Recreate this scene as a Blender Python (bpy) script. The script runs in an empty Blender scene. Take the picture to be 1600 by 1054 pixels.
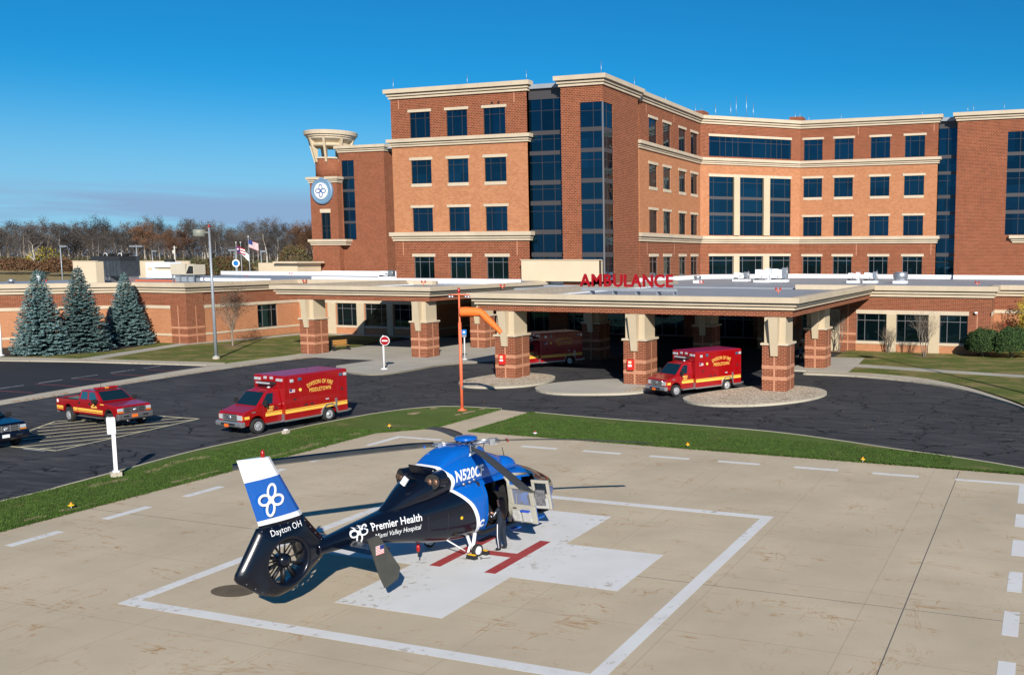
import bpy, math, random
from mathutils import Vector, Matrix
R = math.radians; PI = math.pi
sc = bpy.context.scene; COL = sc.collection
random.seed(7)
# ---------------- camera, sky, sun, exposure ----------------
cam = bpy.data.cameras.new('camera'); camo = bpy.data.objects.new('camera', cam); COL.objects.link(camo)
camo.location = (0, 0, 10.0); camo.rotation_euler = (R(90 - 6.244), 0, R(19.75))
cam.lens = 33.525; cam.sensor_width = 36; cam.shift_x = -0.18625; cam.shift_y = 0.021875
cam.clip_start = .5; cam.clip_end = 6000
sc.camera = camo
SUN_EL = R(26.5); SUN_DIR = Vector((.56, -.828, 0)).normalized()      # horizontal direction towards the sun
W = bpy.data.worlds.new('World'); sc.world = W; W.use_nodes = True
nt = W.node_tree; nt.nodes.clear()
wo = nt.nodes.new('ShaderNodeOutputWorld'); bg = nt.nodes.new('ShaderNodeBackground'); sky = nt.nodes.new('ShaderNodeTexSky')
sky.sky_type = 'NISHITA'; sky.sun_disc = False; sky.sun_elevation = SUN_EL
sky.sun_rotation = math.atan2(SUN_DIR.x, SUN_DIR.y); sky.air_density = 1.0; sky.dust_density = .0; sky.ozone_density = 3.0; sky.altitude = 200
bg.inputs[1].default_value = .045
tc = nt.nodes.new('ShaderNodeTexCoord'); mp = nt.nodes.new('ShaderNodeMapping'); mp.inputs['Scale'].default_value = (1.2, 1.2, 16.0)
nz = nt.nodes.new('ShaderNodeTexNoise'); nz.inputs['Scale'].default_value = 2.1; nz.inputs['Detail'].default_value = 7; nz.inputs['Roughness'].default_value = .55
rp = nt.nodes.new('ShaderNodeValToRGB'); rp.color_ramp.elements[0].position = .40; rp.color_ramp.elements[1].position = .49
sx = nt.nodes.new('ShaderNodeSeparateXYZ'); mr = nt.nodes.new('ShaderNodeMapRange')
mr.inputs[1].default_value = .068; mr.inputs[2].default_value = .048; mr.inputs[3].default_value = 0; mr.inputs[4].default_value = .8
mu = nt.nodes.new('ShaderNodeMath'); mu.operation = 'MULTIPLY'; mx = nt.nodes.new('ShaderNodeMixRGB'); mx.inputs[2].default_value = (4.4, 6.4, 10.0, 1)
hsv = nt.nodes.new('ShaderNodeHueSaturation'); hsv.inputs['Saturation'].default_value = 1.0
tint = nt.nodes.new('ShaderNodeMixRGB'); tint.blend_type = 'MULTIPLY'; tint.inputs[0].default_value = 1; tint.inputs[2].default_value = (.10, .98, 1.50, 1)
hm = nt.nodes.new('ShaderNodeMapRange'); hm.inputs[1].default_value = .0; hm.inputs[2].default_value = .19; hm.inputs[3].default_value = .8; hm.inputs[4].default_value = 0; hm.interpolation_type = 'SMOOTHERSTEP'
hx = nt.nodes.new('ShaderNodeMixRGB'); hx.inputs[2].default_value = (5.6, 9.6, 13.6, 1)
lk = nt.links.new
lk(tc.outputs['Generated'], mp.inputs[0]); lk(mp.outputs[0], nz.inputs['Vector']); lk(nz.outputs[0], rp.inputs[0])
lk(tc.outputs['Generated'], sx.inputs[0]); lk(sx.outputs[2], mr.inputs[0]); lk(rp.outputs[0], mu.inputs[0]); lk(mr.outputs[0], mu.inputs[1])
lk(sky.outputs[0], hsv.inputs['Color']); lk(hsv.outputs[0], tint.inputs[1]); lk(tint.outputs[0], hx.inputs[1]); lk(sx.outputs[2], hm.inputs[0]); lk(hm.outputs[0], hx.inputs[0]); lk(hx.outputs[0], mx.inputs[1]); lk(mu.outputs[0], mx.inputs[0]); lk(mx.outputs[0], bg.inputs[0]); lk(bg.outputs[0], wo.inputs[0])
sl = bpy.data.lights.new('sun', 'SUN'); sl.energy = 4.8; sl.angle = R(.5); sl.color = (1, .94, .85)
so = bpy.data.objects.new('sun', sl); COL.objects.link(so)
d3 = Vector((SUN_DIR.x*math.cos(SUN_EL), SUN_DIR.y*math.cos(SUN_EL), math.sin(SUN_EL)))
so.rotation_euler = d3.to_track_quat('Z', 'Y').to_euler(); so.location = (0, 0, 80)
sc.view_settings.view_transform = 'Standard'; sc.view_settings.look = 'None'; sc.view_settings.gamma = 1; sc.view_settings.exposure = 0.42
sc.cycles.max_bounces = 6; sc.cycles.diffuse_bounces = 3; sc.cycles.glossy_bounces = 3; sc.cycles.transparent_max_bounces = 12

# ---------------- helpers ----------------
def tag(o, label=None, cat=None, group=None, kind=None):
    if label: o['label'] = label
    if cat: o['category'] = cat
    if group: o['group'] = group
    if kind: o['kind'] = kind
    return o
def empty(name, loc=(0, 0, 0), rz=0, label=None, cat=None, group=None, scale=1):
    o = bpy.data.objects.new(name, None); COL.objects.link(o); o.location = loc; o.rotation_euler = (0, 0, rz); o.scale = (scale,)*3
    o.empty_display_size = .2
    return tag(o, label, cat, group)
def kids(o): return [c for c in bpy.data.objects if c.parent == o]
def copy_tree(o, loc=None, rz=None, label=None, parent=None, scale=None, _k=None):
    if _k is None:
        _k = {}
        for c in bpy.data.objects:
            if c.parent: _k.setdefault(c.parent.name, []).append(c)
    c = o.copy(); COL.objects.link(c)
    if parent: c.parent = parent
    if loc is not None: c.location = loc
    if rz is not None: c.rotation_euler = (0, 0, rz)
    if scale is not None: c.scale = scale if hasattr(scale, '__len__') else (scale,)*3
    if label: c['label'] = label
    for ch in _k.get(o.name, []): copy_tree(ch, parent=c, _k=_k)
    return c
SPLIT = {'boarding_step', 'gold_stripe', 'spandrel', 'stone_band', 'tan_brick_strip', 'eyes', 'seat', 'pilaster', 'lightning_rod', 'vent_pipe', 'white_flashing', 'white_curb'}
class MB:
    """collects geometry, then build() links it as one mesh object"""
    def __init__(s): s.v = []; s.f = []; s.m = []; s.sm = []
    def add(s, vs, fs, mi=0, smooth=False):
        b = len(s.v); s.v += [Vector(p) for p in vs]
        for f in fs: s.f.append([b + i for i in f]); s.m.append(mi); s.sm.append(smooth)
        return s
    def box(s, x0, x1, y0, y1, z0, z1, mi=0):
        return s.add([(x0,y0,z0),(x1,y0,z0),(x1,y1,z0),(x0,y1,z0),(x0,y0,z1),(x1,y0,z1),(x1,y1,z1),(x0,y1,z1)],
                     [(0,3,2,1),(4,5,6,7),(0,1,5,4),(1,2,6,5),(2,3,7,6),(3,0,4,7)], mi)
    def cbox(s, c, d, rz=0, mi=0, M=None):
        hx, hy, hz = d[0]/2, d[1]/2, d[2]/2; m = Matrix.Rotation(rz, 3, 'Z') if M is None else M; c = Vector(c)
        P = [(-hx,-hy,-hz),(hx,-hy,-hz),(hx,hy,-hz),(-hx,hy,-hz),(-hx,-hy,hz),(hx,-hy,hz),(hx,hy,hz),(-hx,hy,hz)]
        return s.add([c + m @ Vector(p) for p in P], [(0,3,2,1),(4,5,6,7),(0,1,5,4),(1,2,6,5),(2,3,7,6),(3,0,4,7)], mi)
    def prism(s, poly, z0, z1, mi=0, bottom=True):
        n = len(poly); ar = sum(poly[i][0]*poly[(i+1)%n][1]-poly[(i+1)%n][0]*poly[i][1] for i in range(n))
        if ar < 0: poly = poly[::-1]
        vs = [(p[0], p[1], z0) for p in poly] + [(p[0], p[1], z1) for p in poly]
        fs = [tuple(range(n, 2*n))] + [(i, (i+1)%n, n+(i+1)%n, n+i) for i in range(n)]
        if bottom: fs.append(tuple(range(n-1, -1, -1)))
        return s.add(vs, fs, mi)
    def tube(s, pts, rs, n=8, mi=0, cap=True, smooth=True, sy=1):
        pts = [Vector(p) for p in pts]
        if not hasattr(rs, '__len__'): rs = [rs]*len(pts)
        rings = []; up = None
        for i, p in enumerate(pts):
            d = (pts[min(i+1, len(pts)-1)] - pts[max(i-1, 0)]).normalized()
            if up is None:
                up = Vector((0, 0, 1)) if abs(d.z) < .9 else Vector((1, 0, 0))
            a = d.cross(up).normalized(); b = a.cross(d).normalized(); up = b
            rings.append([p + (a*math.cos(2*PI*k/n)*sy + b*math.sin(2*PI*k/n))*rs[i] for k in range(n)])
        return s.loft(rings, cap, mi, smooth)
    def loft(s, rings, cap=True, mi=0, smooth=True, closed=True):
        n = len(rings[0]); vs = [q for r in rings for q in r]; fs = []
        for i in range(len(rings)-1):
            for k in range(n if closed else n-1):
                fs.append((i*n+k, i*n+(k+1)%n, (i+1)*n+(k+1)%n, (i+1)*n+k))
        s.add(vs, fs, mi, smooth)
        if cap and closed:
            b = len(s.v) - len(vs)
            s.f.append([b+k for k in range(n-1, -1, -1)]); s.m.append(mi); s.sm.append(False)
            s.f.append([b+(len(rings)-1)*n+k for k in range(n)]); s.m.append(mi); s.sm.append(False)
        return s
    def lathe(s, c, prof, n=20, mi=0, smooth=True, axis='z'):
        rings = []
        for r, h in prof:
            ring = []
            for k in range(n):
                a = 2*PI*k/n; x, y = r*math.cos(a), r*math.sin(a)
                q = (x, y, h) if axis == 'z' else ((x, h, y) if axis == 'y' else (h, x, y))
                ring.append(Vector(c) + Vector(q))
            rings.append(ring)
        return s.loft(rings, True, mi, smooth)
    def xf(s, M, start=0):
        for i in range(start, len(s.v)): s.v[i] = M @ s.v[i]
        return s
    def join(s, o, M=None):
        vs = [(M @ v if M else v.copy()) for v in o.v]; b = len(s.v); s.v += vs
        s.f += [[b+i for i in f] for f in o.f]; s.m += o.m; s.sm += o.sm
        return s
    def build(s, name, mats, parent=None, world=False, bevel=0, uv=True, fix=True, weld=False):
        if name in SPLIT:
            par = list(range(len(s.v)))
            def find(i):
                while par[i] != i: par[i] = par[par[i]]; i = par[i]
                return i
            for f in s.f:
                for i in f[1:]: par[find(i)] = find(f[0])
            comp = {}
            for k, f in enumerate(s.f): comp.setdefault(find(f[0]), []).append(k)
            if len(comp) > 1:
                o = None
                for fs in comp.values():
                    b = MB(); ix = {}
                    for k in fs:
                        for i in s.f[k]:
                            if i not in ix: ix[i] = len(b.v); b.v.append(s.v[i])
                        b.f.append([ix[i] for i in s.f[k]]); b.m.append(s.m[k]); b.sm.append(s.sm[k])
                    o = b._build(name, mats, parent, world, bevel, uv, fix, weld)
                return o
        return s._build(name, mats, parent, world, bevel, uv, fix, weld)
    def _build(s, name, mats, parent=None, world=False, bevel=0, uv=True, fix=True, weld=False):
        me = bpy.data.meshes.new(name)
        off = Vector((0, 0, 0))
        if world and parent is not None:
            p = parent
            while p is not None: off = off + p.location; p = p.parent
        me.from_pydata([tuple(v - off) for v in s.v], [], s.f)
        if not isinstance(mats, (list, tuple)): mats = [mats]
        for m in mats: me.materials.append(m)
        me.polygons.foreach_set('material_index', s.m); me.polygons.foreach_set('use_smooth', s.sm)
        if fix:
            import bmesh
            bm = bmesh.new(); bm.from_mesh(me)
            if weld: bmesh.ops.remove_doubles(bm, verts=bm.verts, dist=.0005)
            bmesh.ops.recalc_face_normals(bm, faces=bm.faces); bm.to_mesh(me); bm.free()
        if uv:
            ul = me.uv_layers.new(name='UVMap').data
            for p in me.polygons:
                nn = p.normal
                if abs(nn.z) < .55:
                    t = Vector((-nn.y, nn.x, 0)).normalized()
                    for li in p.loop_indices:
                        co = me.vertices[me.loops[li].vertex_index].co + off; ul[li].uv = (co.dot(t), co.z)
                else:
                    for li in p.loop_indices:
                        co = me.vertices[me.loops[li].vertex_index].co + off; ul[li].uv = (co.x, co.y)
        o = bpy.data.objects.new(name, me); COL.objects.link(o)
        if parent is not None: o.parent = parent
        if bevel:
            b = o.modifiers.new('bevel', 'BEVEL'); b.width = bevel; b.segments = 2; b.limit_method = 'ANGLE'; b.angle_limit = R(35)
        return o
def offset_line(pl, o):
    """offset an open polyline to the right by o, mitred"""
    out = []
    for i, p in enumerate(pl):
        p = Vector(p); ns = []
        if i > 0: d = (p - Vector(pl[i-1])).normalized(); ns.append(Vector((d.y, -d.x)))
        if i < len(pl)-1: d = (Vector(pl[i+1]) - p).normalized(); ns.append(Vector((d.y, -d.x)))
        if len(ns) == 2:
            m = ns[0] + ns[1]; m = m / m.length_squared * 2 if m.length > .1 else ns[0]
        else: m = ns[0]
        out.append((p.x + m.x*o, p.y + m.y*o))
    return out
def sweep(mb, pl, prof, mi=0, closed_prof=True):
    """profile [(offset, z)...] swept along a plan polyline (outward = right of travel)"""
    cols = [offset_line(pl, o) for o, z in prof]
    rings = [[Vector((cols[j][i][0], cols[j][i][1], prof[j][1])) for j in range(len(prof))] for i in range(len(pl))]
    mb.loft(rings, True, mi, False)
def smooth_poly(pl, it=2):
    for _ in range(it):
        q = []
        for i in range(len(pl)):
            a, b = Vector(pl[i]), Vector(pl[(i+1) % len(pl)]); q += [tuple(a.lerp(b, .25)), tuple(a.lerp(b, .75))]
        pl = q
    return pl

# ---------------- materials ----------------
def mat(name, base=(.5,.5,.5), rough=.6, metal=0, spec=.5, coat=0, emit=None):
    m = bpy.data.materials.new(name); m.use_nodes = True; b = m.node_tree.nodes['Principled BSDF']
    b.inputs['Base Color'].default_value = (*base, 1); b.inputs['Roughness'].default_value = rough; b.inputs['Metallic'].default_value = metal
    b.inputs['Specular IOR Level'].default_value = spec; b.inputs['Coat Weight'].default_value = coat; b.inputs['Coat Roughness'].default_value = .05
    if emit: b.inputs['Emission Color'].default_value = (*emit[0], 1); b.inputs['Emission Strength'].default_value = emit[1]
    return m
class NT:
    def __init__(s, m): s.m = m; s.t = m.node_tree; s.b = s.t.nodes['Principled BSDF']
    def n(s, ty, ins=None, **kw):
        x = s.t.nodes.new('ShaderNode' + ty)
        for k, v in kw.items(): setattr(x, k, v)
        for k, v in (ins or {}).items():
            if isinstance(v, bpy.types.NodeSocket): s.t.links.new(v, x.inputs[k])
            else: x.inputs[k].default_value = v
        return x
    def co(s, kind='Object'): return s.n('TexCoord').outputs[kind]
    def mapv(s, v, scale=(1,1,1), rot=(0,0,0)): return s.n('Mapping', {0: v, 'Scale': scale, 'Rotation': rot}).outputs[0]
    def noise(s, v, scale, detail=4, rough=.55, dist=0):
        return s.n('TexNoise', {'Vector': v, 'Scale': scale, 'Detail': detail, 'Roughness': rough, 'Distortion': dist}).outputs[0]
    def ramp(s, f, stops):
        x = s.n('ValToRGB', {0: f}); e = x.color_ramp.elements
        while len(e) < len(stops): e.new(.5)
        for i, (p, c) in enumerate(stops):
            e[i].position = p; e[i].color = (*c, 1) if hasattr(c, '__len__') else (c, c, c, 1)
        return x.outputs[0]
    def mix(s, f, a, b, mode='MIX'):
        x = s.n('MixRGB', blend_type=mode)
        for i, v in ((0, f), (1, a), (2, b)):
            if isinstance(v, bpy.types.NodeSocket): s.t.links.new(v, x.inputs[i])
            elif i == 0: x.inputs[0].default_value = v
            else: x.inputs[i].default_value = (*v, 1) if hasattr(v, '__len__') else (v, v, v, 1)
        return x.outputs[0]
    def math(s, op, a, b=0.0, c=0.0):
        x = s.n('Math', operation=op)
        for i, v in enumerate((a, b, c)):
            if isinstance(v, bpy.types.NodeSocket): s.t.links.new(v, x.inputs[i])
            else: x.inputs[i].default_value = v
        return x.outputs[0]
    def out(s, col=None, rough=None, bump=None, bs=.3, bd=.02):
        if col is not None: s.t.links.new(col, s.b.inputs['Base Color'])
        if rough is not None: s.t.links.new(rough, s.b.inputs['Roughness'])
        if bump is not None:
            x = s.n('Bump', {'Height': bump, 'Strength': bs, 'Distance': bd}); s.t.links.new(x.outputs[0], s.b.inputs['Normal'])
        return s.m
def mottled(name, c, var=.25, scale=2.0, rough=.7, fine=30, metal=0, spec=.4, streak=False, bump=.1):
    m = mat(name, c, rough, metal, spec); t = NT(m); v = t.co()
    if streak: v = t.mapv(v, (1, 1, .15))
    a = t.noise(v, scale, 6); b = t.noise(v, fine, 3)
    f = t.math('ADD', t.math('MULTIPLY', a, .7), t.math('MULTIPLY', b, .3))
    lo = tuple(x*(1-var) for x in c); hi = tuple(min(1, x*(1+var)) for x in c)
    return t.out(t.ramp(f, [(.3, lo), (.7, hi)]), bump=b, bs=bump, bd=.01)
def brick(name, c1, c2, mortar, bw=.30, bh=.10, ms=.011):
    m = mat(name, c1, .85, 0, .2); t = NT(m); uv = t.co('UV')
    x = t.n('TexBrick', {'Vector': uv, 'Color1': (*c1, 1), 'Color2': (*c2, 1), 'Mortar': (*mortar, 1), 'Scale': 1.0, 'Mortar Size': ms, 'Mortar Smooth': .1, 'Bias': 0.0, 'Brick Width': bw, 'Row Height': bh})
    big = t.noise(uv, .35, 4); mid = t.noise(t.mapv(uv, (2.2, 9, 1)), 1.0, 2)
    c = t.mix(t.ramp(big, [(.3, 0.0), (.75, .22)]), x.outputs[0], tuple(q*.62 for q in c1))
    c = t.mix(t.ramp(mid, [(.35, .0), (.8, .3)]), c, tuple(min(1, q*1.45) for q in c2))
    return t.out(c, bump=t.math('SUBTRACT', 1.0, x.outputs[1]), bs=.35, bd=.01)
M = {}
M['brick'] = brick('red_brick', (.135,.030,.012), (.225,.056,.025), (.46,.29,.18), .42, .135, .013)
M['brickbig'] = brick('red_utility_brick', (.130,.029,.011), (.235,.060,.027), (.46,.27,.16), .42, .20, .017)
M['tanbig'] = brick('tan_utility_brick', (.36,.145,.066), (.46,.20,.098), (.42,.22,.12), .42, .20, .014)
M['tan'] = brick('tan_brick', (.37,.150,.070), (.46,.20,.10), (.46,.26,.145))
M['tanstrip'] = mottled('tan_strip_brick', (.46,.215,.125), .12, 3)
M['stone'] = mottled('cast_stone', (.53,.44,.32), .13, .5, .75, 12, streak=True)
M['stucco'] = mottled('stucco', (.50,.41,.28), .07, .6, .85, 20)
M['beige'] = mottled('beige_metal_panel', (.60,.49,.34), .06, .4, .6)
M['frame'] = mat('window_frame_bronze', (.045,.040,.042), .45)
M['framelight'] = mat('window_frame_grey', (.22,.22,.23), .4, .4)
M['spandrel'] = mat('grey_spandrel_panel', (.055,.050,.052), .5)
def glass(name, c, rough=.03):
    m = mat(name, c, rough, .85, .6); t = NT(m); v = t.co('UV')
    wob = t.noise(v, .55, 2)
    pan = t.n('TexWhiteNoise', {0: t.n('VectorMath', {0: t.mapv(v, (.62, .3, 1))}, operation='FLOOR').outputs[0]}).outputs['Value']
    oi = t.n('ObjectInfo').outputs['Random']; f = t.math('ADD', t.math('MULTIPLY', t.ramp(pan, [(.1, .0), (.9, .6)]), .6), t.math('MULTIPLY', oi, .45))
    return t.out(t.mix(f, c, tuple(q*2.3 for q in c)), bump=wob, bs=.16, bd=.1)
M['glass'] = glass('blue_tinted_glass', (.006,.034,.060))
M['dglass'] = glass('dark_glass', (.006,.022,.028))
M['membrane'] = mottled('grey_roof_membrane', (.26,.29,.33), .12, .3, .6, 6)
M['white'] = mottled('white_membrane', (.80,.82,.84), .05, .5, .5)
M['gravelroof'] = mottled('roof_gravel_tan', (.30,.255,.195), .2, 3)
M['galv'] = mottled('galvanised_metal', (.45,.47,.50), .2, 2, .4, 20, .8)
M['greymetal'] = mottled('grey_painted_metal', (.30,.33,.36), .12, 2, .45, 20, .2)
M['dkgrey'] = mat('dark_grey_metal', (.035,.037,.04), .5, .3)
M['black'] = mat('black_rubber', (.012,.012,.012), .75)
M['redbeam'] = mat('rust_red_roof_pad', (.45,.10,.045), .8)
M['signred'] = mat('sign_red', (.30,.003,.007), .35)
M['whitepaint'] = mat('white_paint', (.80,.80,.80), .35)
M['chrome'] = mat('chrome', (.50,.50,.50), .22, .75)
M['orange'] = mat('orange_fabric', (.85,.16,.02), .7)
M['orangepole'] = mat('orange_pole_paint', (.80,.16,.07), .5)
M['redlamp'] = mat('red_lamp_lens', (.32,.006,.006), .25, 0, .6)
M['yellow'] = mat('yellow_plastic', (.85,.48,.01), .4)
M['gold'] = mat('gold_lettering', (.85,.58,.12), .4)
# ground
m = mat('asphalt', (.04,.04,.042), .85, 0, .3); t = NT(m); v = t.co()
wv = t.n('VectorMath', {0: v, 1: t.n('VectorMath', {0: t.n('TexNoise', {'Vector': v, 'Scale': .7, 'Detail': 4}).outputs[1], 3: 2.6}, operation='SCALE').outputs[0]}, operation='ADD').outputs[0]
vor = t.n('TexVoronoi', {'Vector': t.mapv(wv, (.2, .24, .2)), 'Scale': 1.0}, feature='DISTANCE_TO_EDGE', voronoi_dimensions='2D').outputs['Distance']
vor2 = t.n('TexVoronoi', {'Vector': t.mapv(wv, (.55, .5, .5)), 'Scale': 1.0}, feature='DISTANCE_TO_EDGE', voronoi_dimensions='2D').outputs['Distance']
big = t.noise(v, .09, 5, .6); streak = t.noise(t.mapv(v, (.25, 1.6, 1), (0, 0, R(-12))), 1.4, 6, .65)
fine = t.noise(v, 28, 3)
base = t.mix(t.ramp(big, [(.35, 0.0), (.68, 1.0)]), (.019,.020,.025), (.042,.042,.047))
base = t.mix(t.ramp(streak, [(.46, 0.0), (.72, .7)]), base, (.10,.097,.094))
base = t.mix(t.math('MULTIPLY', t.ramp(fine, [(.35, 0.0), (.75, .35)]), 1.0), base, (.09,.088,.085))
cm = t.math('MULTIPLY', t.ramp(vor, [(.009, 1.0), (.019, 0.0)]), t.ramp(t.noise(v, .10, 2), [(.34, 0.0), (.42, 1.0)]))
cm2 = t.math('MULTIPLY', t.ramp(vor2, [(.013, 1.0), (.03, 0.0)]), t.ramp(t.noise(v, .12, 2), [(.50, 0.0), (.55, .9)]))
base = t.mix(t.math('MAXIMUM', cm, cm2), base, (.004,.004,.005))
M['asphalt'] = t.out(base, bump=fine, bs=.25, bd=.01)
M['newasphalt'] = mottled('dark_parking_asphalt', (.016,.018,.022), .35, .15, .8, 20)
def conc(name, c, joint, rust=0.0, jx=4.57):
    m = mat(name, c, .85, 0, .3); t = NT(m); v = t.co()
    a = t.noise(v, .22, 6, .6); b = t.noise(v, 18, 4)
    col = t.mix(t.ramp(a, [(.3, 0.0), (.7, 1.0)]), tuple(q*.84 for q in c), tuple(q*1.1 for q in c))
    col = t.mix(t.ramp(b, [(.35, 0.0), (.7, .25)]), col, tuple(q*.78 for q in c))
    sm = t.noise(t.mapv(v, (.12, .9, 1)), 1.2, 5, .6); col = t.mix(t.ramp(sm, [(.5, 0.0), (.75, .14)]), col, tuple(q*.72 for q in c))
    br = t.n('TexBrick', {'Vector': v, 'Scale': 1.0, 'Mortar Size': .016, 'Mortar Smooth': .4, 'Brick Width': jx, 'Row Height': jx}, offset=0.0)
    col = t.mix(t.math('MULTIPLY', br.outputs[1], joint), col, tuple(q*.42 for q in c))
    if rust:
        ln = t.noise(t.mapv(v, (.16, .8, 1)), 1.0, 5, .6, .6); l1 = t.ramp(t.math('ABSOLUTE', t.math('SUBTRACT', ln, .52)), [(.0, 1.0), (.010, 0.0)])
        ly = t.noise(t.mapv(v, (.75, .2, 1)), 1.0, 5, .6, .6); l2 = t.ramp(t.math('ABSOLUTE', t.math('SUBTRACT', ly, .5)), [(.0, 1.0), (.007, 0.0)])
        msk = t.ramp(t.noise(v, .45, 4, .7), [(.47, 0.0), (.64, 1.0)])
        spot = t.ramp(t.noise(v, 2.2, 4), [(.68, 0.0), (.78, .3)])
        f = t.math('MULTIPLY', t.math('MAXIMUM', t.math('MAXIMUM', l1, t.math('MULTIPLY', l2, .8)), spot), t.math('MULTIPLY', msk, rust))
        col = t.mix(f, col, (.33,.165,.05))
    return t.out(col, bump=b, bs=.15, bd=.006)
M['pad'] = conc('helipad_concrete', (.52,.43,.305), .4, 1.0)
M['walk'] = conc('sidewalk_concrete', (.42,.39,.33), .5, 0, 1.52)
M['kerb'] = conc('kerb_concrete', (.46,.41,.32), .6, 0, 3.0)
def grass_m(name, g1, g2, dry, amt):
    m = mat(name, g1, .95, 0, .15); t = NT(m); v = t.co()
    a = t.noise(v, .3, 6, .65); b = t.noise(v, 9, 5, .7); d = t.noise(t.mapv(v, (.5, .9, 1)), .55, 6, .65)
    col = t.mix(t.ramp(b, [(.3, 0.0), (.7, 1.0)]), g1, g2)
    col = t.mix(t.ramp(a, [(.35, 0.0), (.7, .4)]), col, tuple(q*1.35 for q in g2))
    col = t.mix(t.ramp(d, [(amt, 0.0), (amt+.12, .8)]), col, dry)
    leaf = t.n('TexVoronoi', {'Vector': v, 'Scale': 3.0}).outputs['Distance']
    col = t.mix(t.math('MULTIPLY', t.ramp(leaf, [(.05, .8), (.09, 0.0)]), t.ramp(t.noise(v, .4, 2), [(.45, 0.0), (.55, 1.0)])), col, (.38,.22,.08))
    return t.out(col, bump=b, bs=.9, bd=.08)
M['grass'] = grass_m('green_grass', (.050,.088,.016), (.11,.155,.036), (.20,.17,.07), .56)
M['drygrass'] = grass_m('thin_lawn', (.065,.095,.018), (.12,.14,.032), (.26,.20,.085), .47)
M['field'] = grass_m('dry_field', (.20,.15,.07), (.30,.23,.11), (.12,.12,.04), .55)
m = mat('river_pebbles', (.5,.45,.36), .8); t = NT(m); v = t.co()
vo = t.n('TexVoronoi', {'Vector': v, 'Scale': 11.0}); vc = t.n('SeparateColor', {0: vo.outputs['Color']}).outputs[0]
c = t.ramp(vc, [(.0, (.26,.20,.13)), (.3, (.60,.50,.37)), (.7, (.75,.66,.52)), (1.0, (.45,.31,.18))])
c = t.mix(t.ramp(vo.outputs['Distance'], [(.45, 0.0), (.85, .7)]), c, (.09,.07,.045))
c = t.mix(t.ramp(t.noise(v, .8, 4), [(.6, 0.0), (.68, .55)]), c, (.20,.15,.06))
M['pebble'] = t.out(c, bump=t.math('SUBTRACT', 1.0, vo.outputs['Distance']), bs=.9, bd=.05)
def paint_m(name, c, wear=.62, under=(.36,.31,.24)):
    m = mat(name, c, .6, 0, .3); t = NT(m); v = t.co()
    a = t.noise(v, 3.5, 6, .7); msk = t.noise(v, .35, 3)
    f = t.math('MULTIPLY', t.ramp(a, [(wear, 0.0), (wear+.03, .8)]), t.ramp(msk, [(.48, 0.0), (.6, 1.0)]))
    soft = t.ramp(t.noise(v, .8, 5), [(.4, 0.0), (.8, .18)])
    return t.out(t.mix(f, t.mix(soft, c, under), under))
M['padwhite'] = paint_m('white_pad_paint', (.68,.675,.655), .57)
M['padred'] = paint_m('red_pad_paint', (.36,.045,.045), .66, (.5,.3,.25))
M['lineyel'] = paint_m('yellow_white_parking_paint', (.62,.56,.36), .55, (.06,.06,.06))
M['linewhite'] = paint_m('old_white_road_paint', (.45,.46,.47), .50, (.03,.03,.03))
M['linered'] = paint_m('old_red_road_paint', (.28,.06,.07), .52, (.03,.03,.03))
# ---------------- ground ----------------
def sheet(name, poly, z, m, thick=.0, kind='structure', label=None, cat=None, skirt=.3):
    mb = MB(); mb.prism(poly, z - skirt, z, bottom=False)
    return tag(mb.build(name, m), label, cat, None, kind)
def ribbon(name, pl, w, z, m, h=.0, kind='structure', label=None, cat=None):
    """a strip w wide to the right of an open polyline"""
    a = offset_line(pl, 0); b = offset_line(pl, w); mb = MB()
    rings = [[Vector((*a[i], z-.25)), Vector((*a[i], z)), Vector((*b[i], z)), Vector((*b[i], z-.25))] for i in range(len(pl))]
    mb.loft(rings, True, 0, False)
    return tag(mb.build(name, m), label, cat, None, kind)
def spline(pl, k=5):
    out = []
    P = [Vector(p) for p in pl]
    for i in range(len(P)-1):
        p0, p1, p2, p3 = P[max(i-1,0)], P[i], P[i+1], P[min(i+2, len(P)-1)]
        for j in range(k):
            s = j/k
            out.append(tuple(.5*((2*p1)+(-p0+p2)*s+(2*p0-5*p1+4*p2-p3)*s*s+(-p0+3*p1-3*p2+p3)*s**3)))
    out.append(tuple(P[-1])); return out
# the far terrain: flat near the hospital, rising gently towards the wood; one sheet to the horizon
mb = MB()
def terr(x, y):
    d = (Vector((x, y)) @ Vector((-.75, .66)))
    return -.06 + max(0, min(1, (d - 210) / 240)) * 6.5
xs = [-4000,-2000,-1000,-700,-560,-480,-420,-360,-320,-280,-240,-200,-160,-120,-80,-40,0,60,200,600,2000,4000]
ys = [-1500,-600,-200,-60,0,40,80,120,160,200,240,280,320,360,400,440,480,520,600,800,1400,2500,4500]
mb.v = [Vector((x, y, terr(x, y))) for y in ys for x in xs]
nx = len(xs)
for j in range(len(ys)-1):
    for i in range(nx-1):
        mb.f.append([j*nx+i, j*nx+i+1, (j+1)*nx+i+1, (j+1)*nx+i]); mb.m.append(0); mb.sm.append(True)
tag(mb.build('ground', M['field']), kind='structure')
sheet('road', [(-85,-40),(40,-40),(40,112),(-70,112),(-150,112),(-150,20)], 0.0, M['asphalt'], skirt=.02)
sheet('parking_lot', [(-150,10),(-69.0,44.6),(-67.2,47.8),(-69.6,54.6),(-73.2,65.6),(-74.6,68.4),(-83.5,66.2),(-100,60),(-150,40)], .004, M['newasphalt'], skirt=.004)
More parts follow.
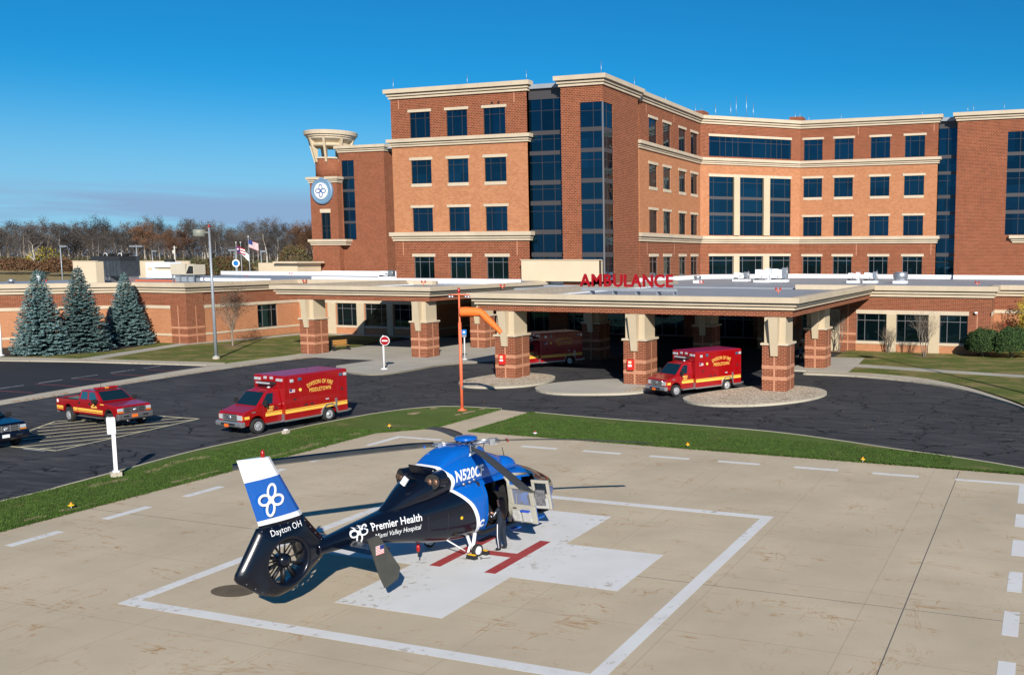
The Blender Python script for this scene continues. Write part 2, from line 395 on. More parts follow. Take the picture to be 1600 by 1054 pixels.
# helipad deck and the path to it
PAD = [(-35.3,-30),(-35.3,43.6),(-33.2,45.9),(-33.1,53.2),(-30.3,52.7),(-30.6,45.8),(30,44.8),(30,-30)]
sheet('helipad', PAD, .06, M['pad'], skirt=.1)
wl = [(-42,-30),(-39.9,8),(-39.55,26),(-39.7,28.7),(-40.1,32.1),(-40.6,36.4),(-40.4,40.1),(-40.2,44.9),(-39.3,49.8),(-37.2,52.8),(-33.1,53.3)]
wl = spline(wl, 4)
sheet('lawn', wl + [(-33.1,45.9),(-35.3,43.6),(-35.3,-30)], .10, M['grass'], skirt=.15)
nl = spline([(-30.3,52.75),(-24.8,52.1),(-20.5,51.95),(-14.5,51.4),(-10.5,50.2),(-6.9,48.8),(-3.6,47.7),(-.6,46.3),(5,43),(14,37),(30,28)], 4)
sheet('lawn', nl + [(30,40),(24,44.9),(-30.6,45.8)], .10, M['grass'], skirt=.15)
ribbon('kerb', wl[8:], -.12, .115, M['kerb']); ribbon('kerb', nl, -.12, .115, M['kerb'])
# bare earth along the pad edge
rnd = random.Random(3)
mb = MB()
for (x, y, n, w, l) in ((-35.6,31.5,9,.28,1.2),(-35.8,37.5,8,.35,1.6),(-36.0,41.5,5,.3,1.2),(-39.0,35.6,4,.4,1.5),(-38.6,31,4,.3,1.5),(-37.3,50.6,4,.3,.9),(-34.3,51.8,5,.25,.9),(-35.7,26.0,5,.25,1.0)):
    for k in range(n):
        cx, cy = x + rnd.uniform(-.2,.2), y + rnd.uniform(-l, l)*1.6; pts = []
        for j in range(9):
            a = 2*PI*j/9; rr = rnd.uniform(.55,1.0); pts.append((cx + math.cos(a)*w*rr, cy + math.sin(a)*l*.4*rr))
        mb.prism(pts, .09, .1045 + .0006*k, bottom=False)
tag(mb.build('bare_earth', mottled('bare_earth', (.30,.22,.125), .35, 3, .95, 40)), kind='structure')
# painted markings of the helipad
def mark(name, poly, m, z=.064, mb=None):
    b = mb or MB(); b.prism(poly, z-.003, z, bottom=False)
    if mb is None: return tag(b.build(name, m), kind='structure')
def obar(cx, cy, w, h): return [(cx-w/2,cy-h/2),(cx+w/2,cy-h/2),(cx+w/2,cy+h/2),(cx-w/2,cy+h/2)]
SX0, SX1, SY0, SY1 = -24.8, -9.5, 19.25, 34.5
mb = MB(); w_ = .42
mark('', [(SX0,SY0),(SX1,SY0),(SX1,SY0+w_),(SX0,SY0+w_)], None, .0645, mb); mark('', [(SX0,SY1-w_),(SX1,SY1-w_),(SX1,SY1),(SX0,SY1)], None, .0645, mb)
mark('', [(SX0,SY0+w_),(SX0+w_,SY0+w_),(SX0+w_,SY1-w_),(SX0,SY1-w_)], None, .0645, mb); mark('', [(SX1-w_,SY0+w_),(SX1,SY0+w_),(SX1,SY1-w_),(SX1-w_,SY1-w_)], None, .0645, mb)
tag(mb.build('painted_square', M['padwhite']), kind='structure')
CX0, CX1, CX2, CX3 = -22.65, -19.0, -15.35, -11.70    # cross, in 12 ft squares
mb = MB(); cr = [(CX1,21.45),(CX2,21.45),(CX2,25.05),(CX3,25.05),(CX3,28.7),(CX2,28.7),(CX2,32.4),(CX1,32.4),(CX1,28.7),(CX0,28.7),(CX0,25.05),(CX1,25.05)]
mark('painted_cross', cr, M['padwhite'], .0645)
mb = MB(); mb.prism([(-18.42,25.15),(-18.01,25.15),(-18.01,26.74),(-16.37,26.74),(-16.37,25.15),(-15.96,25.15),(-15.96,28.73),(-16.37,28.73),(-16.37,27.15),(-18.01,27.15),(-18.01,28.73),(-18.42,28.73)], .0665, .0690, bottom=False)
tag(mb.build('painted_letter_h', M['padred']), kind='structure')
mb = MB()
for x0, x1 in ((-29.2,-27.1),(-25.6,-23.5),(-22.0,-19.9),(-18.3,-16.2),(-14.7,-12.6),(-10.9,-8.8),(-7.2,-5.1),(-3.5,-.35)):
    mark('', [(x0,43.0),(x1,43.0),(x1,43.33),(x0,43.33)], None, .0645, mb)
for y0, y1 in ((39.8,42.99),(36.2,38.03),(32.6,34.46),(28.96,30.87),(25.46,27.28),(21.9,23.75),(18.3,20.1),(14.7,16.5)):
    mark('', [(-.77,y0),(-.35,y0),(-.35,y1),(-.77,y1)], None, .0645, mb)
for y0, y1 in ((22.0,23.85),(25.6,27.5),(29.2,31.05),(32.8,34.65),(36.4,38.25),(40.6,42.99),(18.4,20.2)):
    mark('', [(-33.5,y0),(-33.12,y0),(-33.12,y1),(-33.5,y1)], None, .0645, mb)
mark('', [(-33.5,42.99),(-30.6,42.99),(-30.6,43.33),(-33.5,43.33)], None, .0645, mb)
tag(mb.build('painted_dashes', M['padwhite']), kind='structure')
mb = MB(); mark('', [(-3.475,-30),(-3.445,-30),(-3.445,44.9),(-3.475,44.9)], None, .0615, mb); mark('', [(-35.2,26.46),(30,26.46),(30,26.485),(-35.2,26.485)], None, .0612, mb)
tag(mb.build('expansion_joint', mat('joint_sealant', (.09,.085,.08), .9)), kind='structure')
mb = MB(); mb.prism([(-22.5+.72*math.cos(a*PI/10), 21.2+.5*math.sin(a*PI/10)) for a in range(20)], .0612, .0632, bottom=False)
tag(mb.build('oil_stain', mottled('oil_stain', (.11,.085,.055), .25, 2, .9)), kind='structure')
# diamond-hatched no parking area
A_, B_, C_, D_ = (-48.8,44.15), (-47.75,34.2), (-54.9,34.2), (-56.4,40.5)
H4 = [(-48.84,44.1),(-52.3,44.1),(-56.3,40.5),(-52.5,34.25),(-47.7,34.25)]
mb = MB()
def stripe(a, b, w, z=.006):
    a, b = Vector(a), Vector(b); n = (b-a).normalized(); n = Vector((-n.y, n.x))*w/2
    mb.prism([tuple(a+n), tuple(b+n), tuple(b-n), tuple(a-n)], z-.004, z, bottom=False)
for i in range(5): stripe(H4[i], H4[(i+1) % 5], .13, .0100)
dv = Vector((2.9, 4.6)).normalized(); nv = Vector((dv.y, -dv.x))
def clip(p, d, poly):
    ts = []
    for i in range(len(poly)):
        a, b = Vector(poly[i]), Vector(poly[(i+1) % len(poly)]); e = b-a; den = d.x*e.y - d.y*e.x
        if abs(den) < 1e-6: continue
        w = a-p; tt = (w.x*e.y-w.y*e.x)/den; ss = (w.x*d.y-w.y*d.x)/den
        if 0 <= ss <= 1: ts.append(tt)
    return (p+d*min(ts), p+d*max(ts)) if len(ts) >= 2 else None
for k in range(-9, 10):
    c = clip(Vector((-51.6, 39.4)) + nv*k*1.22, dv, H4)
    if c and (c[1]-c[0]).length > .4: stripe(c[0], c[1], .13)
tag(mb.build('hatched_marking', M['lineyel']), kind='structure')
mb = MB()
for y0, y1 in ((45.2,46.8),(48.4,51.2),(52.5,54.6),(55.4,57.9),(59.2,61.7),(62.6,64.6)):
    mb.prism([(-74.1-(y0-48)*.1,y0),(-74.1-(y1-48)*.1,y1),(-73.98-(y1-48)*.1,y1),(-73.98-(y0-48)*.1,y0)], .004, .008, bottom=False)
tag(mb.build('parking_line', M['linewhite']), kind='structure')
mb = MB()
for y in (48.4, 52.0, 55.4, 58.6, 61.9): mb.prism([(-74.3,y),(-69.6,y+.1),(-69.6,y+.21),(-74.3,y+.11)], .004, .0085, bottom=False)
tag(mb.build('parking_line', M['linered']), kind='structure')
# worn lettering on the road: NO PARK
mb = MB(); stripe((-49.8,34.05), (-48.2,34.0), .09); 
tag(mb.build('road_line', M['linewhite']), kind='structure')
# concrete strip between parking lot and road, kerb walks
st = spline([(-61,20),(-64.6,36),(-65.9,43.7),(-66.4,48),(-67.4,54),(-68.0,60),(-68.3,66),(-68.3,72),(-67.6,75.1)], 4)
su = spline([(-64,20),(-67.0,38),(-68.0,45.0),(-68.9,49),(-69.9,55.5),(-70.9,61),(-71.4,66),(-71.6,70),(-71.5,77.2)], 4)
sheet('concrete_strip', st + su[::-1], .012, M['kerb'], skirt=.02)
sheet('parking_kerb', [(-150,28.5),(-120,45),(-106,54.8),(-93.5,62.3),(-85.1,64.2),(-71.7,65.9),(-71.6,67.9),(-87.5,66.0),(-96.5,64.3),(-110,56),(-150,33)], .10, M['kerb'])
sheet('lawn', [(-71.6,67.9),(-71.6,77.3),(-70.9,80.2),(-70.9,84),(-74,98.5),(-90.8,98.5),(-90.9,81.5),(-98.2,81.5),(-106,71.2),(-118,56),(-112,56.5),(-96.5,64.3),(-87.5,66.0)], .085, M['drygrass'])
sheet('sidewalk', [(-87.6,66.0),(-85.6,66.3),(-90.2,80.9),(-88.3,90),(-88.2,96.4),(-77,97.0),(-71,97.0),(-71,98.6),(-90.1,98.6),(-89.9,91),(-92.3,81.8),(-91.9,80.3)], .105, M['walk'])
# concrete drive and refuge by the entrance canopy
sheet('entrance_drive', [(-71.6,76.9),(-70.3,76.3),(-67.8,75.2),(-64,75.05),(-58.6,75.3),(-56,75),(-54,99),(-71,99),(-71,84)], .016, M['walk'], skirt=.02)
pz = spline([(-59.9,69.2),(-58.2,67.2),(-56.3,66.1),(-54.5,65.4),(-53.2,65.2),(-52.3,65.8),(-51.8,67.3),(-51.7,70),(-51.6,73),(-50.8,75),(-49.6,76.2),(-48.4,78),(-48.0,84),(-48,99)], 4)
sheet('plaza', pz + [(-58.6,99),(-58.8,77),(-59.6,74)], .15, M['walk'], skirt=.2)
ribbon('kerb', pz, -.18, .145, M['kerb'])
# pebble islands
def island(outer, z=.15, fill='pebble', w=.32):
    o = smooth_poly(outer, 2); n = len(o); c = Vector((sum(p[0] for p in o)/n, sum(p[1] for p in o)/n))
    sheet('kerb', o, z, M['kerb'], skirt=.2)
    inn = [tuple(Vector(p) + (c-Vector(p)).normalized()*w) for p in o]
    sheet('pebble_bed' if fill == 'pebble' else 'sidewalk', inn, z+.012, M[fill], skirt=.01)
island([(-43.8,64.6),(-42.2,61.9),(-40.6,61.3),(-38.4,61.9),(-36.6,64.1),(-36.8,67.6),(-38.4,70.2),(-42.8,70.6)])
island([(-23.9,61.5),(-22.0,59.4),(-19.9,59.2),(-17.1,60.7),(-14.9,64.0),(-14.4,67.7),(-16.2,70.2),(-19.8,70.4),(-21.5,67.5),(-23.1,64.5)])
island([(-36.3,62.6),(-33.6,60.3),(-30.6,60.9),(-27.6,62.5),(-26.9,65.5),(-27.3,70),(-31.4,70.2),(-35.9,66.2)], fill='walk')
mb = MB()
sheet('pebble_bed', [(-28.9,62.9),(-27.7,63.4),(-27.2,66),(-27.4,69),(-28.6,69)], .168, M['pebble'], skirt=.01)
# right-hand lawns and kerb
ao = spline([(-19.4,99),(-19.6,86),(-19.0,80.2),(-15.6,80.2),(-12.4,80.0),(-8.7,78.3),(-5.5,74.9),(-3.2,70.9),(-1.0,66.4),(2.5,57),(7,50)], 4)
ai = spline([(-19.0,78.0),(-15.3,78.1),(-12.0,77.3),(-8.3,75.4),(-5.3,72.2),(-3.1,68.8),(-1.0,64.9),(2.3,56),(6.7,49.2)], 4)
sheet('kerb', ai + spline([(-19.0,79.9),(-15.6,79.9),(-12.4,79.6),(-8.9,78.0),(-5.8,74.6),(-3.5,70.7),(-1.3,66.1),(2.2,56.9),(6.7,49.9)][::-1], 4), .13, M['kerb'], skirt=.2)
sheet('lawn', [(-19.4,99.2),(-19.2,80.0)] + ao[9:] + [(40,50),(40,106),(-5,106)], .11, M['drygrass'])
sheet('sidewalk', [(-21.0,80.0),(-15.6,80.2),(-15.8,84.3),(-10,83.0),(-1.4,81.4),(30,74),(30,76),(-1.4,83.1),(-6,84.0),(-15.9,86.4),(-16.3,91.8),(-21.0,91.5)], .125, M['walk'], skirt=.15)
sheet('mulch_bed', [(-11.1+1.3*math.cos(a*PI/8), 95.6+.8*math.sin(a*PI/8)) for a in range(16)], .118, mottled('brown_mulch', (.16,.10,.055), .35, 6, .95, 40), skirt=.02)
sheet('mulch_bed', [(-20.0+1.2*math.cos(a*PI/8), 97.2+.8*math.sin(a*PI/8)) for a in range(16)], .118, bpy.data.materials['brown_mulch'], skirt=.02)
sheet('mulch_bed', [(-84.6+1.2*math.cos(a*PI/8), 81.4+1.0*math.sin(a*PI/8)) for a in range(16)], .094, bpy.data.materials['brown_mulch'], skirt=.02)
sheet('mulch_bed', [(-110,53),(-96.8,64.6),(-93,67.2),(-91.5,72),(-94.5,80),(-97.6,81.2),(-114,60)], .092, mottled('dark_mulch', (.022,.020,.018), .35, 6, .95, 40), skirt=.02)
# fallen leaves gathered in the gutters and on the lawns: nobody could count them
rnd = random.Random(11); mb = MB()
def leafat(x, y, z, s=.09):
    a = rnd.uniform(0, PI); c, q = math.cos(a)*s, math.sin(a)*s
    mb.add([(x-c,y-q,z),(x+q*.6,y-c*.6,z+.015),(x+c,y+q,z+.005),(x-q*.6,y+c*.6,z+.012)], [(0,1,2,3)])
for i in range(len(st)-1):
    if i % 5 in (3,): continue
    for k in range(26):
        s = rnd.random(); x = st[i][0]*(1-s)+st[i+1][0]*s; y = st[i][1]*(1-s)+st[i+1][1]*s
        leafat(x - abs(rnd.gauss(.35,.22)), y, .016, .08)
for k in range(420): leafat(rnd.uniform(-90,-73), rnd.uniform(69,94), .1, .09)
for k in range(260): leafat(rnd.uniform(-18,-1), rnd.uniform(86,98), .125, .09)
for k in range(160): leafat(rnd.uniform(-14,-2), rnd.uniform(76,84), .14, .08)
for k in range(120): leafat(rnd.uniform(-60,-5), rnd.uniform(54,62), .012, .06)
for k in range(150): leafat(rnd.uniform(-95,-74), rnd.uniform(64.5,66), .115, .08)
tag(mb.build('fallen_leaves', mottled('fallen_leaf', (.42,.19,.06), .4, 3, .9)), 'orange-brown fallen leaves scattered over the kerbs and lawns', 'leaves', kind='stuff')
# ---------------- the hospital ----------------
ZC0, ZC1 = 29.2, 30.36; ZU0, ZU1 = 23.37, 24.32; ZL0, ZL1 = 11.8, 12.87; ZB = 7.1
def wall_line(mb, a, b, z0, z1, holes=(), depth=.22, mi=0):
    """wall face from a to b (outward = right of a->b) with rectangular holes [(s0,s1,z0,z1)] and reveals"""
    a, b = Vector(a), Vector(b); L = (b-a).length; d = (b-a)/L; n = Vector((d.y, -d.x))
    S = sorted({0.0, L} | {round(h[i],4) for h in holes for i in (0,1)}); Z = sorted({z0, z1} | {h[i] for h in holes for i in (2,3) if z0 < h[i] < z1})
    def P(s, z, o=0): q = a + d*s - n*o; return (q.x, q.y, z)
    for i in range(len(S)-1):
        for j in range(len(Z)-1):
            cs, cz = (S[i]+S[i+1])/2, (Z[j]+Z[j+1])/2
            if any(h[0] < cs < h[1] and h[2] < cz < h[3] for h in holes): continue
            mb.add([P(S[i],Z[j]), P(S[i+1],Z[j]), P(S[i+1],Z[j+1]), P(S[i],Z[j+1])], [(0,1,2,3)], mi)
    for s0, s1, h0, h1 in holes:
        h0, h1 = max(h0, z0), min(h1, z1)
        if h1 <= h0: continue
        mb.add([P(s0,h0),P(s1,h0),P(s1,h1),P(s0,h1),P(s0,h0,depth),P(s1,h0,depth),P(s1,h1,depth),P(s0,h1,depth)],
               [(0,4,7,3),(1,2,6,5),(0,1,5,4),(3,7,6,2)], mi)
def frame3(a, b):
    a, b = Vector(a), Vector(b); d = (b-a).normalized(); n = Vector((d.y, -d.x)); return a, d, n
def obox(mb, a, d, n, s0, s1, z0, z1, o0, o1, mi=0):
    """box spanning s0..s1 along d, z0..z1, and offsets o0..o1 outward along n"""
    P = lambda s, o, z: (a.x+d.x*s+n.x*o, a.y+d.y*s+n.y*o, z)
    mb.add([P(s0,o1,z0),P(s1,o1,z0),P(s1,o0,z0),P(s0,o0,z0),P(s0,o1,z1),P(s1,o1,z1),P(s1,o0,z1),P(s0,o0,z1)],
           [(0,3,2,1),(4,5,6,7),(0,1,5,4),(1,2,6,5),(2,3,7,6),(3,0,4,7)], mi)
def window(parent, a, b, s0, s1, z0, z1, vm=(.27,.73), hm=(.76,), depth=.16, fw=.055, gm='glass', name='window', fm='frame'):
    """a window: frame with mullions, its pane a sub-part"""
    a, d, n = frame3(a, b); mb = MB(); f = fw
    obox(mb, a, d, n, s0, s1, z0, z0+f, -depth-.05, -depth+.03); obox(mb, a, d, n, s0, s1, z1-f, z1, -depth-.05, -depth+.03)
    obox(mb, a, d, n, s0, s0+f, z0+f, z1-f, -depth-.05, -depth+.03); obox(mb, a, d, n, s1-f, s1, z0+f, z1-f, -depth-.05, -depth+.03)
    for q in vm: s = s0+(s1-s0)*q; obox(mb, a, d, n, s-f/2, s+f/2, z0+f, z1-f, -depth-.05, -depth+.022)
    for q in hm: z = z0+(z1-z0)*q; obox(mb, a, d, n, s0+f, s1-f, z-f/2, z+f/2, -depth-.05, -depth+.018)
    w = mb.build(name, M[fm], parent, world=True)
    g = MB(); obox(g, a, d, n, s0+f*.5, s1-f*.5, z0+f*.5, z1-f*.5, -depth-.04, -depth-.01); g.build('pane', M[gm], w, world=True)
    return w
def lintel(parent, a, b, s0, s1, z0, z1, o=.07, name='lintel', m='stone'):
    a, d, n = frame3(a, b); mb = MB(); obox(mb, a, d, n, s0, s1, z0, z1, -.15, o); return mb.build(name, M[m], parent, world=True)
def cornice(parent, pl, z0, z1, o=.62, name='cornice'):
    h = z1 - z0; mb = MB()
    pr = [(-.12,z0),(.20,z0),(.20,z0+h*.19),(.06,z0+h*.19),(.06,z0+h*.28),(.36*o/.62,z0+h*.28),(.36*o/.62,z0+h*.47),(.18*o/.62,z0+h*.47),(.18*o/.62,z0+h*.56),(o,z0+h*.56),(o+.02,z0+h*.97),(o-.05,z1),(-.12,z1)]
    sweep(mb, pl, pr); return mb.build(name, M['stone'], parent, world=True)
def curtain(parent, a, b, s0, s1, z0, z1, spans, vs, thin=(), name='curtain_wall', rec=.1):
    """a strip of tinted glass with grey spandrel bands and thin mullions"""
    a_, d, n = frame3(a, b); g = MB(); obox(g, a_, d, n, s0, s1, z0, z1, -rec-.1, -rec)
    o = g.build(name, M['glass'], parent, world=True)
    mb = MB()
    for q0, q1 in spans: obox(mb, a_, d, n, s0+.004, s1-.004, q0, q1, -rec-.05, -rec+.045)
    mb.build('spandrel', M['spandrel'], o, world=True)
    mb = MB()
    for s in vs: obox(mb, a_, d, n, s-.03, s+.03, z0+.003, z1-.003, -rec-.05, -rec+.03)
    for z in thin: obox(mb, a_, d, n, s0+.006, s1-.006, z-.025, z+.025, -rec-.05, -rec+.024)
    mb.build('mullion', M['frame'], o, world=True)
    return o
hos = empty('hospital_building', (-50, 120, 0), label='large four storey red and tan brick hospital block above the low roofs', cat='hospital')
ROWS = [(24.4,27.5,27.5,27.83), (18.83,21.69,21.69,22.04), (12.94,15.87,15.87,16.19), (7.16,9.84,9.84,10.22)]
SPAN = [(24.09,24.58),(21.76,22.23),(18.3,18.82),(15.9,16.42),(12.5,13.04),(9.82,10.36)]
def facade(a, b, cols, extra=(), rows=ROWS, strips=()):
    a_ = Vector(a)
    hr = [(s0,s1,z0,z1) for (s0,s1) in cols for (z0,z1,_,_) in rows] + list(extra)
    mb = MB(); wall_line(mb, a, b, ZB-.7, ZL0+.1, [h for h in hr if h[2] < ZL0]); mb.build('brick_wall', M['brickbig'], hos, world=True); mb = MB(); wall_line(mb, a, b, ZU1-.1, ZC0+.3, [h for h in hr if h[2] > ZU0])
    mb.build('brick_wall', M['brickbig'], hos, world=True)
    mb = MB(); wall_line(mb, a, b, ZL0+.1, ZU1-.1, [h for h in hr if ZL0 < h[2] < ZU0]); mb.build('tan_brick_wall', M['tanbig'], hos, world=True)
    for (s0, s1) in cols:
        for k, (z0, z1, l0, l1) in enumerate(rows):
            w = s1-s0
            window(hos, a, b, s0, s1, z0, z1, vm=(.27,.73) if w > 2.8 else (.5,), gm='glass' if k < 3 else 'dglass', fm='frame' if k < 3 else 'framelight')
            lintel(hos, a, b, s0-.22, s1+.22, l0, l1)
            if k == 1: lintel(hos, a, b, s0-.02, s1+.02, 18.43, 18.83, .06, 'sill')
    a_, d, n = frame3(a, b)
    for s in strips:
        mb = MB()
        obox(mb, a_, d, n, s-.06, s+.06, ZC0-1.25, ZC0-.0, -.05, .012); obox(mb, a_, d, n, s-.06, s+.06, ZL0-1.75, ZL0, -.05, .012)
        mb.build('tan_brick_strip', M['tanstrip'], hos, world=True)
# left block
La, Lb = (-77.5,101), (-58.25,101)
facade(La, Lb, [(2.75,5.72),(8.07,11.02),(13.29,16.3)], strips=(1.2,17.55))
# wing facing the camera side-on
Ma, Mb_ = (-48.5,111.6), (-48.5,134.0)
facade(Ma, Mb_, [(3.1,5.85),(7.95,10.65),(13.75,16.4),(18.5,21.25)], strips=(2.3,11.9))
# bevelled centre
Ca, Cb = (-48.5,134.0), (-36.2,145.0)
CE = [(1.4,14.95,24.56,27.45),(1.42,14.95,12.98,21.6),(1.42,14.95,7.16,9.9)]
facade(Ca, Cb, [], extra=CE)
ra, rb = (-36.2,145.0), (-15.55,145.0)
facade(ra, rb, [(.58,3.48),(5.33,8.2),(10.8,13.68),(15.85,18.75)], strips=(8.9,20.0))
w = window(hos, Ca, Cb, 1.4, 14.95, 24.56, 27.45, vm=[(q-1.4)/13.55 for q in (3.17,4.11,5.24,6.14,8.47,10.71,11.59,12.56,13.35)], hm=(.76,), name='ribbon_window')
lintel(hos, Ca, Cb, 1.3, 15.05, 27.45, 27.8); lintel(hos, Ca, Cb, 1.3, 15.05, 21.6, 22.0); lintel(hos, Ca, Cb, 1.3, 15.05, 9.9, 10.25)
for s0, s1 in ((1.42,5.35),(6.3,10.25),(11.3,14.95)):
    curtain(hos, Ca, Cb, s0, s1, 12.98, 21.6, [(18.3,18.72),(15.9,16.35)], (s0+.75,s1-.95), (20.8,15.2), name='curtain_wall', rec=.2)
    window(hos, Ca, Cb, s0, s1, 7.16, 9.9, vm=(.17,.72), gm='dglass', fm='framelight', depth=.2)
a_, d_, n_ = frame3(Ca, Cb)
for s0, s1 in ((5.35,6.3),(10.25,11.3)):
    mb = MB(); obox(mb, a_, d_, n_, s0, s1, 12.98, 21.58, -.3, .32); obox(mb, a_, d_, n_, s0, s1, 7.16, 9.88, -.3, .22); mb.build('pilaster', M['stucco'], hos, world=True, bevel=.02)
# link curtain walls beside the towers
curtain(hos, (-58.25,101.5), (-53.3,101.5), 0, 4.95, 7.1, 29.2, SPAN + [(28.12,28.6)] if False else SPAN, (1.65,3.3), (26.9,23.6,20.9,17.8,15.2), rec=0)
mb = MB(); obox(mb, *frame3((-58.25,101.5),(-53.3,101.5)), 0, 4.95, 28.2, 29.95, -2, .05); obox(mb, *frame3((-58.25,101.5),(-53.3,101.5)), 0, 4.95, 26.9, 27.2, -.1, .047) if False else None
mb.build('parapet', M['spandrel'], hos, world=True)
curtain(hos, (-15.55,145.7), (-12.75,145.7), 0, 2.8, 7.1, 29.0, SPAN, (1.4,), (26.9,20.9,15.2,9.0), rec=0)
mb = MB(); obox(mb, *frame3((-15.55,145.7),(-12.75,145.7)), 0, 2.8, 28.4, 29.7, -2, .05); mb.build('parapet', M['spandrel'], hos, world=True)
# stair tower with the wrapped glass corner
Ta, Tb, Tc = (-53.35,100.2), (-48.0,100.2), (-48.0,110.1)
mb = MB(); wall_line(mb, Ta, Tb, ZB-.7, ZC0+.3, [(2.45,5.35,ZB-.7,27.35)], .1); wall_line(mb, Tb, Tc, ZB-.7, ZC0+.3, [(0,2.7,ZB-.7,27.35)], .1)
wall_line(mb, (-53.35,102.5), Ta, ZB-.7, ZC0+.3); wall_line(mb, Tc, (-50,110.1), ZB-.7, ZC0+.3)
mb.build('brick_wall', M['brickbig'], hos, world=True)
curtain(hos, Ta, Tb, 2.45, 5.26, 7.1, 27.35, SPAN, (4.1,), (26.4,20.9,15.2,9.0)); curtain(hos, Tb, Tc, .09, 2.7, 7.1, 27.35, SPAN, (1.1,), (26.4,20.9,15.2,9.0))
mb = MB(); mb.box(-48.12, -47.97, 100.17, 100.32, 7.1, 27.35); mb.build('corner_post', M['framelight'], hos, world=True)
cornice(hos, [(-53.35,101.4),(-53.35,100.2),(-48.0,100.2),(-48.0,110.3),(-48.9,110.3)], ZC0, ZC1)
mb = MB(); wall_line(mb, (-49.6,110.0), (-49.6,111.7), 7, 29.5); mb.build('recess_panel', M['spandrel'], hos, world=True)
mb = MB(); wall_line(mb, (-50,111.6), (-48.5,111.6), 6.4, ZL0+.1); wall_line(mb, (-50,111.6), (-48.5,111.6), ZU1-.1, 29.5); mb.build('brick_wall', M['brickbig'], hos, world=True)
mb = MB(); wall_line(mb, (-50,111.6), (-48.5,111.6), ZL0+.1, ZU1-.1); mb.build('tan_brick_wall', M['tanbig'], hos, world=True)
# far right tower
Ua, Ub = (-12.8,144.3), (22,144.3)
mb = MB(); wall_line(mb, Ua, Ub, ZB-.7, ZC0+.3, [(6.95,14,12.95,27.4)], .1); wall_line(mb, (-12.8,147), Ua, ZB-.7, ZC0+.3); mb.build('brick_wall', M['brickbig'], hos, world=True)
curtain(hos, Ua, Ub, 6.95, 14, 12.95, 27.4, [q for q in SPAN if q[0] > 13], (8.7,10.4,12.1), (26.4,20.9,15.2))
cornice(hos, [(-12.8,146),(-12.8,144.3),(22,144.3)], ZC0, ZC1); cornice(hos, [(-4.6,144.35),(-4.6,144.3),(22,144.3)], ZL0, ZL1)
# cornices and string courses
for z0, z1, o in ((ZC0,ZC1,.62),(ZU0,ZU1,.5),(ZL0,ZL1,.5)):
    nm = 'cornice' if z0 == ZC0 else 'string_course'
    cornice(hos, [(-77.5,128),(-77.5,101),(-58.25,101),(-58.25,101.45)], z0, z1, o, nm)
    cornice(hos, [(-49.55,111.6),(-48.5,111.6),(-48.5,134),(-36.2,145),(-15.55,145),(-15.55,145.6)], z0, z1, o, nm)
# left end wall of the left block, roof slabs and the back of the volume
mb = MB(); wall_line(mb, (-77.5,128), La, 6.4, ZC0+.3); wall_line(mb, (22,144.3), (22,170), 0, 30); wall_line(mb, (22,170), (-77.5,170), 0, 30); wall_line(mb, (-77.5,170), (-77.5,128), 0, 30); mb.build('brick_wall', M['brickbig'], hos, world=True)
mb = MB(); mb.prism([(-77.4,169.8),(-77.4,101.1),(-53,101.1),(-53,100.4),(-48.2,100.4),(-48.6,134),(-36.2,145.1),(-12.6,145.1),(-12.6,144.5),(21.8,144.5),(21.8,169.8)], 29.4, 29.9); mb.build('roof', M['membrane'], hos, world=True)
for x, y in ((-49.5,136.2),(-37.3,147.2)):
    mb = MB(); mb.box(x-1.0, x+1.0, y-.9, y+1.5, 29.8, 31.25); mb.build('chimney', M['brickbig'], hos, world=True)
mb = MB()
for x, y, h in ((-77.2,101.3,1.5),(-66.5,101.3,1.3),(-58.4,101.3,1.4),(-48.3,100.5,1.6),(-48.3,109.8,1.4),(-48.7,121,1.0),(-49.9,135.8,2.0),(-49.2,136.5,1.8),(-37.5,147,2.0),(-36.8,147,1.9),(-35,145.4,.9),(-30,145.4,.9),(-18,145.4,.9),(-11.5,144.8,1.1),(-10.7,144.8,1.3),(-6.5,144.8,1.3),(-47.5,138,2.2),(-45.6,139.5,2.6),(-45.0,140.3,3.6),(-43.6,141,3.8),(-42.7,141.6,2.6)):
    mb.tube([(x,y,30),(x,y,30.3+h)], .025 if h < 2.2 else .035, 5)
mb.build('lightning_rod', M['galv'], hos, world=True)
mb = MB(); obox(mb, *frame3((-58.6,99.6),(-48.2,99.6)), 0, 10.4, 7.0, 9.45, -.2, 0); mb.box(-48.4,-48.2,99.6,100.1,7.0,9.45); mb.box(-58.7,-48.1,99.5,99.85,9.45,9.53)
tag(mb.build('screen_wall', M['beige']), 'plain beige metal screen wall at the foot of the glass stair tower', 'screen wall')
# upper vents on the left block
mb = MB()
for s in (62.9, 62.0): mb.lathe((-s, 100.95, 28.1), [(.11,-.12),(.11,.1)], 10, axis='y')
mb.build('vent_pipe', M['dkgrey'], hos, world=True)

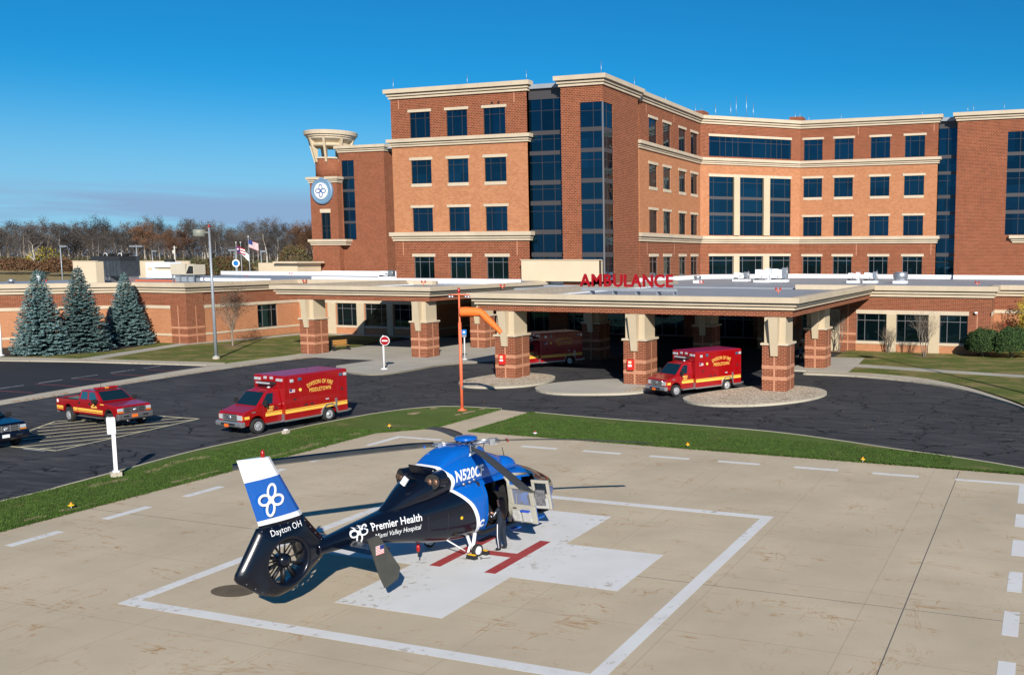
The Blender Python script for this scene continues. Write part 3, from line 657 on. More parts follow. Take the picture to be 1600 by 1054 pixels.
# ---------------- clock tower end of the hospital ----------------
ct = empty('badge_tower', (-120, 150, 0), label='slim red brick tower with round badge and open cream crown at left end of hospital', cat='tower')
Sa, Sb = (-124.4,146.6), (-114.3,146.6)
SPS = [(24.1,24.55),(21.7,22.2),(18.35,18.8),(15.9,16.35)]
mb = MB(); wall_line(mb, Sa, Sb, 6.4, 29.5, [(.55,3.3,12.95,27.45)], .1); wall_line(mb, Sb, (-114.3,175), 6.4, 29.5); wall_line(mb, (-124.4,175), Sa, 6.4, 29.5); mb.build('brick_wall', M['brickbig'], ct, world=True)
curtain(ct, Sa, Sb, .55, 3.3, 12.95, 27.45, SPS, (1.9,), ())
cornice(ct, [(-124.4,160),Sa,Sb,(-114.3,160)], 28.9, 30.1)
curtain(ct, (-114.3,149.5), (-96,149.5), 0, 18.3, 7.1, 29.4, SPAN, (1.6,3.2,4.8), (26.9,20.9,15.2,9.2), rec=0)
mb = MB(); mb.box(-124.2,-77.6,147,174,29.3,29.7); mb.build('roof', M['membrane'], ct, world=True)
# tower body
x0, x1, yt = -130.3, -124.1, 145.4
mb = MB(); wall_line(mb, (x0,yt), (x1,yt), 6.2, 24.1, [(2.35,4.35,13.0,17.9)], .2); wall_line(mb, (x0,170), (x0,yt), 6.2, 24.1); wall_line(mb, (x1,yt), (x1,150), 6.2, 24.1)
mb.prism([(x0,yt),(x1,yt),(x1,160),(x0,160)], 24.0, 24.2); mb.build('brick_wall', M['brickbig'], ct, world=True)
window(ct, (x0,yt), (x1,yt), 2.35, 4.35, 13.0, 17.9, vm=(.42,.58), hm=(.33,.5), gm='dglass'); lintel(ct, (x0,yt), (x1,yt), 2.15, 4.55, 17.9, 18.6)
cornice(ct, [(x0,160),(x0,yt),(-122.6,yt),(-122.6,146.7)], 11.9, 13.0, .55, 'string_course')
cornice(ct, [(x0,156),(x0,yt),(x0+2.0,yt),(x0+2.0,yt+1)], 23.4, 24.5, .5); cornice(ct, [(x1-1.9,yt+1),(x1-1.9,yt),(x1,yt),(x1,147)], 23.4, 24.5, .5)
cxy = (-128.6, 149.6)
mb = MB(); mb.lathe((*cxy, 0), [(2.95,24.0),(2.95,28.0)], 28, smooth=True); mb.build('brick_drum', M['brickbig'], ct, world=True)
mb = MB(); mb.lathe((*cxy, 0), [(3.1,28.0),(3.1,28.3)], 28); mb.build('sill_ring', M['stone'], ct, world=True)
mb = MB(); mb.lathe((*cxy, 0), [(3.0,30.9),(4.2,31.7),(4.2,32.0),(4.45,32.05),(4.45,32.35),(4.75,32.4),(4.85,33.0),(4.65,33.15),(0.1,33.2)], 40, smooth=False); mb.build('crown_disc', M['stone'], ct, world=True)
mb = MB(); mb.lathe((*cxy, 0), [(2.9,30.3),(3.6,30.3),(3.6,30.9),(2.9,30.9)], 32); mb.build('ring_beam', M['stucco'], ct, world=True)
for k in range(8):
    an = PI/8 + k*PI/4; mb = MB(); c, s = math.cos(an), math.sin(an)
    P = lambda r, t, z: (cxy[0]+c*r-s*t, cxy[1]+s*r+c*t, z)
    vs = [P(r,t,z) for t in (-.19,.19) for r, z in ((2.8,27.4),(3.2,27.4),(4.3,31.9),(2.9,31.9),(2.75,30.4))]
    mb.add(vs, [(0,1,2,3,4),(9,8,7,6,5),(0,5,6,1),(1,6,7,2),(2,7,8,3),(3,8,9,4),(4,9,5,0)]); mb.build('fin', M['stucco'], ct, world=True)
# badge with the looped knot emblem
def knot(mb, r, w, M4, n=160, th=.02, flat=True, b=1.13):
    """a single closed band that loops out four times"""
    pts = []
    for i in range(n):
        t = 2*PI*i/n; a_, b_ = 1.0, b; x = a_*math.cos(t) + b_*math.cos(-3*t); y = a_*math.sin(t) + b_*math.sin(-3*t); pts.append(Vector((x, y))*(r/(1+b)))
    ring = []
    for i in range(n):
        d = (pts[(i+1)%n]-pts[i-1]).normalized(); nn = Vector((-d.y, d.x))*w/2
        zz = .012*i/n; ring.append([Vector((*(pts[i]+nn), 0)), Vector((*(pts[i]+nn), th+zz)), Vector((*(pts[i]-nn), th+zz)), Vector((*(pts[i]-nn), 0))])
    ring.append(ring[0]); m2 = MB(); m2.loft(ring, False, 0, False); mb.join(m2, M4); return mb
bx, bz = -127.35, 21.9
mb = MB(); mb.lathe((bx, yt, bz), [(2.45,-.02),(2.45,-.35),(2.2,-.5),(1.95,-.42)], 40, axis='y', smooth=False); mb.build('badge_ring', mat('blue_grey_enamel', (.14,.25,.37), .4), ct, world=True)
mb = MB(); mb.lathe((bx, yt, bz), [(1.5,-.3),(1.5,-.55)], 36, axis='y'); mb.build('badge_face', mat('pale_enamel', (.74,.72,.68), .4), ct, world=True)
mb = MB(); knot(mb, 1.15, .15, Matrix.Translation((bx, yt-.56, bz)) @ Matrix.Rotation(PI/2, 4, 'X') @ Matrix.Rotation(0, 4, 'Z')); mb.build('badge_emblem', mat('emblem_blue', (.01,.09,.30), .4), ct, world=True)

# ---------------- single storey wings (the podium) ----------------
pod = empty('hospital_wing', (-60, 100, 0), label='single storey red and tan brick hospital wing with cream cornice and flat roof', cat='hospital wing')
ZR = 6.55
def low_wall(a, b, wins=(), z0=0.0, tan=True, band=True, pil=()):
    hol = [(s0,s1,z,zz) for s0,s1,z,zz,*_ in wins]
    mb = MB(); zt = 4.0 if tan else 0.0
    wall_line(mb, a, b, zt, 6.0, hol); mb.build('brick_wall', M['brick'], pod, world=True)
    if tan: mb = MB(); wall_line(mb, a, b, z0-.2, zt, hol); mb.build('tan_brick_wall', M['tan'], pod, world=True)
    L = (Vector(b)-Vector(a)).length; a_, d, n = frame3(a, b)
    if tan:
        m2 = MB(); obox(m2, a_, d, n, 0, L, 4.0, 4.36, -.1, .07)
        seg = [0] + [q for h in sorted(hol) for q in (h[0], h[1]) if h[2] < 1.15] + [L]
        for i in range(0, len(seg)-1, 2):
            if seg[i+1]-seg[i] > .05: obox(m2, a_, d, n, seg[i], seg[i+1], .92, 1.16, -.1, .05)
        m2.build('stone_band', M['stone'], pod, world=True)
    for s0, s1, z, zz, *k in wins:
        vm = k[0] if k else (.27,.73); window(pod, a, b, s0, s1, z, zz, vm=vm, hm=(.76,) if zz-z > 1.5 else (), gm='dglass', fm='framelight' if not k or len(k) < 2 else 'frame')
    for s in pil:
        m3 = MB(); obox(m3, a_, d, n, s-.95, s+.95, 0, 5.8, -.1, .16); m3.build('brick_pilaster', M['brick'], pod, world=True)
        m3 = MB(); obox(m3, a_, d, n, s-.97, s+.97, .9, 1.16, -.1, .172); obox(m3, a_, d, n, s-.97, s+.97, 1.75, 2.0, -.1, .172); obox(m3, a_, d, n, s-.07, s+.07, 0, 4.3, -.1, .168); m3.build('tan_brick_strip', M['tanstrip'], pod, world=True)
P0 = [(-140,26.2),(-98.3,81.4),(-91.0,81.4),(-91.0,98.6),(-70.0,98.6)]
low_wall(P0[0], P0[1]); low_wall(P0[1], P0[2]); low_wall(P0[2], P0[3], [(10.3,13.5,1.16,3.98)])
mb = MB(); sweep(mb, [(-93.3,81.4),(-91.0,81.4),(-91.0,83.7)], [(-.1,0),(.09,0),(.09,5.85),(-.1,5.85)]); mb.build('brick_pilaster', M['brick'], pod, world=True)
for z0, z1 in ((.9,1.14),(1.75,2.0)): mb = MB(); sweep(mb, [(-93.32,81.4),(-91.0,81.4),(-91.0,83.72)], [(-.1,z0),(.102,z0),(.102,z1),(-.1,z1)]); mb.build('tan_brick_strip', M['tanstrip'], pod, world=True)
mb = MB(); mb.box(-92.3,-92.18,81.2,81.4-.0,0,0.001); m3 = MB(); m3.box(-92.25,-92.12,81.302,81.5,0,4.3); m3.box(-91.1,-90.902,82.5,82.63,0,4.3); m3.build('tan_brick_strip', M['tanstrip'], pod, world=True)
low_wall(P0[3], P0[4], [(1.15,2.3,.0,2.5,()),(6.0,9.1,1.16,4.0),(10.4,13.7,1.16,4.0),(14.8,17.8,1.16,4.0)])
a_, d, n = frame3(P0[3], P0[4]); mb = MB()
for s0, s1 in ((4.7,5.9),(9.2,10.3),(13.8,14.7),(17.9,19.0)): obox(mb, a_, d, n, s0, s1, 0, 4.0, -.1, .14)
mb.build('pilaster', M['stucco'], pod, world=True, bevel=.02)
mb = MB(); obox(mb, a_, d, n, 1.25, 2.22, .02, 2.42, -.12, -.08); mb.build('door', M['dglass'], pod, world=True)
mb = MB(); obox(mb, a_, d, n, 3.1, 4.1, 0, 5.8, -.1, .12); mb.build('brick_pilaster', M['brick'], pod, world=True)
# recessed entrance and rear wall under the canopies
low_wall((-70.0,98.6), (-70.0,110.0)); low_wall((-70.0,110.0), (-29.2,110.0), [(2,5,.1,3.6),(6.2,9.2,.1,3.6),(12,15,.1,3.2),(17.5,20.5,.1,3.2),(24,28,.1,3.0),(32,37,.1,3.0)], tan=False)
low_wall((-29.2,110.0), (-29.2,98.9)); low_wall((-29.2,98.9), (-24.9,98.9), [])
Ra, Rb_ = (-24.9,98.9), (-5.0,98.9)
RW = [(1.3,5.7,1.16,4.0),(7.0,10.5,1.16,4.0),(11.8,15.0,1.16,4.0),(16.2+.0,16.25,2,2.1)][:0]
RW = [(.6,3.6,1.16,4.0),(6.45,9.55,1.16,4.0),(10.55,13.8,1.16,4.0),(14.9,17.65,1.16,4.0)]
hol = [(s0,s1,z,zz) for s0,s1,z,zz in RW]
mb = MB(); wall_line(mb, Ra, Rb_, .9, 6.0, hol); mb.build('brick_wall', M['brick'], pod, world=True)
mb = MB(); wall_line(mb, Ra, Rb_, -.2, .9, []); mb.build('tan_brick_wall', M['tan'], pod, world=True)
for s0, s1, z, zz in RW: window(pod, Ra, Rb_, s0, s1, z, zz, gm='dglass', fm='framelight')
lintel(pod, Ra, Rb_, 6.3, 17.75, 4.0, 4.4); lintel(pod, Ra, Rb_, .3, 5.2, 4.0, 4.4)
for s0, s1 in ((.5,3.7),(6.4,9.55),(10.55,13.8),(14.9,17.7)): lintel(pod, Ra, Rb_, s0, s1, .88, 1.16, .06, 'sill')
a_, d, n = frame3(Ra, Rb_); mb = MB()
for s0, s1 in ((9.55,10.55),(13.8,14.9),(3.7,4.7)): obox(mb, a_, d, n, s0, s1, 0, 4.0, -.1, .1)
mb.build('pilaster', M['stucco'], pod, world=True, bevel=.02)
mb = MB(); obox(mb, a_, d, n, 4.72, 6.38, .0, 5.8, -.1, .09); mb.build('brick_pilaster', M['brick'], pod, world=True)
mb = MB(); obox(mb, a_, d, n, 5.5, 5.62, 0, 5.8, -.1, .1); obox(mb, a_, d, n, 4.7, 6.4, .9, 1.14, -.1, .104); obox(mb, a_, d, n, 4.7, 6.4, 1.75, 2.0, -.1, .104); obox(mb, a_, d, n, 18.5, 18.62, 2.0, 4.2, -.05, .012); mb.build('tan_brick_strip', M['tanstrip'], pod, world=True)
low_wall((-5.0,98.9), (-5.0,104.3), pil=()); low_wall((-5.0,104.3), (30,104.3), [(9,12,1.16,4.0)])
cornice(pod, P0, 5.8, 6.95, .6); cornice(pod, [(-24.9,98.9),(-5.0,98.9),(-5.0,104.3),(30,104.3)], 5.8, 6.95, .6)
# roof
mb = MB(); mb.prism([(-139.4,27.5),(-98.6,81.9),(-91.6,81.9),(-92,82.8),(-91.4,84),(-91.4,99.2),(-70.6,99.2),(-29,99.4),(-5.6,99.4),(-5.6,104.9),(30,104.9),(30,171),(-124,171),(-131,152),(-132,142),(-135.8,126.5),(-132.4,111.9),(-130,97.8),(-129,80),(-140,33)], 6.2, ZR, bottom=False)
mb.build('roof', M['membrane'], pod, world=True)
mb = MB()
for a, b, h in (((-77.7,100.9),(-53.3,100.9),.0),((-48.4,111.5),(-48.4,134),0),((-48.4,134),(-36.1,144.9),0),((-36.1,144.9),(-12.8,144.9),0),((-12.8,144.2),(22,144.2),0),((-130.5,145.2),(-114.2,145.2),0),((-114.2,146.4),(-96,149.4),0)):
    a_, d, n = frame3(a, b); obox(mb, a_, d, n, 0, (Vector(b)-Vector(a)).length, ZR, 7.14, -.15, .07)
mb.build('white_flashing', M['white'], pod, world=True)
def coping(parent, pl, z0, z1, w=.42, name='parapet_coping', m='gravelroof'):
    mb = MB(); sweep(mb, pl, [(-.13,z0),(-.13,z1),(-.13-w,z1-.02),(-.13-w,z0)]); return mb.build(name, M[m], parent, world=True)
coping(pod, P0, 6.3, 6.93); coping(pod, [(-24.9,98.9),(-5.0,98.9),(-5.0,104.3),(30,104.3)], 6.3, 6.93)
mb = MB()
for a, b in (((-112,96),(-100,110)),((-88,100),(-88,112)),((-100,110),(-88,112))):
    pass
mb.box(-97, -78, 107.8, 108.1, ZR, 7.05); mb.box(-112, -97, 100, 100.3, ZR, 6.95); mb.box(-140,-78,133,133.3,ZR,7.2)
mb.build('white_curb', M['white'], pod, world=True)

# ---------------- canopies on brick piers ----------------
def pier(parent, x0, x1, y0, y1, fin='front'):
    p = MB(); p.box(x0,x1,y0,y1,.0,3.5); o = p.build('pier', M['brick'], parent, world=True)
    t = MB(); e = .013
    for z in (.95, 1.78): t.box(x0-e,x1+e,y0-e,y1+e,z,z+.26)
    cx, cy = (x0+x1)/2, (y0+y1)/2; e = .010
    t.box(cx-.07,cx+.07,y0-e,y1+e,.0,3.0); t.box(x0-e,x1+e,cy-.07,cy+.07,.0,3.49)
    t.build('tan_brick_strip', M['tanstrip'], o, world=True)
    c = MB(); c.box(x0-.12,x1+.12,y0-.12,y1+.12,3.5,3.66); c.build('stone_cap', M['stone'], o, world=True, bevel=.02)
    s = MB(); s.box(x0+.12,x1-.12,y0+.12,y1-.12,3.66,5.6); s.build('stucco_block', M['stucco'], o, world=True)
    for sx in ((1,)):
        f = MB(); a, b = (.36, .26)
        f.add([(cx-a,y0-.55,5.57),(cx+a,y0-.55,5.57),(cx+a,y0+.15,5.57),(cx-a,y0+.15,5.57),(cx-b,y0-.14,2.72),(cx+b,y0-.14,2.72),(cx+b,y0+.05,2.72),(cx-b,y0+.05,2.72)],
              [(3,2,1,0),(4,5,6,7),(0,1,5,4),(1,2,6,5),(2,3,7,6),(3,0,4,7)]); f.build('bracket', M['stucco'], o, world=True)
        g = MB(); g.add([(x1-.14,cy-.3,5.5),(x1-.14,cy+.3,5.5),(x1+.3,cy+.3,5.5),(x1+.3,cy-.3,5.5),(x1-.14,cy-.25,4.3),(x1-.14,cy+.25,4.3),(x1+.0,cy+.25,4.3),(x1+.0,cy-.25,4.3)],
              [(0,1,2,3),(7,6,5,4),(0,4,5,1),(1,5,6,2),(2,6,7,3),(3,7,4,0)]) if False else None
    return o
def canopy(name, label, pl, poly, closed_back, zt=7.0, zb=5.58):
    """poly: plan of the roof; pl: visible edge line (outward on the right)"""
    cx = sum(p[0] for p in poly)/len(poly); cy = sum(p[1] for p in poly)/len(poly)
    e = empty(name, (round(cx,1), round(cy,1), 0), label=label, cat='canopy')
    mb = MB(); sweep(mb, pl, [(0,zb),(0,6.15),(-.6,6.15),(-.6,zb)]); mb.build('brick_beam', M['brick'], e, world=True)
    cornice(e, pl, 6.08, zt, .62); mb = MB(); sweep(mb, pl, [(-.13,6.2),(-.13,zt-.02),(-.5,zt-.03),(-1.0,6.43),(-1.0,6.2)]); mb.build('parapet_coping', M['gravelroof'], e, world=True)
    mb = MB(); mb.prism(poly, 6.0, 6.42); mb.build('roof', M['membrane'], e, world=True)
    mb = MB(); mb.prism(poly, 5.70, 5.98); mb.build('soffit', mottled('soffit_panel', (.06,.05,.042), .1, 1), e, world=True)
    mb = MB()
    ins = offset_line(pl, -1.02)
    for i in range(len(pl)-1):
        a_, d, n = frame3(ins[i], ins[i+1]); obox(mb, a_, d, n, .1, (Vector(ins[i+1])-Vector(ins[i])).length-.1, 6.42, 6.50, -.55, -.02)
    mb.build('white_flashing', M['white'], e, world=True)
    return e
c1p = [(-74.2,98.4),(-74.2,77.9),(-56.1,77.9),(-56.1,109.8),(-69.9,109.8),(-69.9,98.4)]
c1 = canopy('entrance_canopy', 'wide low canopy with cream cornice on brick piers behind the no entry sign', [(-74.3,98.4),(-74.3,77.8),(-56.0,77.8),(-56.0,103.8)], c1p, True)
for x in (-71.75, -58.2): pier(c1, x, x+1.85, 77.75, 79.7)
for x in (-58.2,): pier(c1, x, x+1.85, 88, 90)
c2p = [(-43.3,109.8),(-43.3,66.9),(-17.2,66.9),(-17.2,98.7),(-29.2,98.7),(-29.2,109.8)]
c2 = canopy('ambulance_canopy', 'large drive-through canopy with red lettering above and four brick piers', [(-43.4,103.6),(-43.4,66.8),(-17.1,66.8),(-17.1,98.6),(-45.8,98.6)][:0] or [(-43.4,109.8),(-43.4,66.8),(-17.1,66.8),(-17.1,98.7)], c2p, True)
for x in (-41.85, -30.45, -19.35): pier(c2, x, x+1.85, 66.75, 69.0)
pier(c2, -19.9, -18.05, 82.2, 84.5)
for x in (-41.85, -30.45): pier(c2, x, x+1.85, 82.2, 84.5)
# link roof between the two canopies
mb = MB(); mb.prism([(-56.0,110),(-56.0,93),(-43.6,93),(-43.6,110)], 5.7, 6.4); mb.build('link_roof', M['membrane'], pod, world=True)

# red roof sign
sgn = empty('roof_sign', (-31, 67.5, 6.4), label='big red letters reading AMBULANCE standing on the canopy roof', cat='sign')
def text_mesh(name, body, size, material, parent, M4, ext=.01, off=0.0, align='LEFT', shear=0, spacing=1, wx=1, bend=0):
    cu = bpy.data.curves.new(name, 'FONT'); cu.body = body; cu.size = size; cu.extrude = ext; cu.offset = off; cu.align_x = align; cu.shear = shear; cu.space_character = spacing; cu.resolution_u = 3
    to = bpy.data.objects.new(name, cu); COL.objects.link(to); dg = bpy.context.evaluated_depsgraph_get()
    me = bpy.data.meshes.new_from_object(to.evaluated_get(dg)); bpy.data.objects.remove(to); bpy.data.curves.remove(cu)
    if bend:
        for v in me.vertices:
            a = v.co.x*wx/bend; r = bend + v.co.y; v.co.x = r*math.sin(a)/wx; v.co.y = r*math.cos(a) - bend
    me.transform(M4 @ Matrix.Diagonal((wx, 1, 1, 1))); me.materials.clear(); me.materials.append(material); me.name = name
    o = bpy.data.objects.new(name, me); COL.objects.link(o); o.parent = parent; return o
TX = Matrix.Rotation(PI/2, 4, 'X')
lx = -35.2; cap = .95/.70
for ch, adv in (('A',.97),('M',1.13),('B',.85),('U',.96),('L',.70),('A',.98),('N',1.04),('C',1.0),('E',.7)):
    o = text_mesh('letter', ch, cap, M['signred'], sgn, Matrix.Translation((lx+31, 69-67.5, 7.57-6.4)) @ TX, .07, .036, wx=.94); lx += adv*.962
mb = MB(); mb.box(-35.2,-26.9,69.02,69.16,7.2,7.42); 
for x in (-34.4,-32.4,-30.4,-28.6,-27.2): mb.box(x-.03,x+.03,69.05,69.9,6.42,7.25)
for x in (-35.0,-34.5,-33.9,-33.3,-32.6,-31.9,-31.2,-30.6,-30.0,-29.4,-28.8,-28.2,-27.6,-27.1): mb.box(x-.02,x+.02,69.08,69.12,7.4,7.66)
mb.build('sign_rail', M['greymetal'], sgn, world=True)
# ---------------- vehicles ----------------
def carpaint(name, c, rough=.28):
    m = mat(name, c, rough, 0, .5, .6); t = NT(m); v = t.co()
    a = t.noise(v, 1.3, 5); dirt = t.ramp(t.math('ADD', t.n('SeparateXYZ', {0: v}).outputs[2], t.math('MULTIPLY', a, .5)), [(.42, .35), (.85, 0.0)])
    col = t.mix(dirt, c, (.10,.085,.07)); return t.out(col)
M['red'] = carpaint('fire_red_paint', (.29,.002,.004)); M['navy'] = carpaint('dark_blue_paint', (.001,.003,.012))
M['dkred'] = mat('door_seam_red', (.30,.012,.035), .5)
M['stripe'] = mat('gold_reflective_stripe', (.85,.50,.08), .35)
M['tyre'] = mottled('tyre_rubber', (.022,.021,.021), .3, 6, .85); M['rim'] = mat('wheel_rim_metal', (.55,.55,.56), .4, .5)
M['cglass'] = mat('car_glass', (.006,.018,.022), .03, 0, .7, .8); M['lens'] = mat('clear_lens', (.62,.66,.70), .12, .3, .8, 1)
M['bluelens'] = mat('blue_lens', (.05,.14,.25), .12, .3, .8, 1); M['amber'] = mat('amber_lens', (.75,.25,.01), .15, 0, .7, 1)
M['plate'] = mat('orange_plate', (.85,.16,.02), .4); M['greybump'] = mottled('grey_bumper_plastic', (.085,.085,.09), .2, 4, .6)
M['trim'] = mat('silver_trim', (.50,.52,.54), .3, .8); M['tread'] = mat('diamond_tread', (.42,.42,.43), .4, .8)
def arcpts(cx, cz, r, n=9, a0=PI, a1=0): return [(cx+r*math.cos(a0+(a1-a0)*i/n), cz+r*math.sin(a0+(a1-a0)*i/n)) for i in range(n+1)]
def extr(mb, prof, y0, y1, mi=0):
    """side profile [(x,z)] extruded from y0 to y1"""
    n = len(prof); vs = [(x,y0,z) for x,z in prof] + [(x,y1,z) for x,z in prof]
    mb.add(vs, [tuple(range(n)), tuple(range(2*n-1,n-1,-1))] + [(i,(i+1)%n,n+(i+1)%n,n+i) for i in range(n)], mi)
def frus(mb, b, z0, t, z1, mi=0):
    """b,t = (xrear, xfront, halfwidth at rear, halfwidth at front)"""
    q = lambda r, z: [(r[0],-r[2],z),(r[1],-r[3],z),(r[1],r[3],z),(r[0],r[2],z)]
    mb.add(q(b,z0)+q(t,z1), [(0,3,2,1),(4,5,6,7),(0,1,5,4),(1,2,6,5),(2,3,7,6),(3,0,4,7)], mi)
def panel(mb, q, u0, u1, v0, v1, off=.008, th=.01, poly=None, mi=0):
    """slab lying on quad q = [bl, br, tr, tl] seen from outside"""
    q = [Vector(p) for p in q]; n = (q[1]-q[0]).cross(q[3]-q[0]).normalized()
    f = lambda u, v: q[0].lerp(q[1], u).lerp(q[3].lerp(q[2], u), v)
    uv = poly or [(u0,v0),(u1,v0),(u1,v1),(u0,v1)]; k = len(uv)
    a = [f(u,v)+n*off for u,v in uv]; b = [f(u,v)+n*(off-th) for u,v in uv]
    mb.add(a+b, [tuple(range(k)), tuple(range(2*k-1,k-1,-1))] + [(k+i, k+(i+1)%k, (i+1)%k, i) for i in range(k)], mi)
def wheel(parent, x, y, r=.40, w=.26, side=1, chrome=True, dual=False):
    mb = MB(); o = side*w/2
    mb.lathe((x,y,r), [(r*.6,-o),(r*.93,-o),(r,-o*.7),(r,o*.7),(r*.93,o),(r*.66,o*1.02),(r*.62,o*.25)] if True else [], 28, axis='y')
    t = mb.build('wheel', M['tyre'], parent)
    g = MB(); s = -.35 if dual else 1
    g.lathe((x,y,r), [(r*.62,o*.7),(r*.60,o*.93),(r*.5,o*(.35 if dual else .75)),(r*.30,o*(.3 if dual else .8)),(r*.22,o*(.95)),(r*.05,o*1.0)], 24, axis='y')
    g.build('rim', M['rim'], t)
    h = MB()
    for k in range(8):
        a = 2*PI*k/8; h.lathe((x+math.cos(a)*r*.42, y, r+math.sin(a)*r*.42), [(r*.055,o*.3),(r*.055,o*(.6 if dual else .82))], 8, axis='y')
    h.build('rim_holes', M['black'], t)
    return t
LS = Matrix(((-1,0,0,0),(0,0,1,0),(0,1,0,0),(0,0,0,1)))      # lettering on the left flank
RS = Matrix(((1,0,0,0),(0,0,-1,0),(0,1,0,0),(0,0,0,1)))      # lettering on the right flank
def flag_bits(parent, x, z, w, h, y, side):
    mb = MB(); s = side; mb.cbox((x,y,z),(w,.012,h)); f = mb.build('flag_decal', M['whitepaint'], parent)
    mb = MB()
    for k in range(4): mb.cbox((x, y+s*.006, z-h/2+h*(k*2+.5)/7), (w,.008,h/7.5))
    mb.build('red_stripes', M['signred'], f); mb = MB(); mb.cbox((x+w*.28*s, y+s*.010, z+h*.22), (w*.42,.008,h*.54)); mb.build('blue_canton', mat('flag_blue', (.01,.03,.18), .5) if 'flag_blue' not in bpy.data.materials else bpy.data.materials['flag_blue'], f)
def make_ambulance(loc, rz, label, scale=1.07):
    e = empty('ambulance', loc, rz, label, 'ambulance', 'red fire division ambulances', scale)
    FX, RX = 2.35, -2.12
    # patient module
    mb = MB(); extr(mb, [(-3.45,.46)] + arcpts(RX,.46,.52) + [(.82,.46),(.82,2.87),(-3.45,2.87)], -1.2, 1.2); mb.build('module', M['red'], e, bevel=.035)
    for s in (1,-1):
        q = [(.82*1,s*1.2,0)]
        mb = MB()
        for x0, x1, z0, z1 in ((-3.40,.78,.83,.98),(-3.40,.78,1.01,1.05)): 
            for a, b in (((x0, RX-.60),(RX+.60, x1)) if z0 < .98 and False else ((x0,x1),)): mb.box(a,b,s*1.2-.004,s*1.2+.008,z0,z1)
        mb.build('gold_stripe', M['stripe'], e)
        mb = MB()
        def seam(x0,x1,z0,z1):
            for p in ((x0,x1,z0,z0+.018),(x0,x1,z1-.018,z1),(x0,x0+.018,z0+.018,z1-.018),(x1-.018,x1,z0+.018,z1-.018)): mb.box(p[0],p[1],s*1.2-.003,s*1.2+.005,p[2],p[3])
        seam(-3.35,-2.75,.62,2.35); seam(-1.2,-.32,.52,1.62); seam(-.22,.48,.52,2.8) if s > 0 else seam(-.6,.4,.52,2.5)
        mb.box(-3.42,.8,s*1.2-.003,s*1.2+.012,2.80,2.82)
        mb.build('door_seams', M['dkred'], e)
        mb = MB(); mb.box(RX+.55,.82,s*1.2-.05,s*1.2+.03,.40,.49); mb.box(-3.45,RX-.55,s*1.2-.05,s*1.2+.03,.40,.49); mb.build('rocker_trim', M['trim'], e)
        mb = MB(); rg = [[Vector((RX+math.cos(a)*r, s*yy, .46+math.sin(a)*r)) for r, yy in ((.50,1.19),(.50,1.25),(.57,1.25),(.57,1.19))] for a in [PI*k/14 for k in range(15)]]
        mb.loft(rg, True, 0, False); mb.build('wheel_fender', M['chrome'], e)
        for lx, lz in ((-3.28,2.58),(-2.98,2.58),(.32,2.58)):
            mb = MB(); mb.cbox((lx, s*1.22, lz), (.2,.06,.17)); mb.build('warning_light', M['lens'] if lx < -3.1 or lx > 0 else M['bluelens'], e, bevel=.012)
        mb = MB(); mb.cbox((-.2, s*1.22, 2.62), (.2,.06,.17)); mb.build('warning_light', M['bluelens'], e, bevel=.012)
        mb = MB(); mb.cbox((-2.6, s*1.215, 1.02), (.13,.04,.5)); mb.build('grab_rail', M['trim'], e)
        for hx, hz in ((-3.05,1.75),(-.55,1.18),(-.95,1.18),(.15,1.55)):
            mb = MB(); mb.cbox((hx, s*1.213, hz), (.13,.035,.1)); mb.build('door_handle', M['dkgrey'], e)
        mb = MB(); mb.cbox((-2.0, s*1.213, 1.3), (.2,.03,.07)); mb.build('marker_light', M['lens'], e)
        T = (LS if s > 0 else RS)
        text_mesh('lettering', 'DIVISION OF FIRE', .33, M['gold'], e, Matrix.Translation((-1.55, s*1.206, 2.24)) @ T, .003, .0, 'CENTER', bend=2.0, wx=.60, spacing=1.1)
        text_mesh('lettering', 'MIDDLETOWN', .32, M['gold'], e, Matrix.Translation((-1.55, s*1.206, 1.82)) @ T, .003, .0, 'CENTER', wx=.64, spacing=1.1)
        flag_bits(e, .30, 2.02, .34, .2, s*1.208, s)
        mb = MB(); mb.lathe((-.22, s*1.203, 2.03), [(.09,0),(.09,s*.012)], 12, axis='y'); mb.build('badge_decal', M['gold'], e)
    mb = MB(); mb.box(-3.35,.72,-1.1,1.1,2.865,2.885); mb.build('roof_skin', mat('roof_red_painted_sheen', (.27,.02,.085), .4, 0, .3, .08), e)  # violet sky reflection on the red roof is mixed into its base colour
    mb = MB(); mb.tube([(-1.5,.2,2.95),(-1.5,.2,3.25)], .012, 6); mb.build('antenna', M['dkgrey'], e)
    # front face lights of the module
    for k, y in enumerate((-1.02,-.74,-.25,.25,.74,1.02)):
        mb = MB(); mb.cbox((.84,y,2.66 if abs(y) > .5 else 2.74),(.05,.21,.15)); mb.build('warning_light', M['lens'], e, bevel=.01)
    mb = MB(); frus(mb, (.84,1.12,.62,.55), 2.42, (.84,1.18,.62,.55), 2.54); mb.build('light_shelf', M['black'], e)
    for y in (-.42,-.14,.14,.42): mb = MB(); mb.cbox((1.19,y,2.5),(.05,.24,.09)); mb.build('light_pod', M['lens'], e)
    mb = MB(); mb.lathe((1.1,.35,2.24), [(.09,0),(.09,.05),(.03,.09)], 12); mb.build('roof_beacon', M['lens'], e)
    # cab
    mb = MB(); extr(mb, [(.82,.46)] + arcpts(FX,.46,.47) + [(3.12,.46),(3.2,.62),(3.2,1.05),(3.12,1.19),(2.25,1.42),(.82,1.42)], -.98, .98); mb.build('cab', M['red'], e, bevel=.05)
    mb = MB(); frus(mb, (.82,2.3,.96,.90), 1.40, (.82,1.62,.80,.76), 2.12); g = mb.build('cab_top', M['red'], e, bevel=.04)
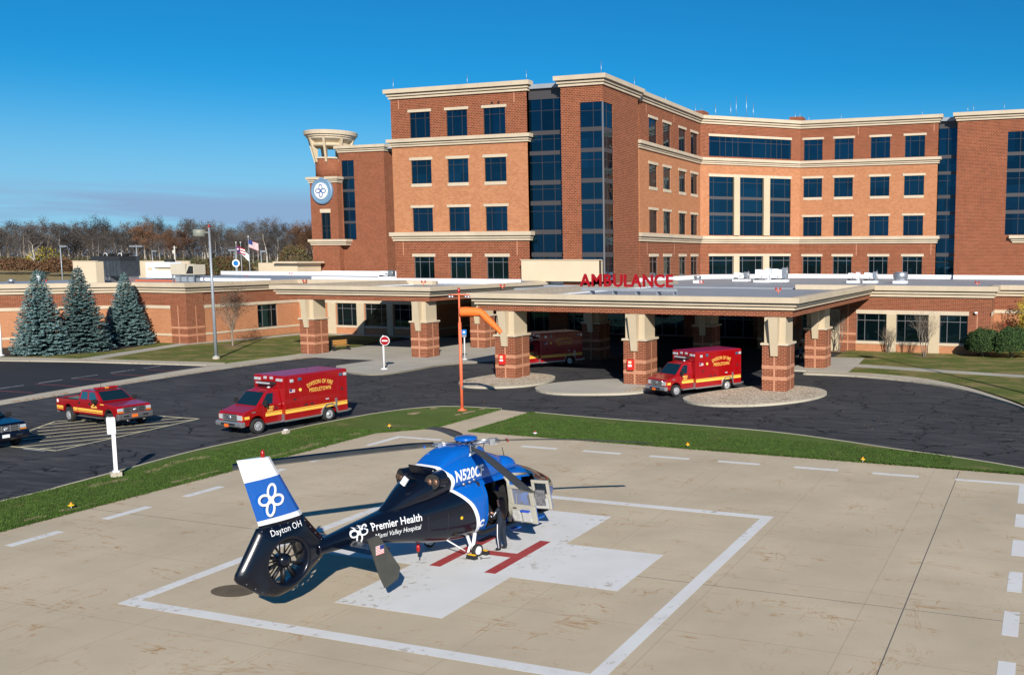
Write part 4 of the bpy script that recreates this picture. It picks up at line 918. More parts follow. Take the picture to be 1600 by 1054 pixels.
    mb = MB(); frus(mb, (.8,1.50,.78,.72), 2.11, (.8,1.22,.66,.58), 2.24); mb.build('cab_roof', M['red'], e, bevel=.04)
    B0, T0 = [(2.3,.90,1.40),(2.3,-.90,1.40)], [(1.62,-.76,2.12),(1.62,.76,2.12)]
    mb = MB(); panel(mb, [(2.3,-.90,1.40),(2.3,.90,1.40),(1.62,.76,2.12),(1.62,-.76,2.12)], .04,.96,.06,.94, .014); mb.build('windscreen', M['cglass'], e)
    for s in (1,-1):
        q = [(2.3,.90,1.40),(.82,.96,1.40),(.82,.80,2.12),(1.62,.76,2.12)]
        if s < 0: q = [(p[0],-p[1],p[2]) for p in q]; q = [q[1],q[0],q[3],q[2]]
        P_ = [(.16,.10),(.62,.10),(.56,.86),(.16,.86),] if s > 0 else [(.38,.10),(.84,.10),(.84,.86),(.44,.86)]
        mb = MB(); panel(mb, q, 0,0,0,0, .014, poly=P_); mb.build('side_window', M['cglass'], e)
        mb = MB(); mb.cbox((1.98,s*1.18,1.58),(.12,.2,.3)); mb.tube([(1.98,s*.95,1.5),(1.98,s*1.12,1.55)], .02, 6); mb.build('mirror', M['black'], e, bevel=.02)
        mb = MB()
        for p in ((1.05,1.07,.5,1.4),(1.95,1.97,.9,1.4)): mb.box(p[0],p[1],s*.98-.003,s*.98+.005,p[2],p[3])
        mb.build('door_seams', M['dkred'], e)
        mb = MB(); mb.cbox((1.2,s*.99,1.22),(.16,.03,.06)); mb.build('door_handle', M['dkgrey'], e)
        mb = MB(); mb.box(.83,FX-.50,s*.98-.004,s*.98+.008,.83,.98); mb.box(.83,FX-.53,s*.98-.004,s*.98+.008,1.01,1.05); mb.box(FX+.47,3.1,s*.98-.004,s*.98+.008,.83,.98); mb.build('gold_stripe', M['stripe'], e)
        mb = MB(); mb.box(.85,FX-.52,s*.80,s*1.08,.40,.47); mb.build('running_board', M['tread'], e); mb = MB(); mb.cbox((.86,s*1.09,.62),(.05,.18,.4)); mb.build('mud_guard', M['tread'], e)
        text_mesh('lettering', 'MEDIC\nUNIT', .15, M['gold'], e, Matrix.Translation((1.55, s*.986, 1.24)) @ (LS if s > 0 else RS), .003, .004, 'CENTER')
        mb = MB(); mb.cbox((2.55,s*.985,1.15),(.22,.02,.06)); mb.build('emblem', M['trim'], e)
        wheel(e, FX, s*.92, .40, .26, s); wheel(e, RX, s*.98, .40, .42, s, dual=True)
        mb = MB(); mb.cbox((3.17,s*.74,.92),(.1,.34,.26)); h = mb.build('headlight', M['lens'], e, bevel=.02)
        mb = MB(); mb.cbox((3.14,s*.93,.92),(.12,.08,.2)); mb.build('turn_signal', M['amber'], e, bevel=.01)
    mb = MB()
    for z in (.80,.92,1.04): mb.box(3.18,3.25,-.54,.54,z-.03,z+.03)
    mb.box(3.18,3.25,-.57,-.51,.76,1.09); mb.box(3.18,3.25,.51,.57,.76,1.09); gr = mb.build('grille', M['chrome'], e)
    mb = MB(); mb.box(3.15,3.205,-.56,.56,.72,1.1); mb.build('grille_mesh', M['black'], gr)
    mb = MB(); mb.lathe((3.26,0,.93), [(.001,0),(.13,0),(.13,.02),(.001,.03)], 16, axis='x'); mb.build('oval_badge', M['trim'], gr)
    mb = MB(); extr(mb, [(3.1,.44),(3.33,.44),(3.38,.5),(3.38,.66),(3.33,.72),(3.1,.72)], -1.02, 1.02); bp = mb.build('front_bumper', M['chrome'], e, bevel=.03)
    mb = MB(); mb.cbox((3.40,-.1,.52),(.02,.31,.16)); mb.build('number_plate', M['plate'], bp)
    mb = MB(); mb.box(3.375,3.392,-.55,.55,.53,.64); mb.build('bumper_slot', M['black'], bp) 
    mb = MB(); mb.box(-3.72,-3.45,-1.15,1.15,.42,.52); mb.build('rear_bumper', M['tread'], e)
    mb = MB(); mb.box(-3.4,3.0,-.7,.7,.28,.46); mb.build('chassis', M['black'], e)
    for s in (1,-1):
        for z in (1.0,2.62): mb = MB(); mb.cbox((-3.47,s*1.0,z),(.06,.16,.3)); mb.build('tail_light', M['redlamp'], e)
    return e
def place_by_wheels(front, rear, fx, rx, ys, scale):
    """origin and heading so that two wheels on one side stand at the given ground points"""
    f, r = Vector(front), Vector(rear); d = (f-r).normalized(); h = math.atan2(d.y, d.x)
    lft = Vector((-d.y, d.x)); mid = (f+r)/2; o = mid - d*((fx+rx)/2*scale) - lft*ys*scale
    return (o.x, o.y, .008), h
loc, h = place_by_wheels((-41.52,41.50), (-40.83,46.22), 2.35, -2.12, 1.05, 1.07)
make_ambulance(loc, h, 'red ambulance with violet sky sheen painted on its roof out on the open asphalt left of the windsock')
loc, h = place_by_wheels((-24.44,62.6), (-22.15,66.82), 2.35, -2.12, 1.05, 1.07)
make_ambulance(loc, h, 'bright red sunlit ambulance parked beside the pebble island under the canopy edge')
loc, h = place_by_wheels((-43.1,73.4), (-40.9,77.6), 2.35, -2.12, 1.05, 1.07)
make_ambulance(loc, h, 'ambulance standing in deep shade under the canopy behind the left front pier')

def make_pickup(name, loc, rz, label, cat, group, paint, fire=True, scale=1.03):
    e = empty(name, loc, rz, label, cat, group, scale)
    FX, RX, hw = 1.97, -2.0, .98
    mb = MB(); extr(mb, [(-1.02,.58)] + [(FX-.55,.58)] + arcpts(FX,.56,.49)[1:-1] + [(FX+.5,.60),(2.78,.62),(2.86,.80),(2.84,1.12),(2.72,1.24),(1.35,1.36),(1.1,1.40),(-1.02,1.40)], -hw, hw); mb.build('body', paint, e, bevel=.05)
    mb = MB(); frus(mb, (-1.02,1.3,.93,.90), 1.39, (-.92,.52,.76,.74), 1.95); mb.build('cab_top', paint, e, bevel=.05)
    mb = MB(); extr(mb, [(FX-.55,.60)] + arcpts(FX,.56,.40)[1:-1] + [(FX+.5,.62),(FX+.5,1.2),(FX-.55,1.2)], -hw+.06, hw-.06) ; mb.build('wheel_well', M['black'], e)
    # load bed
    for s in (1,-1):
        mb = MB(); extr(mb, [(-3.2,.62),(RX-.52,.62)] + arcpts(RX,.58,.50)[1:-1] + [(RX+.52,.60),(-1.06,.60),(-1.06,1.37),(-3.2,1.37)], s*hw, s*(hw-.12)); mb.build('bed_side', paint, e, bevel=.02)
        mb = MB(); mb.box(-3.2,-1.06,s*(hw-.07)-.075,s*(hw-.07)+.075,1.368,1.40); mb.build('bed_rail', M['black'], e)
    mb = MB(); mb.box(-3.22,-3.12,-.86,.86,.66,1.37); mb.build('tailgate', paint, e, bevel=.02)
    mb = MB(); mb.box(-3.1,-1.06,-.85,.85,.78,.84); mb.box(-1.12,-1.06,-.85,.85,.84,1.37); mb.build('bed_floor', M['dkgrey'], e)
    rnd = random.Random(5); mb = MB()
    for k in range(9): mb.cbox((rnd.uniform(-2.8,-1.3),rnd.uniform(-.6,.6),rnd.uniform(1.0,1.25)),(rnd.uniform(.2,.6),rnd.uniform(.15,.4),rnd.uniform(.1,.3)),rnd.uniform(0,3))
    if fire: mb.build('bed_load', mottled('equipment_green_grey', (.10,.14,.13), .5, 4), e)
    mb = MB(); panel(mb, [(1.3,-.90,1.39),(1.3,.90,1.39),(.52,.74,1.95),(.52,-.74,1.95)], .05,.95,.07,.92, .014); mb.build('windscreen', M['cglass'], e)
    for s in (1,-1):
        q = [(-1.02,-.93,1.39),(1.3,-.90,1.39),(.52,-.74,1.95),(-.92,-.76,1.95)]
        if s > 0: q = [(q[1][0],.90,1.39),(q[0][0],.93,1.39),(-.92,.76,1.95),(.52,.74,1.95)]
        for P_ in ((([(.10,.1),(.40,.1),(.45,.86),(.10,.86)]), [(.48,.1),(.83,.1),(.86,.86),(.53,.86)]) ):
            if s > 0: P_ = [(1-u, v) for u, v in P_][::-1]
            mb = MB(); panel(mb, q, 0,0,0,0, .014, poly=P_); mb.build('side_window', M['cglass'] if not fire else mat('tinted_window', (.02,.07,.09), .06, 0, .9, 1), e)
        mb = MB(); mb.cbox((.98,s*1.15,1.44),(.14,.28,.22)); mb.build('mirror', M['black'], e, bevel=.03)
        mb = MB()
        for x in (1.12,.08,-.95): mb.box(x,x+.014,s*hw-.003,s*hw+.004,.62,1.38)
        mb.build('door_seams', M['dkred'] if fire else M['black'], e)
        for x in (.2,-.82): mb = MB(); mb.cbox((x,s*(hw+.01),1.22),(.12,.04,.15)); mb.build('door_handle', M['black'], e)
        if fire:
            mb = MB()
            for z0, z1 in ((.80,.93),(.72,.76)):
                mb.box(-1.02,FX-.52,s*hw-.003,s*hw+.007,z0,z1); mb.box(RX+.53,-1.07,s*hw-.003,s*hw+.007,z0,z1); mb.box(-3.18,RX-.53,s*hw-.003,s*hw+.007,z0,z1)
            mb.build('gold_stripe', M['stripe'], e)
            T = (LS if s > 0 else RS)
            text_mesh('lettering', 'DIVISION OF FIRE', .085, M['gold'], e, Matrix.Translation((.62, s*(hw+.004), 1.16)) @ T, .003, .008, 'CENTER', bend=.24, wx=.8)
            text_mesh('lettering', 'MIDDLETOWN', .085, M['gold'], e, Matrix.Translation((.62, s*(hw+.004), 1.02)) @ T, .003, .008, 'CENTER')
            mb = MB(); mb.cbox((1.42,s*(hw+.002),1.27),(.34,.012,.05)); mb.build('name_strip', M['gold'], e)
            mb = MB(); mb.cbox((-3.05,s*(hw+.002),1.2),(.16,.012,.18)); mb.build('badge_decal', M['whitepaint'], e)
        mb = MB(); mb.box(-.95,FX-.6,s*.86,s*1.06,.46,.51); mb.build('running_board', M['greybump'], e)
        wheel(e, FX, s*.86, .405, .27, s, False); wheel(e, RX, s*.86, .405, .27, s, False)
        mb = MB(); mb.cbox((2.80,s*.79,1.03),(.13,.33,.17)); mb.build('headlight', M['lens'], e, bevel=.02)
        mb = MB(); mb.cbox((2.79,s*.79,.90),(.13,.33,.07)); mb.build('turn_signal', M['amber'], e)
        mb = MB(); mb.cbox((-3.22,s*.88,1.1),(.06,.16,.45)); mb.build('tail_light', M['redlamp'], e)
    mb = MB()
    for z in (.90,1.0,1.10): mb.box(2.83,2.90,-.58,.58,z-.022,z+.022)
    for y in (-.60,-.2,.2,.60): mb.box(2.83,2.895,y-.022,y+.022,.84,1.16)
    gr = mb.build('grille', M['greybump'] if fire else M['chrome'], e); mb = MB(); mb.box(2.80,2.865,-.6,.6,.84,1.16); mb.build('grille_mesh', M['black'], gr)
    mb = MB(); mb.lathe((2.90,0,1.0), [(.001,0),(.12,0),(.12,.02),(.001,.03)], 16, axis='x'); mb.xf(Matrix.Translation((0,0,1.0)) @ Matrix.Diagonal((1,1,.5,1)) @ Matrix.Translation((0,0,-1.0))); mb.build('oval_badge', M['lens'], gr)
    mb = MB(); extr(mb, [(2.72,.46),(2.92,.44),(3.0,.52),(3.0,.76),(2.92,.82),(2.72,.82)], -1.0, 1.0); bp = mb.build('front_bumper', M['greybump'] if fire else M['navy'], e, bevel=.04)
    mb = MB(); mb.cbox((3.01,-.08,.66),(.02,.33,.16)); mb.build('number_plate', M['plate'] if fire else M['whitepaint'], bp)
    for s in (1,-1): mb = MB(); mb.cbox((2.998,s*.55,.66),(.02,.3,.1)); mb.build('bumper_slot', M['black'], bp)
    if fire:
        for s in (1,-1): mb = MB(); mb.tube([(2.9,s*.4,.42),(3.02,s*.4,.40),(3.02,s*.52,.40),(2.9,s*.52,.42)], .02, 6); mb.build('tow_hook', M['chrome'], e)
        lb = MB(); lb.box(.05,.32,-.62,.62,1.97,2.0); bar = lb.build('light_bar', M['dkgrey'], e)
        for y in (-.5,-.25,.25,.5): mb = MB(); mb.cbox((.18,y,2.06),(.3,.235,.12)); mb.build('bar_lens', M['redlamp'], bar, bevel=.02)
        mb = MB(); mb.cbox((.18,0,2.06),(.3,.22,.10)); mb.build('bar_lens', M['amber'], bar, bevel=.02)
        mb = MB(); mb.tube([(-.3,0,1.95),(-.3,0,2.3)], .012, 5); mb.build('antenna', M['black'], e)
    mb = MB(); mb.box(-3.35,-3.2,-.9,.9,.5,.62); mb.build('rear_bumper', M['chrome'], e)
    mb = MB(); mb.box(-3.1,2.7,-.6,.6,.36,.6); mb.build('chassis', M['black'], e)
    return e
loc, h = place_by_wheels((-51.23,40.0), (-55.28,40.61), 1.97, -2.0, -.99, 1.03)
make_pickup('pickup_truck', loc, h, 'red fire crew-cab pickup truck with roof light bar parked on the hatched area', 'pickup truck', None, M['red'])
hb = R(-6); d = Vector((math.cos(hb), math.sin(hb))); l = Vector((-d.y, d.x)); cn = Vector((-50.35, 34.75)); o = cn - d*2.95*1.05 - l*1.0*1.05
make_pickup('blue_pickup', (o.x, o.y, .008), hb, 'dark blue pickup truck cut off by the left edge of the photo', 'pickup truck', None, M['navy'], fire=False, scale=1.05)
# ---------------- helicopter ----------------
HS = 1.10; HH = R(80.7); HO = (-18.41, 27.39, .064)
heli = empty('helicopter', HO, HH, 'blue and black medical helicopter with white logo on its fin parked on the white cross', 'helicopter', None, HS)
M['hblue'] = mat('helicopter_blue', (.003,.10,.43), .28, 0, .5, .6); M['hblack'] = mat('helicopter_black', (.003,.005,.012), .24, 0, .4, .12); M['fan'] = mat('fan_black', (.006,.007,.010), .55)
M['hwhite'] = mat('helicopter_white', (.78,.79,.80), .3, 0, .5, .5); M['cream'] = mottled('cabin_cream', (.34,.325,.275), .08, 3, .5)
M['blade'] = mottled('rotor_blade_grey', (.058,.058,.052), .2, 3, .55); M['hglass'] = mat('helicopter_glass', (.012,.02,.03), .04, 0, .8, 1)
M['steel'] = mottled('rotor_steel', (.42,.44,.46), .25, 5, .35, 30, .8); M['exh'] = mat('burnt_metal', (.26,.15,.10), .5, .7)
# livery by position: white band, blue forward, black aft
m = mat('helicopter_livery', (.01,.1,.5), .20, 0, .4, .3); t = NT(m); sp = t.n('SeparateXYZ', {0: t.co()}); X, Z = sp.outputs[0], sp.outputs[2]
cv = t.n('FloatCurve', {'Value': t.math('DIVIDE', Z, 4.0), 'Factor': 1.0}); pts = [(0,.90),(.70/4,.897),(1.0/4,.885),(1.32/4,.865),(1.6/4,.835),(1.85/4,.79),(2.1/4,.735),(2.2/4,.715),(2.45/4,.712),(2.6/4,.70),(2.72/4,.68),(2.85/4,.665),(2.95/4,.63),(3.02/4,.55),(3.3/4,.50),(1,.5)]
c_ = cv.mapping.curves[0]
c_.points[0].location = pts[0]; c_.points[1].location = pts[-1]
for p in pts[1:-1]: c_.points.new(*p)
cv.mapping.update()
bx_ = t.math('SUBTRACT', t.math('MULTIPLY', cv.outputs[0], 5.0), 5.0)          # x of the band at this height
dx = t.math('SUBTRACT', X, bx_)
col = t.mix(t.math('GREATER_THAN', dx, .07), (.80,.81,.82), (.003,.10,.43)); col = t.mix(t.math('LESS_THAN', dx, -.07), col, (.003,.005,.012))
M['livery'] = t.out(col)
SEC = [(4.06,.98,1.06,.03),(3.98,.86,1.22,.20),(3.8,.74,1.42,.38),(3.4,.61,1.66,.60),(2.9,.52,1.90,.80),(2.4,.47,2.12,.93),(1.9,.45,2.28,1.0),(1.3,.44,2.36,1.02),(.6,.44,2.38,1.02),(-.2,.45,2.38,1.01),(-.9,.48,2.36,.98),(-1.5,.56,2.28,.90),(-2.1,.68,2.16,.76),(-2.8,.86,2.02,.58),(-3.6,1.06,1.90,.42),(-4.4,1.20,1.80,.32),(-5.1,1.26,1.70,.26),(-5.7,1.28,1.62,.22)]
def lerp_sec(S, x):
    for i in range(len(S)-1):
        a, b = S[i], S[i+1]
        if a[0] >= x >= b[0]:
            u = (a[0]-x)/(a[0]-b[0])
            p, q = S[max(i-1,0)], S[min(i+2,len(S)-1)]
            out = []
            for k in range(1, len(a)):
                m0 = (b[k]-p[k])/(b[0]-p[0])*(b[0]-a[0]) if i > 0 else b[k]-a[k]; m1 = (q[k]-a[k])/(q[0]-a[0])*(b[0]-a[0]) if i < len(S)-2 else b[k]-a[k]
                out.append((2*u**3-3*u*u+1)*a[k]+(u**3-2*u*u+u)*m0+(-2*u**3+3*u*u)*b[k]+(u**3-u*u)*m1)
            return out
    return list((S[0] if x > S[0][0] else S[-1])[1:])
def skin(S, xs, n, ex=2.7, bot=1.0):
    rings = []
    for x in xs:
        zb, zt, hw = lerp_sec(S, x); zc = (zb+zt)/2; hz = (zt-zb)/2; r = []
        for k in range(n):
            a = 2*PI*k/n; c, s = math.cos(a), math.sin(a)
            r.append(Vector((x, math.copysign(abs(c)**(2/ex), c)*hw, zc + math.copysign(abs(s)**(2/ex), s)*hz)))
        rings.append(r)
    return rings
xs = [4.06,4.02,3.96,3.88] + [3.8-.075*i for i in range(1,127)]
xs = [x for x in xs if x > -5.7] + [-5.7]
NR = 56; rings = skin(SEC, xs, NR)
full = MB(); full.loft(rings, True)
body, wind, lining = MB(), MB(), MB()
body.v = list(full.v); wind.v = list(full.v)
for f, mi, sm in zip(full.f, full.m, full.sm):
    c = sum((full.v[i] for i in f), Vector())/len(f)
    if len(f) == 4 and c.y < -.7 and -.14 < c.x < .80 and .72 < c.z < 2.12: continue          # open cabin door
    if len(f) == 4 and c.y < -.55 and 1.30 < c.x < 2.15 and .78 < c.z < 1.95: continue           # open cockpit door
    g = len(f) == 4 and ((c.x > 1.75 and c.z > 1.22 and (abs(c.y) > .07) and c.z < 2.2 and not (1.75 < c.x < 1.9)) or (c.y > .7 and -.1 < c.x < 1.5 and 1.35 < c.z < 2.0 and not .6 < c.x < .75))
    tgt = wind if g else body
    tgt.f.append(f); tgt.m.append(0); tgt.sm.append(sm)
fus = body.build('fuselage', M['livery'], heli, uv=False); wn = wind.build('windscreen', M['hglass'], heli, uv=False)
COW = [(1.62,2.15,2.30,.28),(1.45,2.15,2.52,.42),(1.15,2.1,2.70,.60),(.75,2.0,2.86,.74),(.3,2.0,3.02,.82),(-.2,2.0,3.10,.84),(-.8,2.0,3.10,.84),(-1.3,2.0,2.98,.82),(-1.7,1.95,2.82,.78),(-2.1,1.9,2.66,.70),(-2.6,1.85,2.42,.50),(-3.1,1.8,2.12,.30),(-3.5,1.75,1.90,.16)]
cxs = [1.62-.08*i for i in range(64)]
cw = MB(); cw.loft(skin(COW, [x for x in cxs if x > -3.5]+[-3.5], 44, 2.5), True); cow = cw.build('engine_cowling', M['livery'], heli, uv=False)
DOME = [(.55,2.7,2.78,.15),(.42,2.7,3.08,.38),(.15,2.7,3.22,.50),(-.4,2.7,3.28,.56),(-.85,2.7,3.27,.56),(-1.25,2.7,3.14,.54),(-1.6,2.7,2.94,.50),(-1.85,2.65,2.85,.40)]
dm = MB(); dm.loft(skin(DOME, [.55-.06*i for i in range(41)], 36, 3.3), True); dome = dm.build('mast_fairing', M['livery'], heli, uv=False)
INT = [(1.75,2.2,2.3,.2),(1.55,2.2,2.62,.34),(1.2,2.2,2.72,.36),(.9,2.2,2.66,.3)]
for s in (1,-1):
    im = MB(); im.loft([[p + Vector((-.15, s*.42, 0)) for p in r] for r in skin(INT, [1.75-.05*i for i in range(18)], 20, 2.2)], True); im.build('engine_intake', M['livery'], heli, uv=False)
for s in (1,-1):
    mb = MB(); dr = Vector((-1, s*.38, .12)).normalized(); p0 = Vector((-1.74, s*.50, 2.50))
    mb.tube([p0-dr*.3, p0, p0+dr*.30, p0+dr*.40], [.34,.31,.27,.26], 24, cap=False); mb.tube([p0-dr*.1, p0+dr*.40], [.235,.24], 24); ex_ = mb.build('exhaust_pipe', M['hblack'], heli)
    mb = MB(); mb.tube([p0+dr*.395, p0+dr*.405], [.235,.22], 24); mb.build('exhaust_mouth', M['black'], ex_)
    mb = MB(); sd = dr.cross(Vector((0,0,1))).normalized()
    for q in (-.09,.09): mb.lathe(tuple(p0+dr*.40+sd*q), [(.02,-.03),(.105,-.02),(.09,.03),(.01,.04)], 14, axis='x')
    mb.build('exhaust_core', M['exh'], ex_)
mb = MB(); mb.add([(-1.78,-.34,2.86),(-1.78,.34,2.86),(-2.12,.30,2.98),(-2.12,-.30,2.98),(-1.78,-.34,2.72),(-1.78,.34,2.72),(-2.05,.3,2.70),(-2.05,-.3,2.70)], [(0,1,2,3),(4,7,6,5),(0,4,5,1),(1,5,6,2),(2,6,7,3),(3,7,4,0)]); mb.build('oil_cooler_outlet', M['hblack'], heli, bevel=.03)
mb = MB(); mb.add([(-2.3,-.28,2.62),(-2.3,.1,2.7),(-2.72,.12,2.86),(-2.72,-.36,2.76)], [(0,1,2,3)]); mb.add([(-2.3,-.28,2.60),(-2.3,.1,2.68),(-2.72,.12,2.84),(-2.72,-.36,2.74)], [(3,2,1,0)]); mb.build('cowl_flap', M['dkgrey'], heli)
mb = MB(); mb.cbox((-2.75,-.22,2.66),(.05,.17,.24), M=Matrix.Rotation(.5,3,'X') @ Matrix.Rotation(.3,3,'Y')); mb.build('beacon_panel', M['hwhite'], heli)
# interior
mb = MB(); mb.box(-.35,2.9,-.88,.90,.56,.62); mb.box(-.42,-.36,-.85,.85,.6,2.2); mb.box(1.12,1.2,-.9,.9,.62,1.5); mb.build('cabin_floor', M['black'], heli)
mb = MB()
for x, y in ((1.6,-.42),(1.6,.42)): mb.box(x-.25,x+.25,y-.26,y+.26,.62,1.05); mb.box(x-.32,x-.2,y-.26,y+.26,1.05,1.75)
mb.build('seat', M['dkgrey'], heli)
mb = MB(); mb.box(-.3,.9,.05,.6,.9,1.05); mb.build('stretcher', mat('stretcher_grey', (.10,.10,.13), .7), heli)
for (x0,x1,z0,z1) in ((-.14,.80,.70,2.14),):
    mb = MB()
    for k in range(12):
        pass
    mb.tube([(x1+.02,-.99,.72),(x1+.02,-1.01,1.4),(x1+.02,-.93,2.0),(x1-.02,-.84,2.16)], .055, 8); mb.tube([(x1+.1,-.86,2.18),(1.85,-.82,2.02)], .05, 8); mb.tube([(x1+.3,-.99,.80),(x1+.32,-.98,1.5),(x1+.3,-.88,2.08)], .05, 8); mb.build('door_frame', M['cream'], heli)
SG = mat('smoked_glass', (.30,.30,.30), .05, 0, .8, .5); SG.node_tree.nodes['Principled BSDF'].inputs['Alpha'].default_value = .3
def door(name, O, d, w, z0, z1, win, pads, lean=.0):
    """an open door, inner side towards the tail: hinge at O, d = outward direction"""
    O, d = Vector(O), Vector(d).normalized(); n = Vector((d.y, -d.x, 0)); n = n if n.x > 0 else -n
    def P(s, z, o): return O + d*(s + lean*(1-(z-z0)/(z1-z0))) + Vector((0,0,z)) + n*o
    def slab(mb, s0, s1, a0, a1, o0, o1):
        vs = [P(s0,a0,o0),P(s1,a0,o0),P(s1,a0,o1),P(s0,a0,o1),P(s0,a1,o0),P(s1,a1,o0),P(s1,a1,o1),P(s0,a1,o1)]
        mb.add(vs, [(0,3,2,1),(4,5,6,7),(0,1,5,4),(1,2,6,5),(2,3,7,6),(3,0,4,7)])
    a, b, c, e_ = win; mb = MB()
    slab(mb, 0, w, z0, c, -.045, .045); slab(mb, 0, w, e_, z1, -.045, .045); slab(mb, 0, a, c, e_, -.045, .045); slab(mb, b, w, c, e_, -.045, .045)
    o = mb.build(name, M['cream'], heli, bevel=.015)
    mb = MB(); slab(mb, a-.02, b+.02, c-.02, e_+.02, -.012, .012); mb.build('door_glass', M['hglass'] if name != 'cabin_door' else SG, o)
    mb = MB(); slab(mb, .02, w-.02, z0+.02, z1-.02, .047, .060) if False else slab(mb, 0, w, z0, c, .046, .058); mb.build('outer_skin', M['hblue'], o)
    for s0, s1, a0, a1, th, mm in pads:
        mb = MB(); slab(mb, s0, s1, a0, a1, -.046-th, -.046); mb.build('door_pouch', mm, o, bevel=.02)
    return o
grey_p = mottled('pouch_grey', (.36,.36,.35), .25, 6)
door('cabin_door', (.80,-.92,0), (.12,-1,0), .90, .74, 1.90, (.14,.76,1.30,1.79), [(.1,.40,.80,1.14,.10,grey_p),(.46,.78,.80,1.12,.10,grey_p),(.40,.72,1.1,1.16,.12,mat('strap_blue', (.01,.06,.4), .6)),(.10,.24,1.17,1.21,.03,M['black'])], lean=.22)
door('cockpit_door', (1.98,-.90,0), (.28,-1,0), .60, .86, 1.80, (.10,.50,1.36,1.70), [(.06,.54,.90,1.24,.10,grey_p),(.12,.46,1.0,1.5,.13,mottled('padding_dark', (.12,.12,.13), .6, 9))], lean=.15)
door('cockpit_door', (2.25,.86,0), (.35,1,0), .62, .90, 1.95, (.10,.52,1.30,1.82), [], lean=.1)
# nose underside step and door sill
mb = MB(); mb.cbox((2.05,-1.05,.55),(.5,.28,.05)); mb.cbox((.9,-1.12,.5),(.35,.2,.04)); mb.build('boarding_step', M['hblue'], heli)
# fin, in stacked coloured bands, tapering in thickness
def foil(mb, quad, t):
    """quad in xz: [rear low, front low, front high, rear high], lens section"""
    (a, b, c, d_) = [Vector(p) for p in quad]; rg = []
    for u0, u1 in ((a, b), (d_, c)):
        r = []
        prof = [(0,0),(.15,.35),(.4,.8),(.7,1),(.9,.75),(1,0),(.9,-.75),(.7,-1),(.4,-.8),(.15,-.35)]
        for s, h in prof: p = u0.lerp(u1, s); r.append(Vector((p.x, h*t, p.y)))
        rg.append(r)
    mb.loft(rg, True, 0, False)
FR = lambda z: -7.26-(z-2.45)*.285; FF = lambda z: -6.02-(z-2.5)*.52 if z > 2.5 else -6.02-(z-2.5)*.50
def band(name, zr0, zf0, zr1, zf1, m, t=.085, parent=None): mb = MB(); foil(mb, [(FR(zr0),zr0),(FF(zf0),zf0),(FF(zf1),zf1),(FR(zr1),zr1)], t); return mb.build(name, m, parent or heli, uv=False)
fin = band('fin', 1.9, 1.75, 2.45, 2.47, M['hblack'], .10)
band('fin_white_band', 2.45, 2.47, 2.57, 2.61, M['hwhite'], .095, fin); band('fin_panel', 2.57, 2.61, 3.59, 3.63, M['hblue'], .088, fin); band('fin_cap', 3.59, 3.63, 4.18, 4.12, M['hwhite'], .075, fin)
mb = MB(); mb.lathe((-7.05,0,4.1), [(.05,0),(.05,.12),(.035,.2),(.005,.22)], 12); mb.build('beacon', M['redlamp'], fin)
mb = MB(); knot(mb, .36, .058, Matrix.Translation((-6.96, -.105, 3.06)) @ Matrix.Rotation(PI/2, 4, 'X') @ Matrix.Diagonal((.92,1.08,1,1)) @ Matrix.Rotation(R(-8), 4, 'Z'), th=.01); mb.build('fin_emblem', M['hwhite'], fin)
# fenestron shroud
FC = Vector((-6.62, 0, 1.42)); OUT = [(-7.30,2.40),(-7.98,1.34),(-7.9,1.20),(-7.3,.72),(-6.9,.56),(-6.5,.60),(-6.0,.86),(-5.55,1.16),(-5.40,1.30),(-5.38,1.62),(-5.9,2.30),(-6.02,2.45)]
def ray_out(a):
    d = Vector((math.cos(a), math.sin(a))); p = Vector((FC.x, FC.z)); best = None
    for i in range(len(OUT)):
        q0, q1 = Vector(OUT[i]), Vector(OUT[(i+1) % len(OUT)]); e = q1-q0; den = d.x*e.y-d.y*e.x
        if abs(den) < 1e-7: continue
        w = q0-p; tt = (w.x*e.y-w.y*e.x)/den; ss = (w.x*d.y-w.y*d.x)/den
        if tt > 0 and -1e-6 <= ss <= 1+1e-6: best = tt if best is None else min(best, tt)
    return best
mb = MB(); N_ = 72; prof = []
for k in range(N_):
    a = 2*PI*k/N_; ro = ray_out(a); c, s = math.cos(a), math.sin(a); r = []
    for rr, yy in ((.56,-.20),(.60,-.235),(.66,-.225),(.66+(ro-.66)*.55,-.15),(ro,-.05),(ro,.05),(.66+(ro-.66)*.55,.15),(.66,.225),(.60,.235),(.56,.20),(.55,.0)):
        r.append(Vector((FC.x+c*rr, yy, FC.z+s*rr)))
    prof.append(r)
prof.append(prof[0]); mb.loft(prof, False, 0, True); shr = mb.build('tail_shroud', M['hblack'], heli, uv=False, weld=True)
mb = MB(); mb.lathe((FC.x,.02,FC.z), [(.01,-.17),(.10,-.16),(.17,-.10),(.18,.0),(.16,.2),(.01,.24)], 24, axis='y'); hb_ = mb.build('tail_rotor_hub', M['hblack'], heli)
for k in range(10):
    a = 2*PI*k/10+.2; c, s = math.cos(a), math.sin(a); mb = MB()
    rg = []
    for rr, w in ((.16,.035),(.55,.05)):
        ct = Vector((FC.x+c*rr, -.02, FC.z+s*rr)); tn = Vector((-s, 0, c))
        rg.append([ct+tn*w*1.0+Vector((0,-.03,0)), ct+tn*w*.2+Vector((0,-.045,0)), ct-tn*w*1.0+Vector((0,.03,0)), ct-tn*w*.2+Vector((0,.045,0))])
    mb.loft(rg, True); mb.build('tail_rotor_blade', M['fan'], hb_)
for k in range(8):
    a = 2*PI*k/8; mb = MB(); mb.tube([(FC.x+math.cos(a)*.1, .12, FC.z+math.sin(a)*.1),(FC.x+math.cos(a)*.56, .12, FC.z+math.sin(a)*.56)], .018, 6); mb.build('stator_vane', M['fan'], shr)
